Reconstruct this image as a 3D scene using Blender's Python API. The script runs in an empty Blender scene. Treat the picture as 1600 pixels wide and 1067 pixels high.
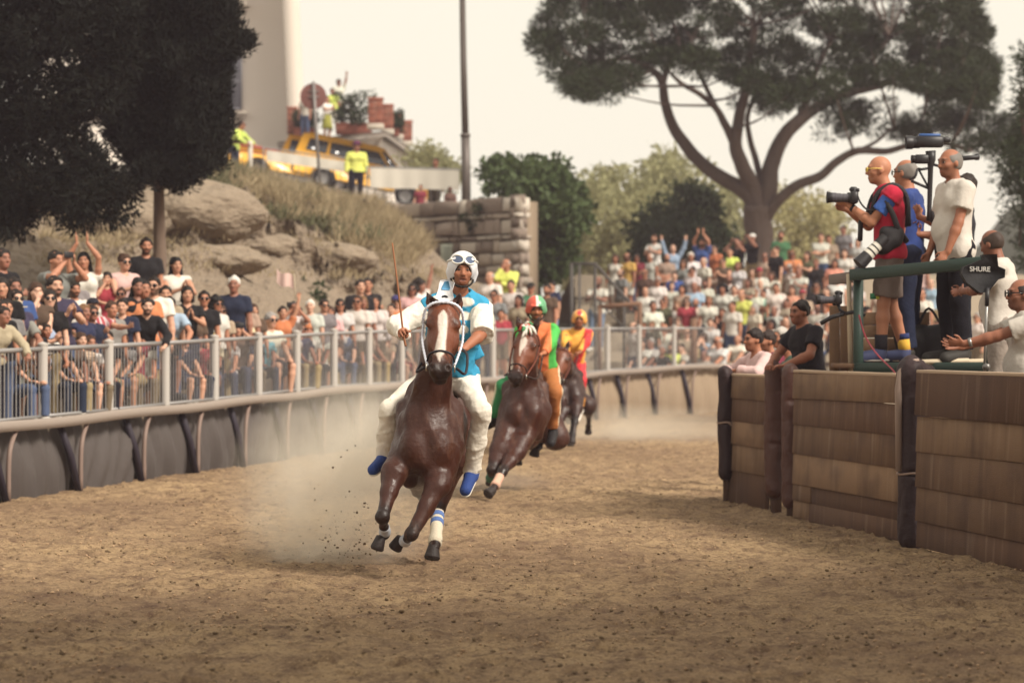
import bpy, math, random
import numpy as np
from mathutils import Vector, Matrix

# ------------------------------------------------------------------ camera, world, sun, exposure
SC = bpy.context.scene
COL = SC.collection
F = 1600 * 100.0 / 36.0            # focal length in pixels of the 1600 px photograph
CAMH = 1.7


def at(px, py, Y):
    """A point of the place from where it shows in the photograph and its distance."""
    s = F / Y
    return np.array([(px - 800.0) / s, Y, CAMH - (py - 533.5) / s])


cam_data = bpy.data.cameras.new('camera')
cam_data.lens = 100.0
cam_data.sensor_width = 36.0
cam_data.clip_start = 0.1
cam_data.clip_end = 3000.0
cam_data.dof.use_dof = True
cam_data.dof.focus_distance = 20.7
cam_data.dof.aperture_fstop = 2.5
cam_data.dof.aperture_blades = 9
cam = bpy.data.objects.new('camera', cam_data)
COL.objects.link(cam)
cam.location = (0, 0, CAMH)
cam.rotation_euler = (math.radians(90), 0, 0)
SC.camera = cam

SUN_EL, SUN_AZ = math.radians(40), math.radians(128)    # behind the camera to its right, high and hazy
world = bpy.data.worlds.new('World')
SC.world = world
world.use_nodes = True
wn = world.node_tree
wn.nodes.clear()
sky = wn.nodes.new('ShaderNodeTexSky')
sky.sky_type = 'NISHITA'
sky.sun_disc = False
sky.sun_elevation = SUN_EL
sky.sun_rotation = SUN_AZ
sky.air_density = 1.0
sky.dust_density = 6.0
sky.ozone_density = 0.3
mixn = wn.nodes.new('ShaderNodeMix')
mixn.data_type = 'RGBA'
mixn.inputs[0].default_value = 0.86
mixn.inputs[7].default_value = (12.6, 11.7, 9.8, 1)
bg = wn.nodes.new('ShaderNodeBackground')
bg.inputs['Strength'].default_value = 0.077
wo = wn.nodes.new('ShaderNodeOutputWorld')
wn.links.new(sky.outputs[0], mixn.inputs[6])
wn.links.new(mixn.outputs[2], bg.inputs['Color'])
wn.links.new(bg.outputs[0], wo.inputs['Surface'])

sun_d = bpy.data.lights.new('sun', 'SUN')
sun_d.energy = 4.5
sun_d.angle = math.radians(16)
sun_d.color = (1.0, 0.92, 0.80)
sun_o = bpy.data.objects.new('sun', sun_d)
COL.objects.link(sun_o)
_sd = Vector((math.sin(SUN_AZ) * math.cos(SUN_EL), math.cos(SUN_AZ) * math.cos(SUN_EL), math.sin(SUN_EL)))
sun_o.rotation_euler = _sd.to_track_quat('Z', 'Y').to_euler()

SC.view_settings.view_transform = 'Standard'
SC.view_settings.look = 'None'
SC.view_settings.exposure = 0.26
SC.view_settings.gamma = 1.0
SC.view_settings.use_curve_mapping = False
SC.render.engine = 'CYCLES'
SC.cycles.max_bounces = 6
SC.cycles.transparent_max_bounces = 8
SC.cycles.volume_bounces = 2
SC.cycles.use_denoising = True

rng = np.random.default_rng(7)
R = random.Random(11)


# ------------------------------------------------------------------ small helpers
def lin(h):
    """#rrggbb -> linear rgb"""
    h = h.lstrip('#')
    out = []
    for i in (0, 2, 4):
        c = int(h[i:i + 2], 16) / 255.0
        out.append(c / 12.92 if c <= 0.04045 else ((c + 0.055) / 1.055) ** 2.4)
    return tuple(out)


def nrm(v):
    v = np.asarray(v, float)
    n = np.linalg.norm(v)
    return v / n if n > 1e-9 else np.array([0.0, 0.0, 1.0])


def V(*a):
    return np.array(a, float)


_mats = {}


def M(name, col=(0.5, 0.5, 0.5), rough=0.7, var=0.0, vscale=6.0, bump=0.0, bscale=30.0, metal=0.0, objcol=False,
      stretch=None, col2=None, spec=0.35, sheen=0.0, bdist=0.02, coat=0.0, detail=5.0):
    """Procedural material: a base colour (or the object's own colour) with noise variation and bump."""
    if name in _mats:
        return _mats[name]
    m = bpy.data.materials.new(name)
    m.use_nodes = True
    nt = m.node_tree
    b = nt.nodes['Principled BSDF']
    b.inputs['Roughness'].default_value = rough
    b.inputs['Metallic'].default_value = metal
    b.inputs['Specular IOR Level'].default_value = spec
    if sheen:
        b.inputs['Sheen Weight'].default_value = sheen
    if coat:
        b.inputs['Coat Weight'].default_value = coat
    tc = nt.nodes.new('ShaderNodeTexCoord')
    oi = nt.nodes.new('ShaderNodeObjectInfo')
    va = nt.nodes.new('ShaderNodeVectorMath')           # every object its own piece of the pattern
    va.operation = 'MULTIPLY_ADD'
    va.inputs[0].default_value = (17.0, 23.0, 11.0)
    nt.links.new(oi.outputs['Random'], va.inputs[1])
    nt.links.new(tc.outputs['Object'], va.inputs[2])
    src = va.outputs[0]
    if stretch:
        mp = nt.nodes.new('ShaderNodeMapping')
        mp.inputs['Scale'].default_value = stretch
        nt.links.new(src, mp.inputs['Vector'])
        src = mp.outputs['Vector']
    base = None
    if objcol:
        base = oi.outputs['Color']
    if var or col2:
        n = nt.nodes.new('ShaderNodeTexNoise')
        n.inputs['Scale'].default_value = vscale
        n.inputs['Detail'].default_value = detail
        n.inputs['Roughness'].default_value = 0.62
        nt.links.new(src, n.inputs['Vector'])
        cr = nt.nodes.new('ShaderNodeValToRGB')
        cr.color_ramp.elements[0].position = 0.3
        cr.color_ramp.elements[1].position = 0.7
        if col2:
            cr.color_ramp.elements[0].color = (*col, 1)
            cr.color_ramp.elements[1].color = (*col2, 1)
            out = cr.outputs[0]
        else:
            lo, hi = 1 - var, 1 + var
            cr.color_ramp.elements[0].color = (lo, lo, lo, 1)
            cr.color_ramp.elements[1].color = (hi, hi, hi, 1)
            mx = nt.nodes.new('ShaderNodeMix')
            mx.data_type = 'RGBA'
            mx.blend_type = 'MULTIPLY'
            mx.inputs[0].default_value = 1
            if base is not None:
                nt.links.new(base, mx.inputs[6])
            else:
                mx.inputs[6].default_value = (*col, 1)
            nt.links.new(cr.outputs[0], mx.inputs[7])
            out = mx.outputs[2]
        nt.links.new(out, b.inputs['Base Color'])
    elif base is not None:
        nt.links.new(base, b.inputs['Base Color'])
    else:
        b.inputs['Base Color'].default_value = (*col, 1)
    if bump:
        n2 = nt.nodes.new('ShaderNodeTexNoise')
        n2.inputs['Scale'].default_value = bscale
        n2.inputs['Detail'].default_value = 4
        nt.links.new(src, n2.inputs['Vector'])
        bp = nt.nodes.new('ShaderNodeBump')
        bp.inputs['Strength'].default_value = bump
        bp.inputs['Distance'].default_value = bdist
        nt.links.new(n2.outputs['Fac'], bp.inputs['Height'])
        nt.links.new(bp.outputs[0], b.inputs['Normal'])
    _mats[name] = m
    return m


def feat_mat(name, dark, mid, white, rough=0.55, var=0.12, vscale=9.0, objcol=False, col=(0.4, 0.25, 0.18), spec=0.3, bump=0.0, bscale=60,
             stretch=None):
    """Base colour (or object colour) with the marks carried on the mesh: r -> dark, g -> mid, b -> white."""
    if name in _mats:
        return _mats[name]
    m = M(name, col, rough, var, vscale, bump, bscale, objcol=objcol, spec=spec, stretch=stretch)
    nt = m.node_tree
    b = nt.nodes['Principled BSDF']
    old = b.inputs['Base Color'].links[0].from_socket
    at_ = nt.nodes.new('ShaderNodeAttribute')
    at_.attribute_name = 'feat'
    sp = nt.nodes.new('ShaderNodeSeparateColor')
    nt.links.new(at_.outputs['Color'], sp.inputs[0])
    for i, c in enumerate((mid, dark, white)):
        mx = nt.nodes.new('ShaderNodeMix')
        mx.data_type = 'RGBA'
        nt.links.new(sp.outputs[(1, 0, 2)[i]], mx.inputs[0])
        nt.links.new(old, mx.inputs[6])
        mx.inputs[7].default_value = (*c, 1)
        old = mx.outputs[2]
    nt.links.new(old, b.inputs['Base Color'])
    return m


def tag(o, label=None, cat=None, group=None, kind=None):
    if label:
        o['label'] = label
    if cat:
        o['category'] = cat
    if group:
        o['group'] = group
    if kind:
        o['kind'] = kind
    return o


def empty(name, loc=(0, 0, 0), rz=0.0, label=None, cat=None, group=None, kind=None):
    o = bpy.data.objects.new(name, None)
    COL.objects.link(o)
    o.location = loc
    o.rotation_euler = (0, 0, rz)
    o.empty_display_size = 0.1
    return tag(o, label, cat, group, kind)


def link(name, me, mat=None, parent=None, color=None, loc=None):
    o = bpy.data.objects.new(name, me)
    COL.objects.link(o)
    if mat is not None:
        if not me.materials:
            me.materials.append(mat)
        else:
            o.material_slots[0].link = 'OBJECT'
            o.material_slots[0].material = mat
    if parent is not None:
        o.parent = parent
    if color is not None:
        o.color = (*color[:3], 1)
    if loc is not None:
        o.location = loc
    return o


def np_mesh(name, v, quads=None, tris=None, smooth=False, mi=None, feat=None):
    """Mesh from numpy arrays of vertices and quads and/or triangles."""
    me = bpy.data.meshes.new(name)
    v = np.asarray(v, np.float32).reshape(-1, 3)
    q = np.zeros((0, 4), np.int32) if quads is None else np.asarray(quads, np.int32).reshape(-1, 4)
    t = np.zeros((0, 3), np.int32) if tris is None else np.asarray(tris, np.int32).reshape(-1, 3)
    me.vertices.add(len(v))
    me.vertices.foreach_set('co', v.ravel())
    me.loops.add(q.size + t.size)
    me.loops.foreach_set('vertex_index', np.concatenate([q.ravel(), t.ravel()]).astype(np.int32))
    n = len(q) + len(t)
    me.polygons.add(n)
    st = np.concatenate([np.arange(len(q)) * 4, q.size + np.arange(len(t)) * 3]).astype(np.int32)
    me.polygons.foreach_set('loop_start', st)
    me.polygons.foreach_set('loop_total', np.concatenate([np.full(len(q), 4), np.full(len(t), 3)]).astype(np.int32))
    if smooth:
        me.polygons.foreach_set('use_smooth', np.ones(n, bool))
    if mi is not None:
        me.polygons.foreach_set('material_index', np.asarray(mi, np.int32))
    if feat is not None:
        a = me.color_attributes.new('feat', 'FLOAT_COLOR', 'POINT')
        f4 = np.ones((len(v), 4), np.float32)
        f4[:, :3] = feat
        a.data.foreach_set('color', f4.ravel())
    me.update(calc_edges=True)
    return me


# ------------------------------------------------------------------ hard-surface builder
class MB:
    def __init__(self):
        self.v, self.q, self.t = [], [], []
        self.n = 0

    def add(self, v, q=None, t=None):
        v = np.asarray(v, float).reshape(-1, 3)
        if q is not None and len(q):
            self.q.append(np.asarray(q, int).reshape(-1, 4) + self.n)
        if t is not None and len(t):
            self.t.append(np.asarray(t, int).reshape(-1, 3) + self.n)
        self.v.append(v)
        self.n += len(v)
        return self

    def box(self, c, size, X=None, Z=None, bev=0.0):
        """Box of given size centred at c; X and Z give its axes; bev chamfers the edges."""
        X = nrm(X) if X is not None else V(1, 0, 0)
        Z = nrm(Z) if Z is not None else V(0, 0, 1)
        Y = nrm(np.cross(Z, X))
        Z = np.cross(X, Y)
        A = np.stack([X, Y, Z])
        h = np.asarray(size, float) / 2
        if bev <= 0:
            p = np.array([[i, j, k] for i in (-1, 1) for j in (-1, 1) for k in (-1, 1)], float) * h
            q = [(0, 1, 3, 2), (4, 6, 7, 5), (0, 4, 5, 1), (2, 3, 7, 6), (0, 2, 6, 4), (1, 5, 7, 3)]
            return self.add(p @ A + np.asarray(c, float), q)
        b = min(bev, *(h * 0.9))
        pts, idx = [], {}
        for i in (-1, 1):
            for j in (-1, 1):
                for k in (-1, 1):
                    s = np.array([i, j, k], float)
                    for a in range(3):
                        p = s * (h - b)
                        p[a] = s[a] * h[a]
                        idx[(i, j, k, a)] = len(pts)
                        pts.append(p)
        q, t = [], []
        for a in range(3):
            u, w = (a + 1) % 3, (a + 2) % 3
            for s in (-1, 1):
                def key(su, sw):
                    kk = [0, 0, 0]
                    kk[a], kk[u], kk[w] = s, su, sw
                    return idx[(*kk, a)]
                f = [key(-1, -1), key(1, -1), key(1, 1), key(-1, 1)]
                q.append(f if s > 0 else f[::-1])
        for a in range(3):                      # edges along axis a
            u, w = (a + 1) % 3, (a + 2) % 3
            for su in (-1, 1):
                for sw in (-1, 1):
                    def kk(sa, ax):
                        z = [0, 0, 0]
                        z[a], z[u], z[w] = sa, su, sw
                        return idx[(*z, ax)]
                    f = [kk(-1, u), kk(1, u), kk(1, w), kk(-1, w)]
                    q.append(f if su * sw < 0 else f[::-1])
        for i in (-1, 1):
            for j in (-1, 1):
                for k in (-1, 1):
                    f = [idx[(i, j, k, 0)], idx[(i, j, k, 1)], idx[(i, j, k, 2)]]
                    t.append(f if i * j * k > 0 else f[::-1])
        return self.add(np.array(pts) @ A + np.asarray(c, float), q, t)

    def tube(self, pts, rad, seg=8, cap=True, flat=None):
        pts = np.asarray(pts, float)
        n = len(pts)
        rad = np.broadcast_to(np.asarray(rad, float), (n,))
        tan = np.gradient(pts, axis=0)
        tan /= np.linalg.norm(tan, axis=1)[:, None] + 1e-12
        ref = V(0, 0, 1) if abs(tan[0][2]) < 0.9 else V(1, 0, 0)
        u = nrm(np.cross(ref, tan[0]))
        vs = []
        ang = np.linspace(0, 2 * np.pi, seg, endpoint=False)
        for i in range(n):
            u = nrm(u - tan[i] * np.dot(u, tan[i]))
            w = np.cross(tan[i], u)
            vs.append(pts[i] + rad[i] * (np.cos(ang)[:, None] * u + np.sin(ang)[:, None] * w))
        vv = np.concatenate(vs)
        q = []
        for i in range(n - 1):
            for k in range(seg):
                k2 = (k + 1) % seg
                q.append((i * seg + k, i * seg + k2, (i + 1) * seg + k2, (i + 1) * seg + k))
        t = []
        if cap:
            a, b = len(vv), len(vv) + 1
            vv = np.concatenate([vv, pts[:1], pts[-1:]])
            for k in range(seg):
                k2 = (k + 1) % seg
                t.append((a, k2, k))
                t.append((b, (n - 1) * seg + k, (n - 1) * seg + k2))
        return self.add(vv, q, t)

    def cyl(self, a, b, ra, rb=None, seg=16):
        return self.tube([a, b], [ra, ra if rb is None else rb], seg)

    def lathe(self, c, prof, seg=24, Z=None, X=None):
        """prof: (radius, height) pairs about axis Z through c."""
        Z = nrm(Z) if Z is not None else V(0, 0, 1)
        X = nrm(X) if X is not None else (nrm(np.cross(V(0, 1, 0), Z)) if abs(Z[1]) < 0.9 else V(1, 0, 0))
        Y = np.cross(Z, X)
        ang = np.linspace(0, 2 * np.pi, seg, endpoint=False)
        vs = [np.asarray(c, float) + r * (np.cos(ang)[:, None] * X + np.sin(ang)[:, None] * Y) + h * Z for r, h in prof]
        q = [(i * seg + k, i * seg + (k + 1) % seg, (i + 1) * seg + (k + 1) % seg, (i + 1) * seg + k)
             for i in range(len(prof) - 1) for k in range(seg)]
        return self.add(np.concatenate(vs), q)

    def prism(self, poly, Xa, Ya, Na, o, depth):
        """Extrude a 2-D outline (in axes Xa, Ya from o) by depth along Na (fan triangulation by ear clipping)."""
        from mathutils.geometry import tessellate_polygon
        poly = np.asarray(poly, float)
        n = len(poly)
        base = np.asarray(o, float) + poly[:, :1] * np.asarray(Xa, float) + poly[:, 1:2] * np.asarray(Ya, float)
        top = base + np.asarray(Na, float) * depth
        tr = tessellate_polygon([[Vector((p[0], p[1], 0)) for p in poly]])
        t = [tuple(x) for x in tr] + [tuple(i + n for i in x[::-1]) for x in tr]
        q = [(i, (i + 1) % n, (i + 1) % n + n, i + n) for i in range(n)]
        return self.add(np.concatenate([base, top]), q, t)

    def mesh(self, name, smooth=False):
        v = np.concatenate(self.v)
        q = np.concatenate(self.q) if self.q else None
        t = np.concatenate(self.t) if self.t else None
        return np_mesh(name, v, q, t, smooth)

    def build(self, name, mat, parent=None, smooth=False, origin=None, auto=None):
        """Link as one object; its origin at `origin` (world), children given relative to their parent."""
        me_v = np.concatenate(self.v)
        off = np.zeros(3) if origin is None else np.asarray(origin, float)
        self.v = [me_v - off]
        me = self.mesh(name, smooth or auto is not None)
        o = link(name, me, mat, parent)
        if auto is not None:
            me.set_sharp_from_angle(angle=math.radians(auto))
        if parent is None:
            o.location = off
        return o


# ------------------------------------------------------------------ organic builder: smooth union of tapered limbs, meshed by surface nets
def C_(a, b, ra, rb=None, k=0.03, ax=None, f=1.0, flat=0):
    return ('c', np.asarray(a, float), np.asarray(b, float), ra, ra if rb is None else rb, k, None if ax is None else nrm(ax), f, flat)


def E_(c, r, A=None, k=0.03):
    return ('e', np.asarray(c, float), np.asarray(r, float), np.eye(3) if A is None else np.asarray(A, float), k)


def SUB(op, k=0.01):
    return ('s', op, k)


def CLIP(p, n):
    """keep what lies on the negative side of the plane through p with normal n"""
    return ('p', np.asarray(p, float), nrm(n))


def NOISE(amp, freq, seed=0, stretch=(1, 1, 1)):
    return ('n', amp, freq, seed, stretch)


def _bbox(op):
    if op[0] == 'c':
        r = max(op[3], op[4]) * max(1.0, op[7])
        return np.minimum(op[1], op[2]) - r, np.maximum(op[1], op[2]) + r
    if op[0] == 'e':
        e = np.sqrt(((op[3] * op[2][:, None]) ** 2).sum(0))
        return op[1] - e, op[1] + e
    return None


def _dist(op, x, y, z):
    if op[0] == 'c':
        _, a, b, ra, rb, k, ax, f, flat = op
        px, py, pz = x - a[0], y - a[1], z - a[2]
        ab = b - a
        L2 = max(float(ab @ ab), 1e-10)
        tr = (px * ab[0] + py * ab[1] + pz * ab[2]) / np.float32(L2)
        t = np.clip(tr, 0, 1)
        qx, qy, qz = px - t * ab[0], py - t * ab[1], pz - t * ab[2]
        d2 = qx * qx + qy * qy + qz * qz
        if ax is not None and f != 1.0:
            c = qx * ax[0] + qy * ax[1] + qz * ax[2]
            d2 = d2 + c * c * np.float32(1 / (f * f) - 1)
        d = np.sqrt(d2) - (ra + t * (rb - ra))
        L = math.sqrt(L2)
        if flat & 1:
            d = np.maximum(d, -tr * L)
        if flat & 2:
            d = np.maximum(d, (tr - 1) * L)
        return d
    _, c, r, A, k = op
    px, py, pz = x - c[0], y - c[1], z - c[2]
    k0 = 0
    k1 = 0
    for i in range(3):
        q = px * A[i][0] + py * A[i][1] + pz * A[i][2]
        k0 = k0 + (q / r[i]) ** 2
        k1 = k1 + (q / (r[i] * r[i])) ** 2
    k0 = np.sqrt(k0)
    return k0 * (k0 - 1) / (np.sqrt(k1) + 1e-6)


def sdf_mesh(name, ops, h=0.012, featfn=None, smooth_iter=1):
    lo = np.full(3, 1e9)
    hi = np.full(3, -1e9)
    for op in ops:
        bb = _bbox(op)
        if bb is not None:
            lo = np.minimum(lo, bb[0])
            hi = np.maximum(hi, bb[1])
    lo = lo - 4 * h
    n = np.ceil((hi + 4 * h - lo) / h).astype(int) + 1
    g = [(lo[i] + h * np.arange(n[i])).astype(np.float32) for i in range(3)]
    D = np.full(n, 1.0, np.float32)

    def block(bb, m):
        i0 = np.clip(((bb[0] - m - lo) / h).astype(int), 0, n - 1)
        i1 = np.clip(((bb[1] + m - lo) / h).astype(int) + 2, 1, n)
        return tuple(slice(a, b) for a, b in zip(i0, i1))

    def xyz(s):
        return g[0][s[0]][:, None, None], g[1][s[1]][None, :, None], g[2][s[2]][None, None, :]

    for op in ops:
        if op[0] in 'ce':
            k = op[5] if op[0] == 'c' else op[4]
            s = block(_bbox(op), k + 3 * h)
            d2 = _dist(op, *xyz(s))
            d1 = D[s]
            if k > 0:
                hh = np.clip(0.5 + 0.5 * (d1 - d2) / k, 0, 1)
                D[s] = d1 + (d2 - d1) * hh - k * hh * (1 - hh)
            else:
                D[s] = np.minimum(d1, d2)
        elif op[0] == 's':
            k = op[2]
            s = block(_bbox(op[1]), k + 3 * h)
            d2 = -_dist(op[1], *xyz(s))
            d1 = D[s]
            hh = np.clip(0.5 - 0.5 * (d1 - d2) / k, 0, 1)
            D[s] = d1 + (d2 - d1) * hh + k * hh * (1 - hh)
        elif op[0] == 'p':
            x, y, z = g[0][:, None, None], g[1][None, :, None], g[2][None, None, :]
            pl = (x - op[1][0]) * op[2][0] + (y - op[1][1]) * op[2][1] + (z - op[1][2]) * op[2][2]
            np.maximum(D, pl, out=D)
        elif op[0] == 'n':
            idx = np.nonzero(np.abs(D) < 0.06)
            P = np.stack([g[i][idx[i]] for i in range(3)], 1) * np.asarray(op[4], np.float32)
            w_ = wob(P, op[2], op[3])
            D[idx] += (op[1] * (w_ if op[1] > 0 else (1 - np.minimum(1, np.abs(w_) * 1.5)) ** 4)).astype(np.float32)     # negative: fine raised ridges
    S = D < 0
    # cells with a change of sign
    cnt = np.zeros(np.array(n) - 1, np.int8)
    for i in (0, 1):
        for j in (0, 1):
            for k in (0, 1):
                cnt += S[i:n[0] - 1 + i, j:n[1] - 1 + j, k:n[2] - 1 + k]
    act = (cnt > 0) & (cnt < 8)
    ci = np.stack(np.nonzero(act), 1)
    ids = np.full(act.shape, -1, np.int32)
    ids[act] = np.arange(len(ci))
    acc = np.zeros((len(ci), 3), np.float32)
    num = np.zeros(len(ci), np.float32)
    for a in range(3):
        u, w = (a + 1) % 3, (a + 2) % 3
        for su in (0, 1):
            for sw in (0, 1):
                o = np.zeros(3, int)
                o[u], o[w] = su, sw
                p0 = ci + o
                p1 = p0.copy()
                p1[:, a] += 1
                d0 = D[p0[:, 0], p0[:, 1], p0[:, 2]]
                d1 = D[p1[:, 0], p1[:, 1], p1[:, 2]]
                m = (d0 < 0) != (d1 < 0)
                tt = np.where(m, d0 / np.where(m, d0 - d1, 1), 0)
                pos = o[None, :] + np.zeros((len(ci), 3), np.float32)
                pos[:, a] = tt
                acc += pos * m[:, None]
                num += m
    vert = ci + acc / num[:, None]
    quads = []
    for a in range(3):
        u, w = (a + 1) % 3, (a + 2) % 3
        sl0 = [slice(None)] * 3
        sl1 = [slice(None)] * 3
        sl0[a], sl1[a] = slice(0, -1), slice(1, None)
        ch = S[tuple(sl0)] != S[tuple(sl1)]
        e = np.stack(np.nonzero(ch), 1)
        e = e[(e[:, u] > 0) & (e[:, w] > 0) & (e[:, u] < n[u] - 1) & (e[:, w] < n[w] - 1)]
        if not len(e):
            continue
        inside = S[e[:, 0], e[:, 1], e[:, 2]]

        def cell(du, dw):
            c = e.copy()
            c[:, u] += du
            c[:, w] += dw
            return ids[c[:, 0], c[:, 1], c[:, 2]]
        qd = np.stack([cell(-1, -1), cell(0, -1), cell(0, 0), cell(-1, 0)], 1)
        qd[~inside] = qd[~inside][:, ::-1]
        quads.append(qd)
    quads = np.concatenate(quads)
    vert = (lo + vert * h).astype(np.float32)
    for _ in range(smooth_iter):               # light relaxing along the mesh
        s_ = np.zeros_like(vert)
        c_ = np.zeros(len(vert), np.float32)
        for i, j in ((0, 1), (1, 2), (2, 3), (3, 0)):
            for c in range(3):
                s_[:, c] += np.bincount(quads[:, i], vert[quads[:, j], c], len(vert))
                s_[:, c] += np.bincount(quads[:, j], vert[quads[:, i], c], len(vert))
            c_ += np.bincount(quads[:, i], minlength=len(vert)) + np.bincount(quads[:, j], minlength=len(vert))
        vert = vert * 0.6 + 0.4 * s_ / np.maximum(c_, 1)[:, None]
    f = featfn(vert) if featfn else None
    return np_mesh(name, vert, quads, None, True, feat=f)


def wob(P, freq, seed=0):
    """cheap smooth pseudo-noise in about -1..1"""
    r = np.random.default_rng(1000 + seed)
    out = 0
    amp = 0.5
    for o in range(3):
        for _ in range(4):
            d = r.normal(size=3)
            d *= freq * (1.7 ** o) / np.linalg.norm(d)
            out = out + amp * 0.5 * np.sin(P @ d + r.uniform(0, 6.28))
        amp *= 0.6
    return out


def tri_noise(P, freq, seed=0, octs=4, gain=0.5):
    """value noise on a lattice (numpy), about -1..1"""
    P = np.asarray(P, float) * freq
    tot = np.zeros(len(P))
    a = 1.0
    nn = 0.0
    for o in range(octs):
        r = np.random.default_rng(seed * 31 + o)
        perm = r.permutation(256)
        val = r.uniform(-1, 1, 256)
        i = np.floor(P).astype(int)
        f = P - i
        f = f * f * (3 - 2 * f)
        acc = 0
        for dx in (0, 1):
            for dy in (0, 1):
                for dz in (0, 1):
                    hsh = perm[(perm[(perm[(i[:, 0] + dx) & 255] + i[:, 1] + dy) & 255] + i[:, 2] + dz) & 255]
                    wgt = (f[:, 0] if dx else 1 - f[:, 0]) * (f[:, 1] if dy else 1 - f[:, 1]) * (f[:, 2] if dz else 1 - f[:, 2])
                    acc = acc + val[hsh] * wgt
        tot += a * acc
        nn += a
        a *= gain
        P = P * 2.03 + 17.1
    return tot / nn


def catmull(pts, n):
    pts = np.asarray(pts, float)
    P = np.concatenate([2 * pts[:1] - pts[1:2], pts, 2 * pts[-1:] - pts[-2:-1]])
    out = []
    m = len(pts) - 1
    for t in np.linspace(0, m, n):
        i = min(int(t), m - 1)
        f = t - i
        a, b, c, d = P[i], P[i + 1], P[i + 2], P[i + 3]
        out.append(0.5 * ((2 * b) + (c - a) * f + (2 * a - 5 * b + 4 * c - d) * f * f + (3 * b - a - 3 * c + d) * f ** 3))
    return np.array(out)


def sstep(a, b, x):
    t = np.clip((x - a) / (b - a), 0, 1)
    return t * t * (3 - 2 * t)
# ------------------------------------------------------------------ people
SKIN = feat_mat('skin', lin('#1d1512'), lin('#8a4036'), (0.62, 0.58, 0.5), 0.5, 0.16, 9.0, objcol=True, spec=0.3, bump=.15, bscale=160)
HAIR = M('hair', rough=0.62, var=0.35, vscale=30, objcol=True, stretch=(3, 3, 1), spec=0.25)
CLOTH = M('cloth', rough=0.85, var=0.12, vscale=9, bump=0.35, bscale=22, objcol=True, spec=0.15, sheen=0.05)
DENIM = M('denim', rough=0.9, var=0.22, vscale=14, bump=0.3, bscale=40, objcol=True, spec=0.1)
SHOE = M('shoe', rough=0.7, var=0.15, objcol=True)


def stripe_mat(name, ca, cb, scale, axis=2, thick=0.5, soft=0.02):
    """flat printed cloth stripes"""
    if name in _mats:
        return _mats[name]
    m = M(name, ca, 0.85, 0.08, 8, 0.3, 22, spec=0.12)
    nt = m.node_tree
    b = nt.nodes['Principled BSDF']
    old = b.inputs['Base Color'].links[0].from_socket
    tc = nt.nodes.new('ShaderNodeTexCoord')
    sx = nt.nodes.new('ShaderNodeSeparateXYZ')
    nt.links.new(tc.outputs['Object'], sx.inputs[0])
    a = nt.nodes.new('ShaderNodeMath'); a.operation = 'MULTIPLY'; a.inputs[1].default_value = scale
    nt.links.new(sx.outputs[axis], a.inputs[0])
    fr = nt.nodes.new('ShaderNodeMath'); fr.operation = 'FRACT'
    nt.links.new(a.outputs[0], fr.inputs[0])
    gt = nt.nodes.new('ShaderNodeMath'); gt.operation = 'GREATER_THAN'; gt.inputs[1].default_value = thick
    nt.links.new(fr.outputs[0], gt.inputs[0])
    mx = nt.nodes.new('ShaderNodeMix'); mx.data_type = 'RGBA'
    nt.links.new(gt.outputs[0], mx.inputs[0])
    nt.links.new(old, mx.inputs[6])
    mx.inputs[7].default_value = (*cb, 1)
    nt.links.new(mx.outputs[2], b.inputs['Base Color'])
    return m


def frame(f, u=(0, 0, 1)):
    """rows: local x, y (backwards), z for something that looks along f"""
    ey = -nrm(f)
    ez = np.asarray(u, float)
    ez = nrm(ez - ey * (ez @ ey))
    return np.stack([np.cross(ey, ez), ey, ez])


def mat4(rows, o, s=1.0):
    m = Matrix.Identity(4)
    for i in range(3):
        for j in range(3):
            m[i][j] = float(rows[j][i] * s)
        m[i][3] = float(o[i])
    return m


def ik(a, t, l1, l2, hint):
    a, t = np.asarray(a, float), np.asarray(t, float)
    d = t - a
    D = np.linalg.norm(d)
    Dm = min(D, (l1 + l2) * 0.998)
    u = d / max(D, 1e-6)
    t = a + u * Dm
    x = (l1 * l1 - l2 * l2 + Dm * Dm) / (2 * Dm)
    hgt = math.sqrt(max(l1 * l1 - x * x, 0))
    h = np.asarray(hint, float)
    h = nrm(h - u * (h @ u))
    return a + u * x + h * hgt, t


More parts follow.
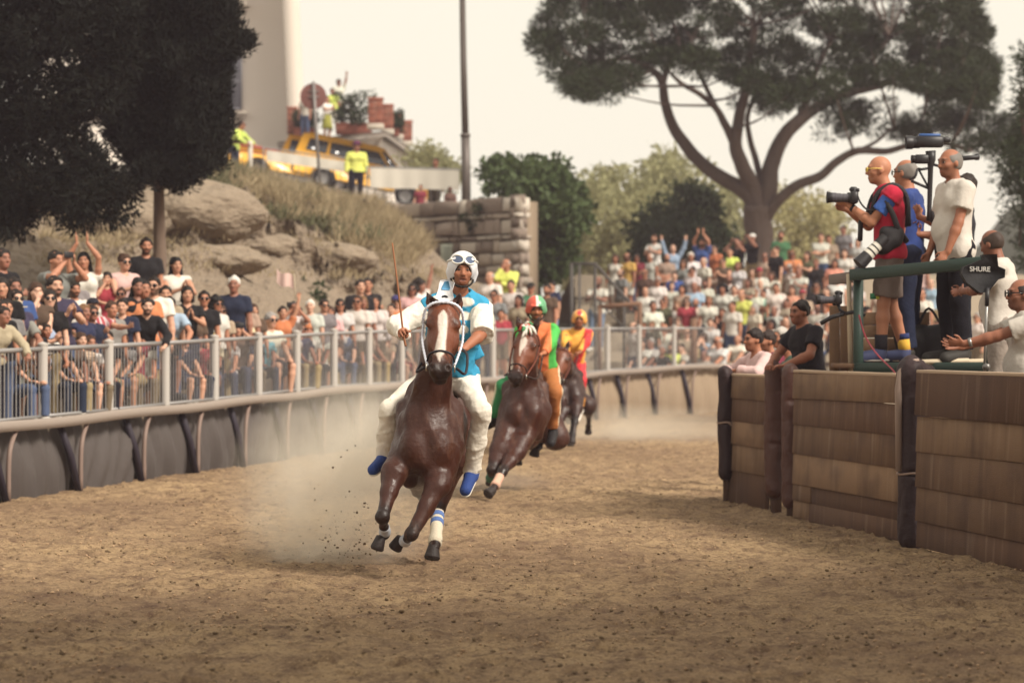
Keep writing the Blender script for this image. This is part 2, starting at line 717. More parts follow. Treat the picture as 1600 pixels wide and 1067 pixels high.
def pose(name='stand', **kw):
    """joint table of a figure 1.75 m tall that looks along -Y; L is its own left (+X)"""
    J = dict(pel=V(0, 0, .95), chest=V(0, 0, 1.30), neck=V(0, .01, 1.47), head=V(0, -.02, 1.635),
             hf=V(0, -1, 0), hu=V(0, 0, 1))
    for s, S in ((1, 'L'), (-1, 'R')):
        J['sh' + S] = V(.18 * s, .005, 1.405)
        J['hip' + S] = V(.09 * s, 0, .92)
        J['kn' + S] = V(.105 * s, -.02, .5)
        J['an' + S] = V(.11 * s, .02, .09)
        J['toe' + S] = V(.15 * s, -.17, .035)
    hands = {'L': V(.25, -.06, .84), 'R': V(-.25, -.06, .84)}
    hint = {'L': V(.4, .5, 0), 'R': V(-.4, .5, 0)}
    hd, pn, curl = {}, {}, {'L': .45, 'R': .45}
    if name in ('clap', 'sitclap'):
        hands = {'L': V(.05, -.36, 1.28), 'R': V(-.04, -.37, 1.27)}
        hint = {'L': V(.7, .2, -.8), 'R': V(-.7, .2, -.8)}
        hd = {'L': V(-.2, -.6, .8), 'R': V(.2, -.6, .8)}
        pn = {'L': V(-1, 0, 0), 'R': V(1, 0, 0)}
        curl = {'L': .1, 'R': .1}
    elif name == 'cross':
        hands = {'L': V(-.13, -.21, 1.17), 'R': V(.13, -.23, 1.21)}
        hint = {'L': V(.8, .1, -.8), 'R': V(-.8, .1, -.8)}
        hd = {'L': V(-.9, .1, .15), 'R': V(.9, .1, .15)}
        pn = {'L': V(0, 1, 0), 'R': V(0, 1, 0)}
    elif name == 'up':
        hands = {'L': V(.36, -.1, 1.9), 'R': V(-.34, -.12, 1.92)}
        hint = {'L': V(1, -.1, .2), 'R': V(-1, -.1, .2)}
        hd = {'L': V(.1, 0, 1), 'R': V(-.1, 0, 1)}
        pn = {'L': V(0, -1, 0), 'R': V(0, -1, 0)}
        curl = {'L': .2, 'R': .8}
    elif name == 'clapup':
        hands = {'L': V(.07, -.14, 1.88), 'R': V(-.07, -.14, 1.88)}
        hint = {'L': V(1, -.2, .1), 'R': V(-1, -.2, .1)}
        hd = {'L': V(.05, -.05, 1), 'R': V(-.05, -.05, 1)}
        pn = {'L': V(-1, 0, 0), 'R': V(1, 0, 0)}
        curl = {'L': .05, 'R': .05}
    elif name == 'one':
        hands['L'] = V(.3, -.1, 1.97)
        hint['L'] = V(1, -.1, .2)
        hd['L'] = V(0, 0, 1)
        pn['L'] = V(0, -1, 0)
        curl['L'] = .75
    elif name in ('photo', 'sitphoto'):
        hands = {'L': V(.075, -.27, 1.60), 'R': V(-.075, -.27, 1.60)}
        hint = {'L': V(.8, -.1, -.8), 'R': V(-.8, -.1, -.8)}
        hd = {'L': V(-.25, -.3, .9), 'R': V(.25, -.3, .9)}
        pn = {'L': V(-.7, .7, 0), 'R': V(.7, .7, 0)}
        curl = {'L': .6, 'R': .6}
    elif name == 'lean':
        J['chest'] = V(0, -.13, 1.26); J['neck'] = V(0, -.2, 1.41); J['head'] = V(0, -.27, 1.56)
        J['shL'], J['shR'] = V(.185, -.17, 1.36), V(-.185, -.17, 1.36)
        hands = {'L': V(.24, -.52, 1.0), 'R': V(-.24, -.52, 1.0)}
        hint = {'L': V(.6, .5, .1), 'R': V(-.6, .5, .1)}
        hd = {'L': V(-.5, -.7, -.3), 'R': V(.5, -.7, -.3)}
        pn = {'L': V(0, 0, -1), 'R': V(0, 0, -1)}
    elif name == 'point':
        hands['L'] = V(.3, -.5, 1.3)
        hint['L'] = V(.5, .2, -.8)
        hd['L'] = V(.1, -.9, .2)
        pn['L'] = V(-1, 0, 0)
        hands['R'] = V(-.07, -.42, 1.24)
        hint['R'] = V(-.6, .2, -.8)
        hd['R'] = V(.2, -.9, .3)
        pn['R'] = V(1, 0, 0)
        curl = {'L': .1, 'R': .1}
    elif name == 'face':
        hands['R'] = V(-.03, -.2, 1.53)
        hint['R'] = V(-.6, -.1, -.9)
        hd['R'] = V(.3, .2, .9)
        pn['R'] = V(.2, 1, 0)
        hands['L'] = V(-.08, -.22, 1.2)
        hint['L'] = V(.8, .1, -.8)
        hd['L'] = V(-.9, 0, .1)
        pn['L'] = V(0, 1, 0)
    elif name == 'hips':
        hands = {'L': V(.2, -.06, 1.0), 'R': V(-.2, -.06, 1.0)}
        hint = {'L': V(1, .25, 0), 'R': V(-1, .25, 0)}
        hd = {'L': V(-.5, -.7, -.2), 'R': V(.5, -.7, -.2)}
        pn = {'L': V(-1, 0, 0), 'R': V(1, 0, 0)}
    elif name == 'sit':
        hands = {'L': V(.12, -.38, 1.03), 'R': V(-.1, -.4, 1.03)}
        hint = {'L': V(.8, .4, -.4), 'R': V(-.8, .4, -.4)}
        hd = {'L': V(-.4, -.9, -.1), 'R': V(.4, -.9, -.1)}
        pn = {'L': V(0, 0, -1), 'R': V(0, 0, -1)}
    if name.startswith('sit'):
        dz = -.43
        for k in ('pel', 'chest', 'neck', 'head', 'shL', 'shR'):
            J[k] = J[k] + V(0, 0, dz)
        for S, s in (('L', 1), ('R', -1)):
            hands[S] = hands[S] + V(0, 0, dz)
            J['hip' + S] = V(.09 * s, 0, .49)
            J['kn' + S] = V(.13 * s, -.44, .5)
            J['an' + S] = V(.12 * s, -.42, .09)
            J['toe' + S] = V(.15 * s, -.6, .035)
    J.update(kw.pop('J', {}))
    for S in 'LR':
        J['el' + S], J['wr' + S] = ik(J['sh' + S], hands[S], .285, .255, hint[S])
        J['hd' + S] = nrm(hd.get(S, J['wr' + S] - J['el' + S]))
        J['pn' + S] = pn.get(S, V(-1 if S == 'L' else 1, 0, 0))
        J['curl' + S] = curl[S]
    return J


def hand_ops(wr, hd, pn, S, curl=.4, sc=1.0, k=.006, spread=.16):
    hd = nrm(hd)
    pn = nrm(pn - hd * (pn @ hd))
    th = np.cross(hd, pn) * (-1 if S == 'L' else 1)
    o = [C_(wr - hd * .01, wr + hd * .082 * sc, .027 * sc, .036 * sc, .012, pn, .45)]
    for i, L in enumerate((.07, .08, .075, .058)):
        off = (1.5 - i) * .0195 * sc
        b = wr + hd * (.082 - abs(i - 1.2) * .006) * sc + th * off
        d1 = nrm(hd + th * (1.5 - i) * spread + pn * curl * .7)
        m = b + d1 * L * .52 * sc
        d2 = nrm(d1 + pn * curl * 1.7)
        e = m + d2 * L * .48 * sc
        o += [C_(b - d1 * .015, m, .0098 * sc, .009 * sc, k), C_(m, e, .009 * sc, .0078 * sc, .003)]
    b = wr + hd * .025 * sc + th * .022 * sc
    m = b + nrm(hd * .75 + th * .75 + pn * (.2 + .3 * curl)) * .045 * sc
    e = m + nrm(hd * 1.0 + th * .35 - th * curl * .4 + pn * .5 * curl) * .034 * sc
    o += [C_(b, m, .013 * sc, .0115 * sc, .01), C_(m, e, .0112 * sc, .0088 * sc, .003)]
    return o


def head_local(face='calm', ears=True, fine=False):
    o = [('e', (0, .015, .022), (.075, .096, .094), .02), ('e', (0, -.028, -.035), (.062, .06, .083), .03),
         ('e', (0, -.055, -.088), (.032, .03, .027), .025), ('e', (.045, -.055, -.022), (.022, .026, .02), .02),
         ('e', (-.045, -.055, -.022), (.022, .026, .02), .02)]
    o += [('c', (-.036, -.078, .031), (.036, -.078, .031), .012, .012, .015)]
    o += [('s', ('e', (s * .032, -.099, .009), (.019, .017, .012), 0), .012) for s in (1, -1)]
    o += [('e', (s * .032, -.074, .008), (.0135, .0135, .0125), .003) for s in (1, -1)]
    o += [('c', (0, -.082, .012), (0, -.104, -.026), .0095, .0135, .012), ('e', (.012, -.094, -.03), (.009, .011, .008), .006),
          ('e', (-.012, -.094, -.03), (.009, .011, .008), .006)]
    if face == 'calm':
        o += [('c', (-.02, -.083, -.06), (.02, -.083, -.06), .0075, .0075, .008), ('c', (-.016, -.083, -.071), (.016, -.083, -.071), .008, .008, .006),
              ('s', ('c', (-.024, -.094, -.0655), (.024, -.094, -.0655), .0035, .0035, 0), .004)]
    else:
        o += [('c', (-.024, -.084, -.054), (.024, -.084, -.056), .008, .008, .008), ('c', (-.02, -.083, -.082), (.02, -.083, -.08), .008, .008, .006),
              ('s', ('e', (0, -.097, -.068), (.025, .017, .0105), 0), .005)]
    if ears:
        o += [('e', (s * .079, .012, -.008), (.011, .022, .032), .008) for s in (1, -1)]
    return o


def xform_ops(ops, A, o, sc=1.0):
    out = []
    for q in ops:
        if q[0] == 'e':
            out.append(E_(o + (np.asarray(q[1]) * sc) @ A, np.asarray(q[2]) * sc, A, q[3] * sc))
        elif q[0] == 'c':
            out.append(C_(o + (np.asarray(q[1]) * sc) @ A, o + (np.asarray(q[2]) * sc) @ A, q[3] * sc, q[4] * sc, q[5] * sc))
        elif q[0] == 's':
            out.append(SUB(xform_ops([q[1]], A, o, sc)[0], q[2] * sc))
    return out


def torso_axes(J):
    up = nrm(J['neck'] - J['pel'])
    lat = nrm(J['shL'] - J['shR'])
    f = nrm(np.cross(lat, up))
    return up, lat, -f if (f @ J['hf']) < -0.6 else f


def trunk_ops(J, g=0.0, b=1.0, belly=0.0, w=1.0, shoulder=1.0):
    up, lat, fw = torso_axes(J)
    pel, ch, nk = J['pel'], J['chest'], J['neck']
    waist = pel * .55 + ch * .45
    o = [C_(pel - up * .02, waist, .158 * b * w + g, .142 * b * w + g, .04, fw, .72),
         C_(waist, ch, .142 * b * w + g, .168 * b + g, .05, fw, .66),
         C_(ch, nk - up * .09, .165 * b + g, .10 * b + g, .05, fw, .66),
         C_(nk - up * .05, J['shL'] - lat * .015 + up * .004, .066 * shoulder + g, .05 * shoulder + g * .8, .04),
         C_(nk - up * .05, J['shR'] + lat * .015 + up * .004, .066 * shoulder + g, .05 * shoulder + g * .8, .04),
         C_(J['hipL'], J['hipR'], .098 * b + g, .098 * b + g, .05)]
    o += [E_(ch + fw * .045 * s2 + lat * s * .075 - up * .0, (.085 + g, .075 + g, .09 + g), frame(fw, up), .04) for s in (1, -1) for s2 in (1,)]
    if belly:
        o.append(E_(waist + fw * (.05 + belly * .3) - up * .03, (.13 + belly * .3 + g, .1 + belly * .5 + g, .14 + g), frame(fw, up), .06))
    return o


def arm_ops(J, S, g=0.0, b=1.0, upto=2.0, frm=0.0, k=.03):
    sh, el, wr = J['sh' + S], J['el' + S], J['wr' + S]
    if upto <= 1:
        e = sh + (el - sh) * upto
        return [C_(sh, e, .048 * b + g * .9, .05 * b + g * 1.05, k, flat=2)]
    o = [C_(sh, sh * .6 + el * .4, .049 * b + g, .047 * b + g, k), C_(sh * .6 + el * .4, el, .047 * b + g, .04 * b + g, k)]
    e = el + (wr - el) * min(1, upto - 1)
    mid = el + (wr - el) * .28
    if upto >= 2:
        o += [C_(el, mid, .041 * b + g, .043 * b + g, .02), C_(mid, wr, .043 * b + g, .027 * b + g, .02)]
    else:
        o += [C_(el, e, .042 * b + g, .034 * b + g, .03, flat=2)]
    return o


def leg_ops(J, S, g=0.0, b=1.0, upto=2.0, flare=0.0, k=.04):
    hp, kn, an = J['hip' + S], J['kn' + S], J['an' + S]
    if upto <= 1:
        return [C_(hp, hp + (kn - hp) * upto, .092 * b + g, .068 * b + g + flare, k, flat=2)]
    o = [C_(hp, kn, .092 * b + g, .056 * b + g, k)]
    if upto < 2:
        e = kn + (an - kn) * (upto - 1)
        o += [C_(kn, e, .056 * b + g, .042 * b + g + flare, .03, flat=2)]
    else:
        mid = kn + (an - kn) * .3
        o += [C_(kn, mid, .052 * b + g, .057 * b + g, .02), C_(mid, an, .057 * b + g, .037 * b + g, .02)]
    return o


def foot_ops(J, S, g=0.0):
    an, toe = J['an' + S], J['toe' + S]
    d = nrm(toe - an)
    low = an + (toe - an) * .12 + nrm(V(0, 0, -1) - d * (d @ V(0, 0, -1))) * .03
    return [C_(an, low, .038 + g, .04 + g, .02), C_(low, toe, .042 + g, .036 + g, .025)]


def body_ops(J, b=1.0, face='calm', legs=True, belly=0.0, w=1.0, hs=1.0, ears=True, shoulder=1.0, feet=True, hand_k=.006, arms='LR'):
    A = frame(J['hf'], J['hu'])
    o = trunk_ops(J, 0, b, belly, w, shoulder)
    for S in 'LR':
        if S in arms:
            o += arm_ops(J, S, 0, b)
        if legs:
            o += leg_ops(J, S, 0, b)
            if feet:
                o += foot_ops(J, S)
    hb = J['head'] + (np.array((0, .02, -.05)) * hs) @ A
    o += [C_(J['neck'] - nrm(J['neck'] - J['pel']) * .04, hb, .062 * b, .054 * b, .03)]
    o += xform_ops(head_local(face, ears), A, J['head'], hs)
    for S in 'LR':
        if S in arms:
            o += hand_ops(J['wr' + S], J['hd' + S], J['pn' + S], S, J['curl' + S], k=hand_k)
    return o


def face_feat(J, h, hs=1.0, beard=0.0, stubble=0.0, face='calm', brow=1.0):
    A = frame(J['hf'], J['hu'])
    m = max(1.0, min(1.35, h / .0085))
    q = 1.0 if h < .0115 else .55

    def fn(v):
        p = (v - J['head']) @ A.T / hs
        x, y, z = np.abs(p[:, 0]), p[:, 1], p[:, 2]
        fr = sstep(-.035, -.06, y) * (np.abs(z) < .13) * (x < .085)
        g = lambda cx, cz, sx, sz: np.exp(-(((x - cx) / (sx * m)) ** 2 + ((z - cz) / (sz * m)) ** 2) * 1.2)
        f = np.zeros((len(v), 3), np.float32)
        f[:, 0] = np.clip(q * (brow * g(.035, .030, .021, .0075) + 1.1 * g(.032, .008, .013, .0075) + .3 * g(.03, .012, .022, .016)) + .5 * g(0.009, -.04, .008, .004), 0, 1) * fr
        if beard or stubble:
            zone = sstep(-.03, -.05, z) * sstep(.075, .05, -z - .06 + .0) + sstep(.05, .07, x) * sstep(.0, -.03, z)
            zone = np.clip(zone, 0, 1) * (np.abs(z) < .13) * sstep(.045, .0, y) * (1 - g(0, -.066, .02, .009)) * (x < .09)
            moust = g(0.014, -.05, .016, .006) * fr
            f[:, 0] = np.clip(f[:, 0] + np.clip(zone + moust, 0, 1) * max(beard, stubble), 0, 1)
        if face == 'calm':
            f[:, 1] = g(0, -.066, .022, .008) * fr * .8
        else:
            f[:, 0] = np.clip(f[:, 0] + g(0, -.068, .024, .011) * fr * .8, 0, 1)
            f[:, 1] = g(0, -.068, .032, .019) * fr * .7
        return f
    return fn


def hair_ops(kind):
    """in head coordinates (looks along -Y)"""
    z = np.eye(3)
    if kind == 'short':
        return [E_((0, .024, .032), (.083, .102, .099), z, 0), SUB(E_((0, -.118, -.022), (.082, .085, .106), z), .02), SUB(E_((.085, -.05, -.055), (.05, .062, .075), z), .02), SUB(E_((-.085, -.05, -.055), (.05, .062, .075), z), .02),
                SUB(E_((0, .02, -.13), (.14, .15, .095), z), .025), NOISE(.012, 48, 3), NOISE(.006, 110, 4)]
    if kind == 'balding':
        return [E_((0, .022, .015), (.081, .1005, .098), z, 0), SUB(E_((0, -.125, -.02), (.1, .11, .105), z), .02), SUB(E_((0, .0, -.125), (.14, .14, .075), z), .02), SUB(E_((0, -.03, .12), (.064, .115, .085), z), .02), NOISE(.004, 70, 3)]
    if kind == 'curly':
        return [E_((0, .03, .035), (.115, .12, .115), z, 0), E_((.07, .03, -.03), (.05, .07, .08), z, .02), E_((-.07, .03, -.03), (.05, .07, .08), z, .02),
                SUB(E_((0, -.12, -.04), (.075, .1, .1), z), .02), NOISE(.022, 55, 5)]
    o = [E_((0, .024, .03), (.088, .107, .1), z, 0), SUB(E_((0, -.115, -.04), (.070, .09, .114), z), .015)]
    if kind == 'long':
        o += [C_((0, .07, .0), (0, .105, -.17), .08, .075, .03, (0, 1, 0), .5), C_((.07, .02, -.02), (.085, .035, -.2), .033, .036, .02), C_((-.07, .02, -.02), (-.085, .035, -.2), .033, .036, .02)]
    if kind == 'bob':
        o += [C_((0, .06, .0), (0, .075, -.1), .082, .07, .03, (0, 1, 0), .7), C_((.072, .01, -.02), (.075, .01, -.09), .03, .03, .02), C_((-.072, .01, -.02), (-.075, .01, -.09), .03, .03, .02)]
    if kind == 'bun':
        o += [E_((0, .115, .06), (.045, .045, .045), z, .01), SUB(E_((0, .0, -.125), (.14, .14, .08), z), .02)]
    if kind == 'tail':
        o += [C_((0, .115, .03), (0, .16, -.12), .03, .022, .02), SUB(E_((0, .0, -.125), (.14, .11, .08), z), .02)]
    return o + [NOISE(.009, 45, 4, (1, 1, .5)), NOISE(.006, 100, 5, (1, 1, .4))]


_cache = {}


def head_piece(kind):
    if ('hp', kind) not in _cache:
        if kind == 'cap':
            me = sdf_mesh('cap', [E_((0, .02, .045), (.088, .107, .085), None, 0), SUB(E_((0, .0, -.04), (.2, .2, .085), None), .006),
                                  C_((-.04, -.09, .052), (.04, -.09, .052), .05, .05, .006, (0, 0, 1), .14)], .01)
        elif kind == 'hat':
            mb = MB()
            mb.lathe((0, .01, .055), [(.0, .10), (.05, .103), (.075, .09), (.084, .05), (.09, .012), (.1, .006), (.145, .012), (.148, .004), (.1, -.004), (.088, -.002)], 20)
            me = mb.mesh('hat', True)
        else:
            me = sdf_mesh('hair', hair_ops(kind), .0115)
        _cache[('hp', kind)] = me
    return _cache[('hp', kind)]


def put_head(kind, J, parent, color, name='hair', mat=None, hs=1.0):
    o = link(name, head_piece(kind), mat or (HAIR if kind not in ('cap', 'hat') else CLOTH), parent, color)
    o.matrix_local = mat4(frame(J['hf'], J['hu']), J['head'], hs)
    return o


SLEEVE = dict(tee=.6, polo=.62, long=1.92, tank=.12, vest=.1, wide=.95)


def top_ops(J, kind='tee', b=1.0, belly=0.0, w=1.0, hem=.06, g=.016, folds=.006, shoulder=1.0):
    up, lat, fw = torso_axes(J)
    o = trunk_ops(J, g, b, belly, w, shoulder)
    o += [NOISE(folds, 17, 1, (1, 1, .7)), CLIP(J['pel'] - up * hem, -up)]
    fr = SLEEVE[kind]
    for S in 'LR':
        o += arm_ops(J, S, g + (.008 if kind != 'long' else .004), b, fr)
    if kind == 'polo':
        nk = J['neck']
        o += [C_(nk - up * .035, nk + up * .012, .078, .072, .01, flat=2)]
    A = frame(J['hf'], J['hu'])
    o += [SUB(C_(J['neck'] - up * .03 + fw * .03, J['neck'] + up * .09, .055, .075, 0), .01)]
    if kind in ('long', 'wide'):
        o += [NOISE(folds, 30, 2)]
    return o


def bottom_ops(J, kind='trousers', b=1.0, belly=0.0, w=1.0, g=.014, folds=.005):
    up, lat, fw = torso_axes(J)
    o = [C_(J['hipL'], J['hipR'], .1 * b + g, .1 * b + g, .05), C_(J['pel'] - up * .05, J['pel'] + up * .10, .15 * b * w + g * .7, .140 * b * w + g * .1, .05, fw, .72, 2)]
    if kind in ('skirt', 'dress'):
        k = (J['knL'] + J['knR']) / 2
        m = (J['hipL'] + J['hipR']) / 2
        o += [C_(m + (m - k) * .1, m + (k - m) * .95, .15 * b + g, .235, .05, fw, .8, 2), NOISE(.012, 22, 6, (1, 1, .2))]
        if kind == 'dress':
            o = top_ops(J, 'tank', b, 0, w, .1, g) + o
        return o
    fr = {'trousers': 1.93, 'shorts': .9, 'briefs': .5}[kind]
    for S in 'LR':
        o += leg_ops(J, S, g, b, fr, .02 if kind == 'shorts' else .01)
    return o + [NOISE(folds, 22, 6, (1, 1, .6))]


POSES = {}


def crowd_mesh(posename, piece, variant, h=.0135):
    key = (posename, piece, variant)
    if key in _cache:
        return _cache[key]
    if posename not in POSES:
        POSES[posename] = pose(posename)
    J = POSES[posename]
    wom = variant.startswith('w')
    b, w = (.9, .92) if wom else (1.0, 1.0)
    if piece == 'body':
        face = 'open' if variant.endswith('o') else 'calm'
        beard = .85 if variant.endswith('b') else 0
        me = sdf_mesh('person', body_ops(J, b, face, w=w, hs=1.03), h, face_feat(J, h, 1.03, beard, 0, face))
    elif piece in SLEEVE:
        me = sdf_mesh('shirt', top_ops(J, piece, b, 0, w), h)
    elif piece == 'shoes':
        me = sdf_mesh('shoes', foot_ops(J, 'L', .012) + foot_ops(J, 'R', .012) + [CLIP((0, 0, .105), (0, 0, 1))], h)
    else:
        me = sdf_mesh(piece, bottom_ops(J, piece, b, 0, w), h)
    _cache[key] = me
    return me


SKINS = ['#b2836b', '#a7745c', '#9c6b55', '#bc8f78', '#8d6150', '#c49a84']
HAIRC = dict(dark='#1f1713', brown='#3d291e', light='#6b4d33', grey='#8d8884', white='#cfcac2', blond='#8a6a3e', black='#100d0d')


def crowd_person(loc, rz, sc, posename, wom, top, topc, bot='trousers', botc='#2b3140', hair='short', hairc='dark', mouth='', skin=None,
                 hat=None, hatc='#d8ceb8', label=None, group=None, topmat=None, wide=1.0):
    var = ('w' if wom else 'm') + mouth
    o = link('person', crowd_mesh(posename, 'body', var), SKIN, None, lin(skin or R.choice(SKINS)))
    o.location = loc
    o.rotation_euler = (0, 0, rz)
    o.scale = (sc * wide, sc * wide, sc)
    tag(o, label, 'person', group)
    vv = 'w' if wom else 'm'
    if top:
        s = link('shirt', crowd_mesh(posename, top, vv), topmat or CLOTH, o, tuple(topc))
    if bot:
        link('dress' if bot == 'dress' else ('shorts' if bot == 'shorts' else 'skirt' if bot == 'skirt' else 'trousers'),
             crowd_mesh(posename, bot, vv), CLOTH if bot in ('dress', 'skirt') else DENIM, o, lin(botc))
    link('shoes', crowd_mesh(posename, 'shoes', vv), SHOE, o, lin(R.choice(['#3a3532', '#c9c4bb', '#5a4a3c', '#23242c'])))
    J = POSES[posename]
    if hair:
        put_head(hair, J, o, lin(HAIRC.get(hairc, hairc)), hs=1.03)
    if hat:
        put_head(hat, J, o, lin(hatc), 'hat' if hat == 'hat' else 'cap', hs=1.03)
    return o


def rebase(o, base):
    """move the mesh of a top-level object so that its origin sits at base"""
    base = Vector([float(x) for x in base])
    o.data.transform(Matrix.Translation(-base))
    o.location = base
    return base


def eyes_for(J, body, org, hs=1.0):
    """eyeballs with a dark iris, parts of the figure"""
    A = frame(J['hf'], J['hu'])
    for s in (1, -1):
        c = J['head'] + (np.array((s * .032, -.0705, .008)) * hs) @ A - org
        mb = MB()
        mb.lathe(c, [(0, -.0135), (.008, -.011), (.0125, -.005), (.0135, 0), (.0125, .005), (.008, .011), (0, .0135)], 10, Z=-A[1])
        o = mb.build('eye', M('eye_white', lin('#8d8076'), .3), body, True)
        mb = MB()
        mb.lathe(c - A[1] * .009 - A[2] * .001, [(0.0095, 0), (.008, .005), (0, .0065)], 8, Z=-A[1])
        mb.build('iris', M('iris', lin('#1a100b'), .2), o, True)


def sdf_obj(name, ops, h, mat, parent=None, origin=None, feat=None, color=None):
    me = sdf_mesh(name, ops, h, feat)
    if origin is not None:
        me.transform(Matrix.Translation(-Vector([float(x) for x in origin])))
    return link(name, me, mat, parent, color)


# ------------------------------------------------------------------ the track
def track_height(P):
    n = tri_noise(P * V(1, .55, 1), .9, 3, 3) * .035
    c = tri_noise(P * V(1, .8, 1), 6.0, 5, 4, .6)
    f = tri_noise(P, 26, 8, 2)
    # hoof pits: one jittered crater per cell of a lattice
    cell = .34
    g = P[:, :2] / cell
    i0 = np.floor(g).astype(int)
    pit = 0
    for dx in (-1, 0, 1):
        for dy in (-1, 0, 1):
            k = i0 + (dx, dy)
            hs_ = (k[:, 0] * 73856093) ^ (k[:, 1] * 19349663)
            jx, jy, on = (hs_ % 997) / 997., (hs_ // 7 % 991) / 991., (hs_ // 13 % 10) < 5
            q = np.hypot(g[:, 0] - k[:, 0] - jx, g[:, 1] - k[:, 1] - jy) * cell / (.055 + .03 * jx)
            pit = pit + on * (-.028 * np.exp(-q ** 4) + .016 * np.exp(-((q - 1.35) / .35) ** 2))
    return n + .030 * np.maximum(0, c + .05) ** 1.2 + .016 * c + .010 * f + pit


def ground_mats():
    m = bpy.data.materials.new('track_soil')
    m.use_nodes = True
    nt = m.node_tree
    b = nt.nodes['Principled BSDF']
    b.inputs['Roughness'].default_value = .95
    b.inputs['Specular IOR Level'].default_value = .1
    tc = nt.nodes.new('ShaderNodeTexCoord')
    mp = nt.nodes.new('ShaderNodeMapping')
    mp.inputs['Scale'].default_value = (1, .7, 1)
    nt.links.new(tc.outputs['Object'], mp.inputs['Vector'])

    def noise(sc, det, rough=.6):
        n = nt.nodes.new('ShaderNodeTexNoise')
        n.inputs['Scale'].default_value = sc
        n.inputs['Detail'].default_value = det
        n.inputs['Roughness'].default_value = rough
        nt.links.new(mp.outputs[0], n.inputs['Vector'])
        return n.outputs['Fac']

    def ramp(src, p0, p1, c0, c1):
        r = nt.nodes.new('ShaderNodeValToRGB')
        r.color_ramp.elements[0].position, r.color_ramp.elements[1].position = p0, p1
        r.color_ramp.elements[0].color, r.color_ramp.elements[1].color = (*c0, 1), (*c1, 1)
        nt.links.new(src, r.inputs[0])
        return r.outputs[0]

    def mix(f, a, c, mode='MIX'):
        x = nt.nodes.new('ShaderNodeMix')
        x.data_type = 'RGBA'
        x.blend_type = mode
        if isinstance(f, float):
            x.inputs[0].default_value = f
        else:
            nt.links.new(f, x.inputs[0])
        nt.links.new(a, x.inputs[6])
        if isinstance(c, tuple):
            x.inputs[7].default_value = (*c, 1)
        else:
            nt.links.new(c, x.inputs[7])
        return x.outputs[2]
    base = ramp(noise(.35, 3), .35, .65, lin('#8a725a'), lin('#a98f6e'))
    base = mix(ramp(noise(4, 10, .78), .46, .66, (0, 0, 0), (1, 1, 1)), base, lin('#634d40'))
    base = mix(ramp(noise(14, 9, .8), .52, .64, (0, 0, 0), (.9, .9, .9)), base, lin('#47362d'))
    base = mix(ramp(noise(38, 6, .7), .50, .72, (0, 0, 0), (.8, .8, .8)), base, lin('#5a4638'))
    base = mix(ramp(noise(70, 3, .6), .62, .75, (0, 0, 0), (.7, .7, .7)), base, lin('#d6bd98'))
    nt.links.new(base, b.inputs['Base Color'])
    bp = nt.nodes.new('ShaderNodeBump')
    bp.inputs['Strength'].default_value = .9
    bp.inputs['Distance'].default_value = .02
    nt.links.new(noise(55, 8, .75), bp.inputs['Height'])
    nt.links.new(bp.outputs[0], b.inputs['Normal'])
    return m


SOIL = ground_mats()
nr, ncol = 720, 430
ys = 9.5 * (74 / 9.5) ** np.linspace(0, 1, nr)
us = np.linspace(-1, 1, ncol)
GX = us[None, :] * (ys[:, None] * .2 + 1.2)
GY = np.repeat(ys[:, None], ncol, 1)
gp = np.stack([GX.ravel(), GY.ravel(), np.zeros(GX.size)], 1)
gp[:, 2] = track_height(gp) - .005
ii = np.arange(nr * ncol).reshape(nr, ncol)
gq = np.stack([ii[:-1, :-1], ii[:-1, 1:], ii[1:, 1:], ii[1:, :-1]], -1).reshape(-1, 4)
tag(link('track', np_mesh('track', gp, gq, None, True), SOIL), kind='structure')
bigv, bigq = [], []
e = [-2500, -200, -20, 20, 200, 2500]
for j, y in enumerate([-400, 0, 9, 76, 200, 700, 2600]):
    for i, x in enumerate(e):
        bigv.append((x, y, -.14))
for j in range(6):
    for i in range(5):
        k = j * 6 + i
        bigq.append((k, k + 1, k + 7, k + 6))
tag(link('ground', np_mesh('ground', bigv, bigq), M('far_ground', lin('#8c7658'), .95, .3, .05)), kind='structure')

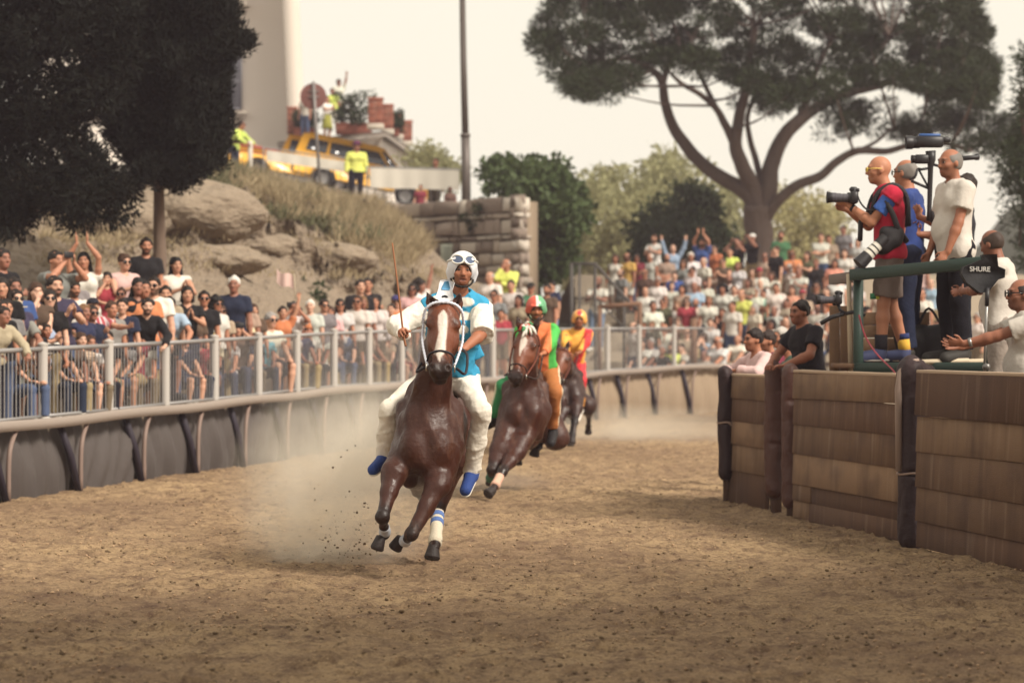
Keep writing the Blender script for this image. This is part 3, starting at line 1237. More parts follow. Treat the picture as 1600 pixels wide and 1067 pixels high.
# loose clods and crumbs on the track
def clods(n, seed, mat, name, ylo, yhi, smin, smax, zfn=None, xr=.19):
    r = np.random.default_rng(seed)
    y = ylo * (yhi / ylo) ** r.uniform(0, 1, n) if ylo > 0 else r.uniform(ylo, yhi, n)
    x = r.uniform(-1, 1, n) * (y * xr + .3)
    p = np.stack([x, y, np.zeros(n)], 1)
    p[:, 2] = track_height(p)
    cl = tri_noise(p, .9, 77, 2)
    keep = r.uniform(-.7, .6, n) < cl
    p = p[keep]
    n = len(p)
    s = smin + (smax - smin) * r.uniform(0, 1, n) ** 3.5
    g_ = (1 + 5 ** .5) / 2
    ico = np.array([(-1, g_, 0), (1, g_, 0), (-1, -g_, 0), (1, -g_, 0), (0, -1, g_), (0, 1, g_), (0, -1, -g_), (0, 1, -g_), (g_, 0, -1), (g_, 0, 1), (-g_, 0, -1), (-g_, 0, 1)]) / 1.9
    v = ico[None] * r.uniform(.5, 1.25, (n, 12, 1)) * np.stack([s, s * r.uniform(.6, 1.2, n), s * r.uniform(.4, .75, n)], 1)[:, None, :]
    a = r.uniform(0, 6.28, n)
    c, sn = np.cos(a)[:, None], np.sin(a)[:, None]
    vx = v[:, :, 0] * c - v[:, :, 1] * sn
    vy = v[:, :, 0] * sn + v[:, :, 1] * c
    v = np.stack([vx, vy, v[:, :, 2]], -1) + p[:, None, :] + np.array([0, 0, 1.0]) * (s * .2)[:, None, None]
    t = np.array([(0, 11, 5), (0, 5, 1), (0, 1, 7), (0, 7, 10), (0, 10, 11), (1, 5, 9), (5, 11, 4), (11, 10, 2), (10, 7, 6), (7, 1, 8), (3, 9, 4), (3, 4, 2), (3, 2, 6), (3, 6, 8), (3, 8, 9), (4, 9, 5), (2, 4, 11), (6, 2, 10), (8, 6, 7), (9, 8, 1)])
    t = (t[None] + 12 * np.arange(n)[:, None, None]).reshape(-1, 3)
    return tag(link(name, np_mesh(name, v.reshape(-1, 3), None, t, True), mat), kind='stuff')


clods(17000, 1, M('damp_clod', lin('#66543f'), .95, .4, 12), 'dirt_clods', 12, 50, .002, .019)
clods(14000, 2, M('dry_clod', lin('#a3876a'), .95, .3, 12), 'dirt_crumbs', 12, 45, .002, .018)
# clods thrown up by the hooves
r_ = np.random.default_rng(5)
MBc = MB()
for i in range(170):
    c = at(r_.normal(535, 26), 880 - abs(r_.normal(0, 60)), 21.6 + r_.normal(0, .4))
    if c[2] > .03:
        s = .0015 + .006 * r_.uniform() ** 2.5
        MBc.box(c, (s * 2, s * 2, s * 1.6), r_.normal(size=3))
for i in range(5):
    MBc.box(at(566 + r_.normal(0, 3), 885 + r_.normal(0, 4), 21.3), (.016, .016, .014), r_.normal(size=3))
tag(MBc.build('flying_clods', _mats['damp_clod']), kind='stuff')

# ------------------------------------------------------------------ outer rail, tarpaulins and fence along the crowd
PATH = catmull([(-8.6, 14), (-7.4, 20.5), (-6.35, 26), (-5.21, 31.3), (-4.41, 35), (-3.42, 40), (-2.55, 44.5), (-.75, 52.5), (1.35, 60), (3.2, 65.2), (5.4, 69.3), (8.0, 72.0), (12, 74)], 900)
_seg = np.concatenate([[0], np.cumsum(np.linalg.norm(np.diff(PATH, axis=0), axis=1))])


def path(sv, off=0.0):
    """point of the track edge at arc length sv, moved off metres away from the track; and the direction"""
    x, y = np.interp(sv, _seg, PATH[:, 0]), np.interp(sv, _seg, PATH[:, 1])
    x2, y2 = np.interp(sv + .2, _seg, PATH[:, 0]), np.interp(sv + .2, _seg, PATH[:, 1])
    d = nrm(V(x2 - x, y2 - y, 0))
    nl = V(-d[1], d[0], 0)
    return V(x, y, 0) + nl * off, d, nl


railz = lambda Y: np.interp(Y, [14, 26, 31, 45, 60, 69, 74], [.68, .74, .80, .96, .96, 1.12, 1.15])
topz = lambda Y: np.interp(Y, [14, 26, 30.6, 37, 46, 64, 74], [1.42, 1.52, 1.6, 1.7, 1.86, 2.0, 2.06])
_pp = PATH[:, 0] / PATH[:, 1] * F + 800
S0 = float(np.interp(8, _pp, _seg)) - .3
BAY = 2.13
NB = 21
GALV = M('galvanised', lin('#949190'), .45, .12, 9, metal=.35, spec=.4)
RAILM = M('rail_paint', lin('#8b7f76'), .7, .16, 5, .2, 40)
PIPE = M('support_pipe', lin('#7a675e'), .6, .2, 8)
TARP = M('tarpaulin', lin('#4e4846'), .7, .28, 2.4, .35, 7, spec=.25)
TARP2 = M('sunlit_dusty_tarpaulin', lin('#8d7c69'), .8, .25, 2.4, .35, 7, spec=.15)  # paler tan for the far bays: dust, with sunlight put into the colour
DARKT = M('dark_batten', lin('#2c2630'), .7, .2, 12)
rail = empty('running_rail', (*path(S0)[0][:2], 0), 0, 'long beige running rail on bent pipes below the crowd fence', 'rail')
ro = np.array(rail.location)
mb = MB()
ss = np.arange(S0 - BAY * 3, S0 + BAY * NB, .35)
sec = np.array([(-.07, -.055), (.06, -.055), (.06, .04), (.03, .055), (-.05, .055), (-.07, .04)])
vv = []
for s_ in ss:
    p, d, nl = path(s_, -.02)
    z = railz(p[1]) + .01 * math.sin(s_ * 1.3)
    vv.append(np.array([p - nl * (-a) * -1 * 1 + V(0, 0, z + b_) if False else p + nl * a + V(0, 0, z + b_) for a, b_ in sec]))
n6 = 6
q = [(i * n6 + k, i * n6 + (k + 1) % n6, (i + 1) * n6 + (k + 1) % n6, (i + 1) * n6 + k) for i in range(len(ss) - 1) for k in range(n6)]
mb.add(np.concatenate(vv) - ro, q)
mb.build('rail', RAILM, rail, False)
ORDW = 'first second third fourth fifth sixth seventh eighth ninth tenth eleventh twelfth thirteenth fourteenth fifteenth sixteenth seventeenth eighteenth nineteenth twentieth'.split()
bar_me = None
for b in range(-1, NB - 2):
    onum = ORDW[b + 1]
    s0 = S0 + b * BAY
    p0, d, nl = path(s0, .30)
    p1, _, _ = path(s0 + BAY, .30)
    zr, zt = railz(p0[1]), topz(p0[1])
    zt1, zr1 = topz(p1[1]), railz(p1[1])
    f = empty('fence_panel', (p0[0], p0[1], zr - .05), 0, onum + ' panel of the galvanised crowd fence counted from the left edge', 'fence', 'crowd fence panels along the track')
    fo = np.array(f.location)
    mb = MB()
    mb.cyl(p0 - fo + V(0, 0, zr - .12), p0 - fo + V(0, 0, zt + .035), .058, seg=12)
    mb.lathe(p0 - fo + V(0, 0, zt + .03), [(.064, 0), (.064, .02), (0, .045)], 12)
    mb.build('post', M('post_paint', lin('#aba59f'), .55, .12, 9), f, True, auto=50)
    a, c = p0 - fo + V(0, 0, zt - .01), p1 - fo + V(0, 0, zt1 - .01)
    mb = MB()
    mb.cyl(a, c, .027, seg=8)
    mb.build('top_rail', GALV, f, True)
    a2, c2 = p0 - fo + V(0, 0, zr + .04), p1 - fo + V(0, 0, zr1 + .04)
    mb = MB()
    mb.cyl(a2, c2, .02, seg=8)
    mb.build('bottom_rail', GALV, f, True)
    for k in range(1, 19):
        t = k / 19
        lo_, hi_ = a2 + (c2 - a2) * t, a + (c - a) * t
        if bar_me is None:
            m_ = MB()
            m_.tube([(0, 0, 0), (0, 0, 1)], .0066, 5, cap=False)
            bar_me = m_.mesh('bar', True)
        o = link('bar', bar_me, GALV, f)
        o.location = lo_
        o.scale = (1, 1, hi_[2] - lo_[2])
    # bent support pipe of the rail
    ps, d, nl = path(s0 + .25, -.06)
    zs = railz(ps[1])
    mb = MB()
    mb.tube(catmull([ps, ps + V(0, 0, zs * .45), ps + V(0, 0, zs * .72) + d * .05, ps + d * .28 + V(0, 0, zs * .93) + nl * .03, ps + d * .42 + V(0, 0, zs - .03) + nl * .05], 12) - ro, .027, 8)
    mb.build('support', PIPE, rail, True)
    # tarpaulin and dark batten
    n_, m_ = 30, 15
    rs = np.random.default_rng(100 + b)
    tv = []
    ph = rs.uniform(0, 6, 5)
    L0 = .05
    for i in range(n_):
        u = i / (n_ - 1)
        for j in range(m_):
            w = j / (m_ - 1)
            sp = s0 + L0 + u * (BAY - .02) + (1 - w) * .36
            pp, dd, nn = path(sp, .0)
            zz = railz(pp[1]) * w * .985 + .0
            x_ = u * 3.2 + (1 - w) * (.3 + .6 * math.sin(ph[4]))
            fold = .03 * math.sin(x_ * 5 + ph[0] + w * 2) * (1 - .4 * w) + .024 * math.sin(x_ * 11 + ph[1] - w * 3) + .02 * math.sin(x_ * 2.2 + ph[2]) + .012 * math.sin(x_ * 23 + ph[3] + w * 5)
            tv.append(pp + nn * (.14 - .13 * (1 - w) * .4 - .07 * math.sin(w * math.pi) + fold) + V(0, 0, zz - .03))
    tq = [(i * m_ + j, (i + 1) * m_ + j, (i + 1) * m_ + j + 1, i * m_ + j + 1) for i in range(n_ - 1) for j in range(m_ - 1)]
    tv = np.array(tv)
    org = tv[0]
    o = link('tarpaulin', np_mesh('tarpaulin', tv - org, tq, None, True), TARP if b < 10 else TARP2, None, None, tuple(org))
    tag(o, onum + ' creased tarpaulin below the running rail counted from the left edge', 'tarpaulin', 'tarpaulins below the rail')
    mb = MB()
    a, dd, nn = path(s0 + BAY * .98 - .08, -.005)
    c, _, n2 = path(s0 + BAY * .98 + .30, -.01)
    za = railz(a[1])
    mb.tube(np.array([a + nn * .05 + V(0, 0, za - .06), (a + c) / 2 + nn * .0 + V(0, 0, za * .5), c - n2 * .02 + V(0, 0, -.03)]) - org, [.05, .055, .05], 4)
    mb.build('batten', DARKT, o)

# low wall behind the tarpaulin and the sloping stand the spectators are on
SLOPE = .45
DMAX = 3.0
stand_z = lambda d, zr: zr - .06 + SLOPE * max(0.0, d - .7)
sv = np.arange(S0 - BAY * 3, S0 + BAY * 16.3, .5)
dv = np.array([.17, .171, .4, .7, 1.0, 1.001, 1.4, 1.401, 1.8, 1.801, 2.2, 2.201, 2.6, 2.601, 3.0, 3.6, 5.0, 5.3])
gv = []
for s_ in sv:
    for k, d_ in enumerate(dv):
        p, d, nl = path(s_, d_)
        zr = railz(p[1])
        z = stand_z(min(d_, DMAX + .3), zr) if 0 < k < 17 else -.2
        z = z if k < 4 or k == 17 else round((z - zr) / .18) * .18 + zr
        gv.append(p + V(0, 0, z))
kd = len(dv)
gq = [(i * kd + j, i * kd + j + 1, (i + 1) * kd + j + 1, (i + 1) * kd + j) for i in range(len(sv) - 1) for j in range(kd - 1)]
tag(link('terrace', np_mesh('terrace', np.array(gv), [x[::-1] for x in gq]), M('terrace_concrete', lin('#8a7a68'), .95, .2, 3)), kind='structure')


def solve_spot(px, py, H, s_lo=S0 - 5, s_hi=S0 + BAY * 17, maxd=2.9):
    """where on the stand a figure of height H has the top of its head at this pixel"""
    best = None
    Y0 = float(np.interp(px, _pp, PATH[:, 1]))
    for k in range(160):
        Y = Y0 + .3 + k * .08
        p = at(px, py, Y)
        i = np.argmin((PATH[:, 0] - p[0]) ** 2 + (PATH[:, 1] - p[1]) ** 2)
        dist = math.hypot(PATH[i, 0] - p[0], PATH[i, 1] - p[1])
        if dist < .62:
            continue
        if dist > maxd:
            break
        zf = stand_z(dist, railz(PATH[i, 1]))
        h = p[2] - zf
        if best is None or abs(h - H) < best[0]:
            best = (abs(h - H), V(p[0], p[1], zf), h, dist)
    return best


# ------------------------------------------------------------------ rocky bank, plateau road
_rp = [-260, -100, 100, 250, 340, 420, 500, 560, 600, 640, 690, 740, 830]
_ry = [70, 71, 74, 75, 76, 77, 77.5, 77, 76, 73, 70.5, 68, 66]
_rt = [272, 275, 283, 288, 278, 298, 316, 328, 330, 362, 405, 440, 460]
_qp = [-260, -100, 100, 250, 340, 420, 500, 560, 600, 700, 824]
_qy = [70, 71, 74, 75, 76, 77, 77.5, 77.5, 76.5, 74, 71.4]
_qt = [272, 275, 283, 288, 278, 297, 314, 325, 322, 313, 306]


def toeY(px):
    return float(np.interp(px, _pp, PATH[:, 1])) + 9.0


nu, nv = 260, 150
hv = []
pxs = np.linspace(-260, 806, nu)
for px in pxs:
    Yt, Yr = toeY(px), float(np.interp(px, _rp, _ry))
    Yr = max(Yr, Yt + 2)
    zt = stand_z(DMAX, railz(Yt - 9)) - .15
    zr = at(px, float(np.interp(px, _rp, _rt)), Yr)[2]
    for j in range(nv):
        v = j / (nv - 1)
        Y = Yt + (Yr - Yt) * v
        prof = .62 * (1 - (1 - v) ** 2.2) + .38 * v
        hv.append((at(px, 0, Y)[0], Y, zt + (zr - zt) * prof))
hv = np.array(hv)
# strata: ledges running along the bank
wgt = np.tile(np.clip(np.sin(np.linspace(0, 1, nv) * np.pi) * 1.6, 0, 1), nu)
n1 = tri_noise(hv * V(.5, .5, .9), .55, 21, 5)
n2 = tri_noise(hv * V(.5, .35, 2.6), .8, 22, 4)
n3 = tri_noise(hv * V(1, 1, 2.2), 2.4, 23, 3)
led = hv[:, 2] * 1.9 + n1 * 1.6
led = np.abs((led % 1.0) - .5) * 2
n4 = 1 - np.abs(tri_noise(hv * V(.7, .5, 1.6), 1.1, 24, 4)) * 2.2
n5 = 1 - np.abs(tri_noise(hv * V(1, .8, 2.4), 2.8, 25, 3)) * 2.2
rk = np.clip(.35 + tri_noise(hv, .22, 26, 2) * 2.2, .25, 1.1)
disp = wgt * rk * (.7 * n1 + .6 * n2 + .26 * n3 + .5 * (led ** 2) + .45 * np.maximum(0, n4) ** 3 + .2 * np.maximum(0, n5) ** 3)
hv[:, 1] -= disp * 1.3
hv[:, 2] += disp * .55
ii = np.arange(nu * nv).reshape(nu, nv)
hq = np.stack([ii[:-1, :-1], ii[1:, :-1], ii[1:, 1:], ii[:-1, 1:]], -1).reshape(-1, 4)
ROCK = M('rock_bank', lin('#51453a'), .95, 0, 1.7, 1.0, 3, col2=lin('#a4937f'), bdist=.3, detail=9, stretch=(1, 1, 2.6))
tag(link('rocky_bank', np_mesh('rocky_bank', hv, hq, None, True), ROCK), kind='structure')
HG = hv.reshape(nu, nv, 3)


def bank(px, py):
    """nearest point of the bank that shows at a pixel"""
    P = hv
    x = P[:, 0] / P[:, 1] * F + 800
    y = 533.5 - (P[:, 2] - CAMH) / P[:, 1] * F
    d = (x - px) ** 2 + (y - py) ** 2
    m = d < 60
    if m.any():
        idx = np.nonzero(m)[0]
        return P[idx[np.argmin(P[idx, 1])]]
    return P[np.argmin(d)]


# plateau behind the ridge with the road on it
pv = []
_q2 = [250, 256, 258, 260, 264, 277, 295, 307, 316, 330, 338]
for px, Y, z, z2 in zip(_qp, _qy, _qt, _q2):
    p, p2 = at(px, z, Y), at(px, z2, 94)
    pv += [p - V(0, 0, .12), p2, at(px, 0, 112) * V(1, 1, 0) + V(0, 0, p2[2] + .3), at(px, 0, 170) * V(1, 1, 0) + V(0, 0, p2[2] - 3)]
pq = [(i * 4 + j, (i + 1) * 4 + j, (i + 1) * 4 + j + 1, i * 4 + j + 1) for i in range(len(_qp) - 1) for j in range(3)]
tag(link('road', np_mesh('road', pv, pq), M('asphalt', lin('#5d5852'), .9, .2, 3)), kind='structure')

# boulders in the bank
def boulder(c, r, seed, label):
    n = 22
    th, ph = np.meshgrid(np.linspace(0, 2 * np.pi, n * 2, endpoint=False), np.linspace(.02, np.pi - .02, n), indexing='ij')
    u = np.stack([np.sin(ph) * np.cos(th), np.sin(ph) * np.sin(th), np.cos(ph)], -1).reshape(-1, 3)
    k = 1 + .3 * tri_noise(u, 1.5, seed, 4) + .12 * (1 - np.abs(tri_noise(u * V(1, 1, 2.2), 2.6, seed + 1, 3)) * 2) + .05 * tri_noise(u * V(1, 1, 3), 7, seed + 2, 2)
    v = u * k[:, None] * r
    i = np.arange(n * 2 * n).reshape(n * 2, n)
    i2 = np.roll(i, -1, 0)
    q = np.stack([i[:, :-1], i[:, 1:], i2[:, 1:], i2[:, :-1]], -1).reshape(-1, 4)
    o = link('boulder', np_mesh('boulder', v, q, None, True), M('boulder_rock', lin('#54483d'), .95, 0, 1.7, 1.0, 3, col2=lin('#a3937f'), bdist=.22, stretch=(1, 1, 2)), None, None, tuple(c))
    tag(o, label, 'boulder')


def bpos(px, py, dy=0):
    b_ = bank(px, py)
    return at(px, py, b_[1] + dy)


boulder(bpos(300, 335, .6), V(1.25, 1.2, .62), 4, 'largest pale boulder on the bank just right of the cypress trunk')
boulder(bpos(170, 352, .5), V(1.1, .9, .45), 6, 'flat boulder on the dark bank left of the cypress trunk')
boulder(bpos(418, 388, .55), V(.62, .6, .26), 8, 'small rounded rock jutting from the dry bank under the grass')
boulder(bpos(520, 404, .6), V(.9, .7, .3), 9, 'low rock ledge on the bank above the seated crowd')

boulder(bpos(345, 408, .6), V(.8, .6, .28), 12, 'broad low rock above the white haired man in navy')

# ------------------------------------------------------------------ dry-stone retaining wall, stone by stone
W0, W1 = at(556, 318, 76.5), at(818, 302, 71.0)
wall = empty('stone_wall', (W0[0], W0[1], 1.2), 0, 'tall retaining wall of rough grey brown stones under the road', 'wall')
wo_ = np.array(wall.location)
wd = (W1 - W0) * V(1, 1, 0)
WL = np.linalg.norm(wd)
wd = wd / WL
wn_ = V(wd[1], -wd[0], 0)
if wn_[1] > 0:
    wn_ = -wn_
mb = MB()
zlo, zhi = 1.0, 5.15
mb.prism([(0, 0), (WL, 0), (WL - .02, W1[2] - zlo - .2), (0, W0[2] - zlo - .2)], wd, V(0, 0, 1), -wn_, V(W0[0], W0[1], zlo) - wo_ - wn_ * .08, .4)
mb.build('mortar_core', M('mortar', lin('#7c6d5c'), .95, .3, 3), wall)
STONE = [M('wall_stone_' + n, lin(c), .95, .28, 5, .6, 14, bdist=.05) for n, c in (('a', '#93857a'), ('b', '#aa9d90'), ('c', '#7d7066'), ('d', '#bab0a4'))]
stone_me = []
for k in range(6):
    mb = MB()
    mb.box((0, 0, 0), (1, 1, 1), bev=.065)
    me = mb.mesh('stone')
    vvv = np.array([v.co[:] for v in me.vertices])
    vvv += rng.normal(0, .045, vvv.shape)
    me.vertices.foreach_set('co', vvv.astype(np.float32).ravel())
    stone_me.append(me)
z = 1.5
RR = random.Random(3)
while z < 5.75:
    h_ = RR.choice((.14, .2, .26, .32, .4))
    x = RR.uniform(-.2, 0)
    while x < WL - .02:
        w_ = min(RR.choice((.25, .35, .5, .65, .9)) * RR.uniform(.8, 1.2), WL - x + .03)
        topz_ = W0[2] + (W1[2] - W0[2]) * (x + w_ / 2) / WL
        if z + h_ * .6 < topz_ and w_ > .08:
            hh = min(h_, topz_ - z + .08)
            lean = -.06 * (z - 4) * 0
            me = RR.choice(stone_me)
            o = link('stone', me, RR.choice(STONE), wall)
            o.location = V(W0[0], W0[1], 0) + wd * (x + w_ / 2) + V(0, 0, z + hh / 2) - wn_ * RR.uniform(.0, .06) - wo_
            o.rotation_euler = (RR.uniform(-.04, .04), RR.uniform(-.05, .05), math.atan2(wd[1], wd[0]) + RR.uniform(-.04, .04))
            o.scale = (w_ - .03, .36 * RR.uniform(.9, 1.12), (hh - .025) * RR.uniform(.86, 1.06))
        x += w_
    z += h_
# right-hand return of the wall, also of stones
z = 1.3
while z < 5.1:
    h_ = RR.choice((.26, .32, .4))
    for k in range(4):
        o = link('stone', RR.choice(stone_me), RR.choice(STONE), wall)
        o.location = W1 * V(1, 1, 0) + V(-.12 + .05 * (4.5 - z), .35 + k * .8, z + h_ / 2) - wo_
        o.scale = (.4, .76, h_ - .03)
    z += h_

# small notice board on the wall
sb = empty('notice_board', tuple(at(699, 400, 73.0)), 0, 'small pale notice board fixed low on the stone wall', 'sign')
mb = MB(); mb.box((0, 0, 0), (.34, .03, .62), bev=.008)
mb.build('board', M('board_pale', lin('#a5aa9c'), .6, .15, 10), sb)
mb = MB(); mb.box((-.02, -.0185, -.24), (.27, .006, .12))
mb.build('blue_strip', M('board_blue', lin('#32405f'), .6), sb)
mb = MB()
for i in range(5):
    mb.box((0, -.0185, .2 - i * .075), (.2 - .03 * (i % 2), .005, .018))
mb.build('text_lines', M('board_text', lin('#5d6b6a'), .6), sb)
# ------------------------------------------------------------------ trees, shrubs and grass
def leaf_mesh(name, centers, normals, dirs, length, width, bend=0.0):
    """many small pointed leaves: one diamond-shaped blade each"""
    n = len(centers)
    d = dirs / (np.linalg.norm(dirs, axis=1)[:, None] + 1e-9)
    s = np.cross(d, normals)
    s /= np.linalg.norm(s, axis=1)[:, None] + 1e-9
    L, W = np.asarray(length).reshape(-1, 1), np.asarray(width).reshape(-1, 1)
    up = np.cross(s, d)
    v = np.stack([centers, centers + d * L * .5 + s * W * .5 + up * bend * L, centers + d * L, centers + d * L * .5 - s * W * .5 + up * bend * L], 1)
    q = np.arange(n * 4).reshape(n, 4)
    return np_mesh(name, v.reshape(-1, 3), q)


def leaf_mat(name, c1, c2, rough=.6, trans=.0, scale=1.4):
    if name in _mats:
        return _mats[name]
    m = M(name, lin(c1), rough, 0, scale, col2=lin(c2), spec=.1, detail=6)
    if trans:
        nt = m.node_tree
        b = nt.nodes['Principled BSDF']
        t = nt.nodes.new('ShaderNodeBsdfTranslucent')
        src = b.inputs['Base Color'].links[0].from_socket
        nt.links.new(src, t.inputs['Color'])
        mx = nt.nodes.new('ShaderNodeMixShader')
        mx.inputs[0].default_value = trans
        nt.links.new(b.outputs[0], mx.inputs[1])
        nt.links.new(t.outputs[0], mx.inputs[2])
        nt.links.new(mx.outputs[0], nt.nodes['Material Output'].inputs['Surface'])
    return m


BARK = M('bark', lin('#4a3a31'), .95, .35, 5, 1.0, 9, bdist=.06, stretch=(1, 1, .25))
BARK_P = M('pine_bark', lin('#5c4f48'), .95, .35, 3, 1.0, 6, bdist=.08, stretch=(1, 1, .3))


def in_poly(x, y, poly):
    inside = np.zeros(len(x), bool)
    j = len(poly) - 1
    for i in range(len(poly)):
        xi, yi = poly[i]
        xj, yj = poly[j]
        c = ((yi > y) != (yj > y)) & (x < (xj - xi) * (y - yi) / (yj - yi + 1e-12) + xi)
        inside ^= c
        j = i
    return inside


def limbs(base, specs, mat, name='trunk', parent=None):
    mb = MB()
    for pts, r0, r1, seg in specs:
        p = catmull(pts, max(6, len(pts) * 6))
        k = np.linspace(0, 1, len(p))
        rad = r0 + (r1 - r0) * k ** .8
        p = p + np.stack([tri_noise(p, 1.3, i, 2) for i in (1, 2, 3)], 1) * rad[:, None] * .35
        mb.tube(p - base, rad, seg)
    return mb.build(name, mat, parent, True)


def puff_tree(seed, n_puffs, per, rad, length, width, poly=None, Yc=60, depth=3, blobs=None, radial=.8, flat=.75, inner=.15, up=0.0, holes=None, gap=0):
    """leaf tufts gathered in puffs; puff centres fill an outline (as seen at distance Yc) with real depth"""
    r = np.random.default_rng(seed)
    if blobs is None:
        poly = np.array(poly, float)
        lo, hi = poly.min(0), poly.max(0)
        C = []
        tries = 0
        while len(C) < n_puffs and tries <= 120:
            x = r.uniform(lo[0], hi[0], 400)
            y = r.uniform(lo[1], hi[1], 400)
            m = in_poly(x, y, poly)
            if holes:
                for hx, hy, hr in holes:
                    m &= ((x - hx) ** 2 + (y - hy) ** 2) > hr * hr
            for a, b in zip(x[m], y[m]):
                q = at(a, b, Yc + r.normal(0, depth * .5))
                if not gap or not C or np.min(np.hypot(np.array(C)[:, 0] - q[0], np.array(C)[:, 2] - q[2])) > gap:
                    C.append(q)
            tries += 1
            if tries > 120:
                break
        C = np.array(C[:n_puffs])
        n_puffs = len(C)
    else:
        C = np.asarray(blobs, float)
        n_puffs = len(C)
    R_ = rad * r.uniform(.55, 1.3, n_puffs)
    u = r.normal(size=(n_puffs, per, 3))
    u /= np.linalg.norm(u, axis=2)[..., None]
    rr = (inner + (1 - inner) * r.uniform(0, 1, (n_puffs, per)) ** .5)[..., None]
    pos = C[:, None, :] + u * rr * R_[:, None, None] * np.array([1, 1, flat])
    dirs = u * radial + r.normal(size=u.shape) * (1 - radial) * .8 + np.array([0, 0, up])
    nor = r.normal(size=u.shape)
    n = n_puffs * per
    return leaf_mesh('crown', pos.reshape(-1, 3), nor.reshape(-1, 3), dirs.reshape(-1, 3), length * r.uniform(.6, 1.3, n), width * r.uniform(.7, 1.3, n)), C


def add_crown(me, tree, mat, origin, name='crown'):
    me.transform(Matrix.Translation(-Vector([float(x) for x in origin])))
    o = link(name, me, mat, tree)
    o['kind'] = 'stuff'
    return o


# ---- umbrella pine
YP = 84.0
pine = empty('pine_tree', tuple(at(1192, 445, YP)), 0, 'huge umbrella pine with forked trunk rising above the far crowd', 'tree')
po = np.array(pine.location)
A_ = lambda px, py, dy=0: at(px, py, YP + dy)
specs = [([A_(1194, 470), A_(1193, 420), A_(1190, 370), A_(1186, 320, -.1)], .47, .42, 16),
         ([A_(1188, 345), A_(1176, 312, .1), A_(1150, 290, .2), A_(1110, 265, .4), A_(1075, 232, .5), A_(1052, 200, .4), A_(1040, 165, .2), A_(1034, 130), A_(1020, 110), A_(985, 92), A_(945, 98)], .34, .07, 12),
         ([A_(1034, 132), A_(1045, 100), A_(1060, 70), A_(1050, 30)], .13, .05, 8), ([A_(1020, 110), A_(995, 118, -.6), A_(960, 115, -1), A_(925, 108, -1.2)], .08, .03, 7),
         ([A_(1188, 330), A_(1178, 295), A_(1163, 262, -.4), A_(1150, 228, -.6), A_(1156, 190, -.8), A_(1164, 150, -1), A_(1170, 100, -1), A_(1180, 40, -1)], .34, .1, 12),
         ([A_(1148, 225, -.6), A_(1134, 195, -.8), A_(1122, 172, -1), A_(1100, 152, -1.4), A_(1066, 132, -1.8), A_(1050, 118, -2)], .17, .05, 9),
         ([A_(1120, 170, -1), A_(1105, 140, -.6), A_(1090, 110, .0), A_(1080, 60, .4)], .11, .04, 8),
         ([A_(1192, 325), A_(1189, 285, .5), A_(1179, 245, .8), A_(1170, 210, .9), A_(1168, 180, .9), A_(1185, 140, .9)], .15, .06, 8),
         ([A_(1194, 335), A_(1203, 290), A_(1206, 258, .2), A_(1220, 220, .3), A_(1248, 190, .4), A_(1282, 163, .6), A_(1330, 145, .8), A_(1385, 130, 1), A_(1440, 105, 1)], .36, .11, 12),
         ([A_(1250, 187, .4), A_(1262, 150, .2), A_(1275, 110, .1), A_(1300, 60)], .17, .06, 8), ([A_(1330, 145, .8), A_(1360, 100, .6), A_(1390, 60, .5)], .14, .05, 8),
         ([A_(1196, 350), A_(1212, 318, -.3), A_(1242, 292, -.5), A_(1280, 276, -.7), A_(1308, 252, -.9), A_(1340, 236, -1), A_(1385, 236, -1.1), A_(1420, 228, -1.2), A_(1470, 224, -1.4), A_(1520, 236, -1.5)], .23, .06, 10),
         ([A_(1340, 236, -1), A_(1370, 220, -1), A_(1395, 200, -1), A_(1440, 190, -1)], .08, .03, 6), ([A_(1385, 130, 1), A_(1440, 140, .6), A_(1500, 145, .2), A_(1540, 150, 0)], .07, .03, 6)]
limbs(po, [(a_, b_ * .86, c_, d_) for a_, b_, c_, d_ in specs], BARK_P, 'trunk', pine)
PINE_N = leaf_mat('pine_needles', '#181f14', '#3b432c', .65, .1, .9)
poly = [(842, 60), (855, 22), (890, -15), (960, -70), (1150, -110), (1400, -90), (1500, -20), (1535, 50), (1550, 120), (1530, 160), (1480, 150), (1440, 128), (1385, 118), (1335, 132), (1290, 140), (1240, 150),
        (1215, 172), (1180, 140), (1130, 112), (1085, 106), (1040, 92), (1010, 100), (985, 130), (945, 150), (918, 152), (885, 128), (862, 100), (838, 84)]
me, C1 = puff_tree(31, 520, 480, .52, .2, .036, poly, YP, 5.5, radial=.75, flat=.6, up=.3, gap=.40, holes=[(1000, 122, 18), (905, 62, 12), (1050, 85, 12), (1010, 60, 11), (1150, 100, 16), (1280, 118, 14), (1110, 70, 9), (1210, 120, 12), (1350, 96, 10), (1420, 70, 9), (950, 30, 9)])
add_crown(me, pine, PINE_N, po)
mbt = MB()
_lp = np.concatenate([catmull(s_[0], 14) for s_ in specs[1:]])
for c_ in C1[::3]:
    k = _lp[np.argmin(np.linalg.norm(_lp - c_, axis=1) + 2 * (_lp[:, 2] > c_[2]))]
    mbt.tube(catmull([k, (k + c_) / 2 - V(0, 0, .15), c_], 7) - po, np.linspace(.045, .012, 7), 5)
mbt.build('twigs', BARK_P, pine, True)
extra = []
r_ = np.random.default_rng(8)
for (x0, y0, x1, y1, n_) in ((1290, 160, 1385, 205, 16), (1385, 195, 1470, 215, 10), (1425, 130, 1540, 200, 26), (1480, 190, 1610, 235, 24), (1150, 130, 1260, 165, 14), (880, 105, 960, 150, 14), (1090, 235, 1120, 250, 0)):
    for _ in range(n_):
        extra.append(at(r_.uniform(x0, x1), r_.uniform(y0, y1), YP + r_.normal(-.6, 1.0)))
me, _ = puff_tree(32, 0, 260, .40, .2, .03, blobs=extra, radial=.75, flat=.65, up=.2)
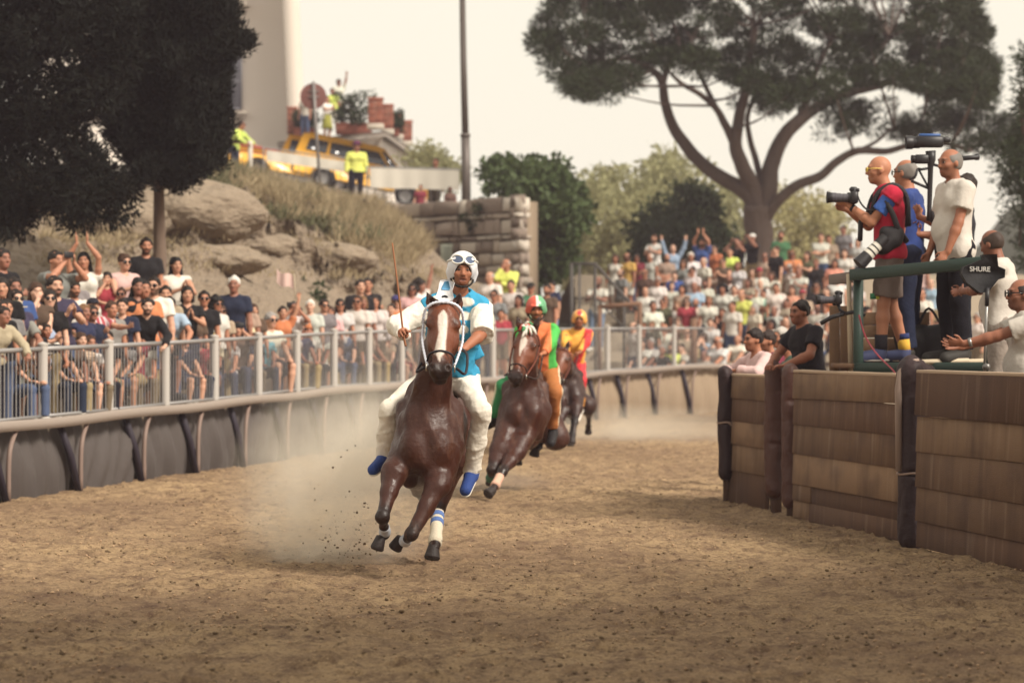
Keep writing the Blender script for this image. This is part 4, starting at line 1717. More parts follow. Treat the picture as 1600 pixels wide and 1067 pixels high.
add_crown(me, pine, PINE_N, po)

# ---- cypress on the left, with a bare lower trunk
YC = 44.0
cyp = empty('cypress_tree', tuple(at(248, 470, YC)), 0, 'dark dense cypress with a straight bare trunk among the spectators', 'tree')
co = np.array(cyp.location)
limbs(co, [([at(248, 480, YC), at(247, 400, YC), at(248, 330, YC), at(249, 260, YC), at(255, 120, YC), at(262, -60, YC)], .125, .05, 12),
           ([at(249, 285, YC), at(262, 250, YC - .1), at(285, 215, YC - .2)], .05, .015, 6), ([at(249, 270, YC), at(228, 235, YC - .1), at(205, 205, YC)], .045, .015, 6),
           ([at(250, 240, YC), at(290, 190, YC), at(330, 150, YC)], .04, .012, 6)], M('cypress_bark', lin('#6d5c50'), .95, .3, 4, .9, 10, bdist=.03, stretch=(1, 1, .2)), 'trunk', cyp)
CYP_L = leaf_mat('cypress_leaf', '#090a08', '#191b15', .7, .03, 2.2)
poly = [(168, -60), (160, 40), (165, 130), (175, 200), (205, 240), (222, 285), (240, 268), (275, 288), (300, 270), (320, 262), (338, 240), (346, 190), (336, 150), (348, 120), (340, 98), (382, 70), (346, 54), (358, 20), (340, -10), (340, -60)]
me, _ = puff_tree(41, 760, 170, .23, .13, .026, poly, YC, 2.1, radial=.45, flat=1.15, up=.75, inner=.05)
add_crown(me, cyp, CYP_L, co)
r_ = np.random.default_rng(12)
tips = []
for (x0, y0), (x1, y1) in zip(poly[:-1], poly[1:]):
    for k in range(int(max(2, math.hypot(x1 - x0, y1 - y0) / 7))):
        t_ = r_.uniform()
        nx, ny = (y1 - y0), -(x1 - x0)
        l_ = math.hypot(nx, ny) + 1e-6
        out_ = abs(r_.normal(0, 9)) * (-1 if x0 > 250 or y0 > 200 else 1) * -1
        for q in (.3, .65, 1.0):
            tips.append(at(x0 + (x1 - x0) * t_ + abs(out_) * q * (1 if x0 > 250 else -1), y0 + (y1 - y0) * t_ - 5 * q + (abs(out_) * .5 if y0 > 230 else 0), YC + r_.normal(0, .4)))
me, _ = puff_tree(43, 0, 46, .11, .13, .024, blobs=tips, radial=.45, flat=1.2, up=.7, inner=.05)
add_crown(me, cyp, CYP_L, co)

# ---- darker tree filling the upper left corner, its trunk left of the picture
YD = 41.0
dk = empty('evergreen_tree', (at(-170, 0, YD)[0], YD, 1.6), 0, 'black green evergreen filling the upper left corner with drooping branches', 'tree')
do = np.array(dk.location)
B_ = lambda px, py, dy=0: at(px, py, YD + dy)
limbs(do, [([V(do[0], YD, 1.2), B_(-165, 300), B_(-150, 100), B_(-120, -100)], .26, .14, 12), ([B_(-160, 200), B_(-60, 160), B_(40, 190, .2), B_(110, 250, .3), B_(170, 310, .3)], .1, .02, 8),
           ([B_(-155, 120), B_(-40, 60), B_(60, 60, -.2), B_(150, 90, -.3)], .1, .02, 8), ([B_(-150, 40), B_(-20, -30), B_(110, -20)], .1, .02, 8), ([B_(40, 190, .2), B_(90, 205), B_(140, 215)], .035, .01, 6),
           ([B_(-160, 250), B_(-80, 260), B_(0, 285), B_(60, 330)], .07, .015, 7)], BARK, 'trunk', dk)
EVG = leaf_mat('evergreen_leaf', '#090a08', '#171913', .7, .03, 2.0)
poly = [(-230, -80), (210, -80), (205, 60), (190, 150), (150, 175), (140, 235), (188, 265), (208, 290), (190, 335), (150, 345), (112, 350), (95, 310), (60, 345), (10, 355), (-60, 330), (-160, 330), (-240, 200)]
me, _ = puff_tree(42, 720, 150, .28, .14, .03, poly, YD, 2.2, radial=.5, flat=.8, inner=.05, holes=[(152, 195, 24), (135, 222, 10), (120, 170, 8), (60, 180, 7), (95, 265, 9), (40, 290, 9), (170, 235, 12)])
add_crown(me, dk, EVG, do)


def simple_tree(name, label, cat, base_px, base_py, Y, poly, n, per, rad, L, W, mat, trunk_r=.12, depth=2.5, seed=50, **kw):
    t = empty(name, tuple(at(base_px, base_py, Y)), 0, label, cat)
    o_ = np.array(t.location)
    pl = np.array(poly, float)
    cx, cy = pl.mean(0)
    r = np.random.default_rng(seed)
    sp = [([at(base_px, base_py, Y), at(base_px * .7 + cx * .3, base_py * .6 + cy * .4, Y), at(cx, cy, Y)], trunk_r, trunk_r * .4, 9)]
    for _ in range(7):
        k = pl[r.integers(len(pl))]
        sp.append(([at(base_px * .6 + cx * .4, base_py * .55 + cy * .45, Y), at((cx + k[0]) / 2, (cy + k[1]) / 2 + 4, Y + r.normal(0, depth * .2)), at(cx * .2 + k[0] * .8, cy * .2 + k[1] * .8, Y + r.normal(0, depth * .3))], trunk_r * .4, trunk_r * .08, 6))
    limbs(o_, sp, BARK, 'trunk', t)
    me, C = puff_tree(seed + 1, n, per, rad, L, W, poly, Y, depth, **kw)
    add_crown(me, t, mat, o_)
    return t


FIG = leaf_mat('fig_leaf', '#26301c', '#5b6a45', .5, .2, 1.2)
simple_tree('fig_tree', 'broad leaved green tree leaning out past the end of the stone wall', 'tree', 838, 470, 76.5,
            [(762, 268), (790, 255), (830, 268), (868, 262), (893, 300), (902, 345), (892, 380), (880, 415), (858, 425), (838, 440), (822, 400), (815, 330), (800, 290), (770, 300)], 190, 95, .5, .2, .13, FIG, .16, 2.6, 61, radial=.5, flat=.8)
OLIVE = leaf_mat('pale_leaf', '#6d6f4c', '#a6a27c', .6, .35, .8)
OLIVE2 = leaf_mat('yellow_leaf', '#7f7a52', '#b3ab80', .6, .35, .8)
DARKG = leaf_mat('dark_leaf', '#20281b', '#414c33', .6, .15, 1.0)
simple_tree('light_tree', 'pale loose tree standing furthest left behind the far crowd', 'tree', 965, 470, 112, [(905, 290), (930, 268), (962, 270), (985, 300), (1010, 290), (1015, 340), (1000, 385), (960, 410), (915, 405), (890, 370), (898, 330)],
            120, 42, .75, .3, .15, OLIVE, .14, 5, 71, radial=.4, flat=.7)
simple_tree('light_tree', 'tall pale thin tree rising directly behind the dark bush', 'tree', 1050, 470, 118, [(985, 290), (1000, 258), (1040, 248), (1080, 262), (1115, 275), (1150, 300), (1165, 350), (1150, 400), (1060, 330), (1010, 330)],
            130, 40, .8, .3, .15, OLIVE, .16, 5, 72, radial=.4, flat=.7)
simple_tree('bush', 'round dark green bush behind the far crowd beside the pine trunk', 'bush', 1060, 450, 94, [(1000, 360), (1010, 335), (1035, 330), (1045, 305), (1080, 296), (1108, 310), (1118, 345), (1128, 380), (1125, 420), (1000, 425)],
            150, 70, .6, .22, .12, DARKG, .12, 3, 73, radial=.4, flat=.8)
simple_tree('light_tree', 'pale loose tree to the right of the pine trunk', 'tree', 1250, 470, 116, [(1205, 340), (1218, 300), (1245, 290), (1275, 318), (1300, 330), (1310, 365), (1290, 400), (1215, 410)],
            95, 36, .75, .3, .15, OLIVE2, .13, 4, 74, radial=.4, flat=.7)
simple_tree('light_tree', 'low yellowish tree at the back under the pale trees', 'tree', 930, 480, 125, [(880, 395), (905, 370), (960, 385), (1010, 375), (1030, 420), (1010, 450), (890, 450)],
            90, 40, .8, .3, .16, OLIVE2, .13, 4, 75, radial=.4, flat=.7)
simple_tree('conifer', 'dark ragged conifer at the right edge behind the cameramen', 'tree', 1640, 520, 58, [(1600, 80), (1592, 100), (1588, 120), (1602, 140), (1590, 225), (1572, 240), (1566, 268), (1570, 300), (1585, 320), (1596, 345), (1582, 372), (1590, 420), (1720, 430), (1740, 60)],
            300, 90, .32, .16, .03, PINE_N, .2, 3, 76, radial=.7, flat=.6)
simple_tree('bush', 'grey green shrub on the bank above the yellow truck', 'bush', 672, 300, 100, [(640, 262), (648, 238), (665, 232), (690, 250), (712, 268), (720, 285), (640, 290)], 60, 60, .5, .2, .1, OLIVE, .05, 2, 77, radial=.4)
simple_tree('bush', 'dark shrub growing out of the stone wall', 'bush', 748, 356, 72.6, [(732, 340), (740, 318), (757, 315), (768, 335), (765, 358), (740, 362)], 22, 90, .22, .14, .05, DARKG, .03, .5, 78, radial=.5)
simple_tree('bush', 'dark shrub on the bank above the seated crowd', 'bush', 595, 395, 68, [(565, 372), (580, 352), (600, 355), (620, 378), (625, 398), (575, 395)], 30, 90, .25, .14, .06, DARKG, .03, .8, 79, radial=.5)
simple_tree('bush', 'dark green shrubs behind the last row at the foot of the bank', 'bush', 410, 470, 55.5, [(392, 430), (402, 418), (425, 425), (440, 440), (470, 455), (500, 452), (500, 480), (400, 480)], 50, 80, .22, .12, .07, DARKG, .03, .8, 80, radial=.5)

# ---- long dry grass and weeds on the bank
def grass(name, n, region, mat, hmin, hmax, w, seed, lean=.5):
    r = np.random.default_rng(seed)
    P = hv
    x = P[:, 0] / P[:, 1] * F + 800
    y = 533.5 - (P[:, 2] - CAMH) / P[:, 1] * F
    m = in_poly(x, y, np.array(region, float))
    idx = np.nonzero(m)[0]
    keepn = tri_noise(P[idx], .9, seed, 3) > -.12
    idx = idx[keepn]
    pick = r.choice(idx, n)
    c = P[pick] + r.normal(0, .14, (n, 3)) * V(1, 1, .2)
    d = r.normal(0, lean, (n, 3)) * V(1, 1, 0) + V(.12, -.1, 1)
    hgt = r.uniform(hmin, hmax, n) * (.7 + .6 * (tri_noise(c, .6, seed + 3, 2) + .3))
    me = leaf_mesh(name, c, r.normal(size=(n, 3)), d, hgt, w * r.uniform(.6, 1.4, n), .08)
    return tag(link(name, me, mat), kind='stuff')


STRAW = leaf_mat('dry_grass', '#7f705a', '#b3a384', .8, .25, 1.5)
WEED = leaf_mat('green_weeds', '#4b4d38', '#77755a', .7, .25, 1.5)
grass('grass', 36000, [(315, 300), (350, 275), (440, 300), (520, 320), (600, 334), (660, 385), (640, 420), (560, 400), (500, 350), (420, 340), (360, 330)], STRAW, .2, .6, .02, 91)
grass('weeds', 20000, [(310, 300), (350, 272), (470, 308), (560, 330), (560, 360), (600, 385), (540, 380), (440, 345), (370, 330)], WEED, .2, .5, .03, 92)
grass('grass', 9000, [(250, 330), (420, 340), (560, 400), (700, 430), (690, 445), (450, 440), (280, 425), (60, 420), (60, 300)], STRAW, .08, .26, .02, 93)

# ---- far hill
hp_ = []
for i, px in enumerate(np.linspace(1180, 2100, 60)):
    yy = 412 - 88 * math.exp(-((px - 1592) / 62) ** 2) - 40 * math.exp(-((px - 1800) / 140) ** 2) + 40 * sstep(1480, 1350, px) + 4 * math.sin(px * .05)
    a = at(px, yy, 1150)
    hp_ += [V(a[0], 1050, -20), V(a[0], 1110, a[2] * .6), a, V(a[0], 1400, -20)]
hq_ = [(i * 4 + j, (i + 1) * 4 + j, (i + 1) * 4 + j + 1, i * 4 + j + 1) for i in range(59) for j in range(3)]
tag(link('hill', np_mesh('hill', hp_, hq_, None, True), M('hill_green', lin('#3f4338'), .95, .3, .02)), kind='structure')

# ---- unseen trees added beside the near track so their crowns shade the foreground
for (tx, ty, cx, cy, cz, lb, sd) in ((9.2, 8.5, 7.9, 9.2, 7.8, 'added unseen tree on the right, put there to shade the near track', 301), (13.0, 12.5, 11.3, 12.0, 8.2, 'added unseen shade tree behind the near end of the plank barrier', 302),
                                     (5.9, 7.0, 4.0, 9.3, 8.4, 'added unseen tree nearest the track, its crown shading the foreground from above', 303)):
    t = empty('added_shade_tree', (tx, ty, 0), 0, lb, 'tree')
    o_ = np.array(t.location)
    c_ = V(cx, cy, cz)
    limbs(o_, [([o_, o_ * .7 + c_ * .3 - V(0, 0, .6), c_], .28, .12, 10)] + [([o_ * .4 + c_ * .6 - V(0, 0, .5), c_ + V(math.cos(q), math.sin(q), .1) * 1.4, c_ + V(math.cos(q), math.sin(q), .25) * 2.7], .12, .03, 6) for q in (0, 1.3, 2.6, 3.9, 5.1)], BARK, 'trunk', t)
    r = np.random.default_rng(sd)
    u = r.normal(size=(150, 3)); u /= np.linalg.norm(u, axis=1)[:, None]
    me, _ = puff_tree(sd, 0, 60, .75, .3, .17, blobs=c_ + u * r.uniform(.2, 1, (150, 1)) ** .5 * V(3.6, 3.6, 1.8), radial=.4, flat=.7)
    add_crown(me, t, DARKG, o_)
# ------------------------------------------------------------------ house, terrace, road things up on the left
PLASTER = M('plaster', lin('#c6bcb2'), .95, .14, 1.1, .25, 6, col2=None)
YH = 107.0
sH = F / YH
hs = empty('house', tuple(at(330, 235, YH)), 0, 'plain plastered house with louvred shutters beside the terrace', 'house')
ho_ = np.array(hs.location)
hx0, hx1 = at(60, 0, YH)[0], at(451, 0, YH)[0]
hz0, hz1 = at(0, 300, YH)[2], at(0, -190, YH)[2]
mb = MB()
# battered right corner: wider at the foot
pl = [(hx0, hz0), (hx1 + .12, hz0), (hx1 + .02, at(0, 215, YH)[2]), (at(441, 0, YH)[0], at(0, -20, YH)[2]), (at(436, 0, YH)[0], hz1), (hx0, hz1)]
mb.prism(pl, V(1, 0, 0), V(0, 0, 1), V(0, 1, 0), V(0, YH, 0) - ho_, 9)
mb.build('wall', PLASTER, hs)
STONEG = M('sill_stone', lin('#9b9186'), .9, .15, 6, .3, 14)
SHUT = M('shutter_paint', lin('#5a5a60'), .6, .12, 9)
cw = .0
for px0, px1, py0, py1 in ((352, 378, 84, 172), (352, 378, -130, -45), (130, 168, 84, 172)):
    a, b = at(px0, py1, YH), at(px1, py0, YH)
    w, h_ = b[0] - a[0], b[2] - a[2]
    f = empty('window', tuple(np.array(a) - ho_))
    f.parent = hs
    mb = MB()
    mb.box((w / 2, -.03, h_ / 2), (w, .05, h_))
    o = mb.build('shutter', SHUT, f)
    mb = MB()
    n = 15
    for i in range(n):
        mb.box((w / 2, -.075, (i + .5) * h_ / n), (w - .1, .03, h_ / n * .62), Z=V(0, -.5, 1))
    mb.build('louvre', M('louvre_paint', lin('#4b4b52'), .6), f)
    mb = MB()
    for x_ in (.03, w - .03):
        mb.box((x_, -.08, h_ / 2), (.06, .05, h_))
    for z_ in (.03, h_ / 2, h_ - .03):
        mb.box((w / 2, -.083, z_), (w - .125, .05, .06))
    mb.build('frame', SHUT, f)
    mb = MB()
    mb.box((w / 2 - .1, -.14, -.14), (w + .55, .34, .1), bev=.02)
    mb.box((w / 2 - .1, -.1, -.26), (w + .4, .24, .12), bev=.02)
    mb.build('sill', STONEG, f)
mb = MB()
mb.box((hx0 / 2 + at(385, 0, YH)[0] / 2 - ho_[0], -.2, at(0, 8, YH)[2] - ho_[2]), (at(385, 0, YH)[0] - hx0, .4, .2), bev=.03)
mb.build('cornice', STONEG, hs)

# terrace in front of the house
TC, TL_, TR = at(597, 203, 101.0), at(440, 219, 106.6), at(650, 241, 114.0)
tz = TC[2]
TL_[2] = tz
TR[2] = tz
ter = empty('terrace_house', (TC[0], TC[1], at(0, 290, 101)[2]), 0, 'raised plastered terrace with a grey coping under brick pillars', 'terrace')
to_ = np.array(ter.location)
mb = MB()
pl = [(TC[0], TC[1]), (TR[0], TR[1]), (TR[0] - 5, TR[1] + 3), (TL_[0], TL_[1] + 5), (TL_[0], TL_[1])]
mb.prism(pl, V(1, 0, 0), V(0, 1, 0), V(0, 0, 1), V(0, 0, tz - 3.2) - to_, 2.95)
mb.build('wall', PLASTER, ter)
mb = MB()
ce = np.mean(np.array(pl), 0)
pl2 = [(x + .14 * np.sign(x - ce[0]), y + .14 * np.sign(y - ce[1])) for x, y in pl]
mb.prism(pl2, V(1, 0, 0), V(0, 1, 0), V(0, 0, 1), V(0, 0, tz - .25) - to_, .2)
mb.build('coping', M('coping_stone', lin('#857c74'), .9, .15, 4, .3, 12), ter)
BRICK = [M('brick_' + n, lin(c), .95, .18, 12, .3, 30) for n, c in (('a', '#8f5343'), ('b', '#9f6350'), ('c', '#7f4a3d'))]
brick_me = None
mbk = MB(); mbk.box((0, 0, 0), (1, 1, 1), bev=.06)
brick_me = mbk.mesh('brick')


def pillar(px, pyb, pyt, Y, w, base=True, n=None):
    p = at(px, pyb, Y)
    h_ = at(px, pyt, Y)[2] - p[2]
    t = empty('brick_pillar', tuple(p), 0, None, 'pillar', 'brick pillars along the terrace edge')
    z0 = 0
    if base:
        mb = MB()
        mb.box((0, 0, .1), (w * 1.1, w * 1.1, .2), bev=.015)
        mb.build('plinth', M('plinth_white', lin('#b5aca0'), .9, .1, 6), t)
        z0 = .2
    mb = MB()
    mb.box((0, 0, (z0 + h_) / 2), (w * .94, w * .94, h_ - z0))
    mb.build('mortar', M('pillar_mortar', lin('#9a8878'), .95), t)
    rows = int((h_ - z0) / .075)
    for r in range(rows):
        zc = z0 + (r + .5) * (h_ - z0) / rows
        for sx in (-1, 1):
            o = link('brick', brick_me, BRICK[(r * 7 + sx) % 3], t)
            o.scale = (w * .49, w * .98, (h_ - z0) / rows * .86) if r % 2 else (w * .98, w * .49, (h_ - z0) / rows * .86)
            o.location = (sx * w * .25, 0, zc) if r % 2 else (0, sx * w * .25, zc)
    mb = MB()
    mb.box((0, 0, h_ + .03), (w * 1.1, w * 1.1, .06), bev=.01)
    mb.build('cap', BRICK[1], t)
    return t


pillar(457, 211, 170, 106.2, .38, False)['label'] = 'brick pillar against the house wall at the left end of the terrace'
pillar(587, 203, 156, 101.4, .52)['label'] = 'thickest brick pillar on a white plinth at the terrace corner'
pillar(606, 211, 166, 104.5, .41)['label'] = 'brick pillar next to the corner pillar, second along the receding edge'
pillar(621, 219, 180, 107.5, .41)['label'] = 'brick pillar in the middle of the receding terrace edge'
pillar(636, 229, 191, 111, .41)['label'] = 'farthest brick pillar at the right end of the terrace'
TERRA = M('terracotta', lin('#7d4a3c'), .9, .2, 8)


def planter(px, pyb, Y, w, d, h_, label, foliage=True, seed=1, fh=.7):
    p = at(px, pyb, Y)
    t = empty('planter', tuple(p), 0, label, 'planter')
    mb = MB()
    mb.box((0, 0, h_ / 2), (w, d, h_), bev=.03)
    mb.box((0, 0, h_ - .04), (w + .06, d + .06, .07), bev=.02)
    mb.build('pot', TERRA, t)
    if foliage:
        r = np.random.default_rng(seed)
        bl = np.stack([r.uniform(-w / 2, w / 2, 26), r.uniform(-d / 2, d / 2, 26), h_ + r.uniform(.05, fh, 26)], 1)
        me, _ = puff_tree(seed, 0, 60, .24, .14, .07, blobs=bl, radial=.5)
        b = link('bush', me, DARKG, t)
        b['kind'] = 'stuff'
    return t


planter(553, 211, 102.8, 1.3, .45, .42, 'long terracotta planter with a dense dark bush beside the corner pillar', True, 201, 1.0)
planter(477, 217, 105.6, .8, .45, .4, 'terracotta planter with a dark plant at the house end of the terrace', True, 202, .55)
planter(613, 214, 106, .5, .4, .3, 'small planter with a spiky plant between the receding pillars', True, 203, .5)

# ---- yellow vehicles
YEL = M('yellow_paint', lin('#e0a63a'), .35, .04, 5, spec=.5, coat=.3)
GLASSD = M('vehicle_glass', lin('#23262b'), .1, spec=.8)
TYRE = M('tyre', lin('#1a1919'), .85)
RIM = M('rim', lin('#8d8a88'), .4, metal=.5)
BLK = M('black_plastic', lin('#1f1e20'), .6)


def text_obj(body, size, mat, parent, loc, X, Y, depth=.004, name='lettering'):
    """real letters as a mesh in the plane X, Y"""
    cu = bpy.data.curves.new(name, 'FONT')
    cu.body = body
    cu.size = size
    cu.extrude = depth
    cu.offset = size * .012
    cu.align_x = 'CENTER'
    cu.align_y = 'CENTER'
    tmp = bpy.data.objects.new('tmp', cu)
    COL.objects.link(tmp)
    dg = bpy.context.evaluated_depsgraph_get()
    me = bpy.data.meshes.new_from_object(tmp.evaluated_get(dg))
    bpy.data.objects.remove(tmp)
    X, Y = nrm(X), nrm(Y)
    m = Matrix.Identity(4)
    Z = np.cross(X, Y)
    for i in range(3):
        m[i][0], m[i][1], m[i][2], m[i][3] = float(X[i]), float(Y[i]), float(Z[i]), float(loc[i])
    me.transform(m)
    me.materials.clear()
    return link(name, me, mat, parent)


def vehicle(px, py, Y, tilt, label, prof, windows, name='car', wheels=(1.05, 3.85), w=1.75, cargo=False):
    p = at(px, py, Y)
    t = empty(name, tuple(p), 0, label, 'car')
    t.rotation_euler = (0, math.radians(tilt), 0)
    arch = []
    def with_arches(pr):
        out = []
        for (x, z) in pr:
            out.append((x, z))
        return out
    # lower edge with wheel arches
    low = [(.02, .42)]
    for wx in wheels:
        for a in np.linspace(math.pi, 0, 9):
            low.append((wx + .43 * math.cos(a), .36 + .43 * max(0.14, math.sin(a))))
    pr = low + prof
    mb = MB()
    mb.prism(pr, V(1, 0, 0), V(0, 0, 1), V(0, 1, 0), V(0, 0, 0), w)
    mb.build('body', YEL, t)
    for wi in windows:
        mb = MB()
        mb.prism(wi, V(1, 0, 0), V(0, 0, 1), V(0, 1, 0), V(0, -.012, 0), .02)
        mb.build('window', GLASSD, t)
    for wx in wheels:
        for yy in (.09, w - .09):
            mb = MB()
            mb.lathe((wx, yy, .36), [(.2, -.1), (.33, -.1), (.36, -.06), (.36, .06), (.33, .1), (.2, .1)], 20, Z=V(0, 1, 0))
            wh = mb.build('wheel', TYRE, t, True)
            mb = MB()
            mb.lathe((wx, yy, .36), [(0, -.07), (.08, -.08), (.2, -.085), (.22, -.1), (.22, .1), (0, .09)], 16, Z=V(0, 1, 0))
            mb.build('rim', RIM, wh, True)
    mb = MB()
    mb.box((4.78, w / 2, .5), (.14, w + .03, .22), bev=.04)
    mb.box((.0, w / 2, .5), (.12, w + .03, .2), bev=.04)
    mb.build('bumper', BLK, t)
    mb = MB()
    for i in (0, 1):
        mb.box((4.62, .12 + i * (w - .24), .82), (.16, .26, .16), bev=.03)
    mb.build('headlight', M('headlight_glass', lin('#d0d0cc'), .15), t)
    mb = MB()
    mb.box((3.0, -.12, 1.16), (.12, .2, .16), bev=.03)
    mb.build('mirror', BLK, t)
    mb = MB()
    mb.box((2.0, -.006, .93), (3.6, .012, .05))
    mb.build('red_stripe', M('red_stripe', lin('#b0463a'), .5), t)
    text_obj('AIB', .26, M('dark_letters', lin('#2f3f2c'), .6), t, (2.62, -.004, .72), V(1, 0, 0), V(0, 0, 1))
    if cargo:
        mb = MB()
        mb.box((.9, w / 2, 1.1), (1.5, w - .3, .14), bev=.03)
        mb.build('cargo', M('red_cargo', lin('#9d4a3c'), .7, .2, 8), t)
    return t


vehicle(452, 285, 94, 12, 'yellow estate vehicle with dark side windows parked nose down on the sloping road',
        [(4.72, .42), (4.8, .6), (4.74, .92), (4.55, 1.0), (3.55, 1.13), (2.85, 1.73), (2.6, 1.77), (.35, 1.77), (.12, 1.68), (.0, 1.1)],
        [[(.3, 1.18), (1.0, 1.18), (1.0, 1.58), (.38, 1.58)], [(1.1, 1.18), (1.85, 1.18), (1.85, 1.58), (1.1, 1.58)], [(1.95, 1.18), (3.05, 1.18), (2.68, 1.58), (1.95, 1.58)], [(3.16, 1.18), (3.42, 1.18), (2.86, 1.66), (2.8, 1.6)]])
vehicle(352, 274, 97, 9, 'yellow pickup with red cargo in its bed parked behind the estate vehicle',
        [(4.72, .42), (4.8, .6), (4.74, .92), (4.55, 1.0), (3.65, 1.1), (3.0, 1.68), (2.8, 1.72), (1.95, 1.72), (1.75, 1.08), (.0, 1.05)],
        [[(2.0, 1.16), (3.2, 1.16), (2.85, 1.55), (2.05, 1.55)]], 'pickup_truck', cargo=True)

# ---- no-entry sign seen from behind
sg = empty('road_sign', tuple(at(500, 292, 79)), 0, 'round road sign seen from its back, dull red from the light, on a grey pole', 'sign')
so_ = np.array(sg.location)
mb = MB(); mb.tube(np.array([at(501, 300, 79), at(494, 200, 79), at(490, 128, 79)]) - so_ + V(0, -.05, 0), .042, 8)
mb.build('pole', M('sign_pole', lin('#7d7876'), .5, .1, 6, metal=.3), sg, True)
mb = MB(); mb.lathe(at(489.5, 151, 79) - so_, [(0, .02), (.34, .02), (.365, .01), (.365, -.01), (.34, -.016), (0, -.016)], 32, Z=V(.06, 1, .0))
dsc = mb.build('disc', M('sign_back', lin('#6d4741'), .6, .12, 5), sg, True, auto=40)  # reddish cast of the light put into the colour of the back
mb = MB()
for z_ in (-.02, .14):
    mb.box(at(490, 151, 79) - so_ + V(0, -.05, z_), (.3, .03, .035), bev=.008)
mb.build('bracket', M('sign_bracket', lin('#756e6b'), .5, metal=.3), dsc)

# ---- lamp post
lp = empty('lamp_post', tuple(at(728, 306, 73)), 0, 'tall dark lamp post rising out of the top of the picture', 'lamp post')
lo_ = np.array(lp.location)
L_ = lambda px, py: at(px, py, 73) - lo_
POLEM = M('lamp_pole', lin('#5b5450'), .5, .12, 3, metal=.3)
mb = MB(); mb.tube([L_(728.5, 330), L_(728, 270), L_(727, 213)], [.125, .118, .112], 14); mb.build('lower_pole', POLEM, lp, True)
mb = MB(); mb.tube([L_(727, 214), L_(727, 210), L_(726.9, 209)], [.135, .135, .1], 14); mb.build('collar', POLEM, lp, True)
mb = MB(); mb.tube([L_(727, 212), L_(724, 90), L_(721.5, -60), L_(719, -260)], [.092, .084, .075, .06], 14); mb.build('upper_pole', POLEM, lp, True)
mb = MB(); mb.tube(catmull([L_(719, -258), L_(716, -300), L_(690, -318), L_(650, -322)], 14), .045, 8); mb.build('arm', POLEM, lp, True)
mb = MB(); mb.box(L_(632, -322), (.75, .28, .14), bev=.05); mb.build('lamp_head', POLEM, lp)

# ---- crowd barriers with banners beside the road
BANNER = M('banner_cloth', lin('#c9c2b6'), .8, .12, 3, .2, 12)


def road_barrier(a, b, top_h, label, ban=(.12, .75), nb=9, banner=True):
    a, b = np.asarray(a), np.asarray(b)
    t = empty('crowd_barrier', tuple(a), 0, label, 'barrier', 'metal barriers beside the upper road')
    d = b - a
    up = V(0, 0, 1)
    mb = MB()
    mb.tube(catmull([V(0, 0, 0), up * top_h * .9, up * top_h + d * .03, d * .5 + up * top_h, d * .97 + up * top_h, d + up * top_h * .9, d], 26), .024, 7)
    mb.build('frame', GALV, t, True)
    mb = MB()
    mb.tube([up * .2, d + up * .2], .018, 6)
    mb.build('lower_rail', GALV, t, True)
    me = None
    for i in range(1, nb):
        mb = MB(); mb.tube([d * i / nb + up * .2, d * i / nb + up * top_h], .011, 5)
        mb.build('bar', GALV, t, True)
    if banner:
        n = 26
        v = []
        for i in range(n):
            for j in range(6):
                u, w_ = i / (n - 1), j / 5
                v.append(d * (.03 + .94 * u) + up * top_h * (ban[0] + (ban[1] - ban[0]) * w_) + V(0, -.04 - .02 * math.sin(u * 30) * (1 - .5 * w_), 0))
        q = [(i * 6 + j, (i + 1) * 6 + j, (i + 1) * 6 + j + 1, i * 6 + j + 1) for i in range(n - 1) for j in range(5)]
        link('banner', np_mesh('banner', v, q, None, True), BANNER, t)
    return t


road_barrier(at(412, 290, 84), at(566, 312, 84), 1.12, 'metal barrier with a long pale banner in front of the yellow vehicles', (.66, .94), 14)
road_barrier(at(574, 326, 81), at(722, 330, 81), 1.18, 'metal barrier with a white banner between the official and the lamp post', (.5, .98), 12)
gp_ = empty('gate_post', tuple(at(391, 268, 83)), 0, 'white post and rail the left marshal leans on beside the truck', 'post')
mb = MB(); mb.tube([V(0, 0, -.3), V(0, 0, .9)], .07, 8); mb.build('post', M('post_white', lin('#b5ada3'), .7), gp_, True)
mb = MB(); mb.tube([V(-.62, 0, .86), V(.05, 0, .84)], .045, 8); mb.build('rail', M('rail_brown', lin('#6d4038'), .7), gp_, True)
# ------------------------------------------------------------------ horses
HOOF = M('hoof', lin('#2a2220'), 0.6, 0.3, 18, 0.3, 60)
COATS = {}


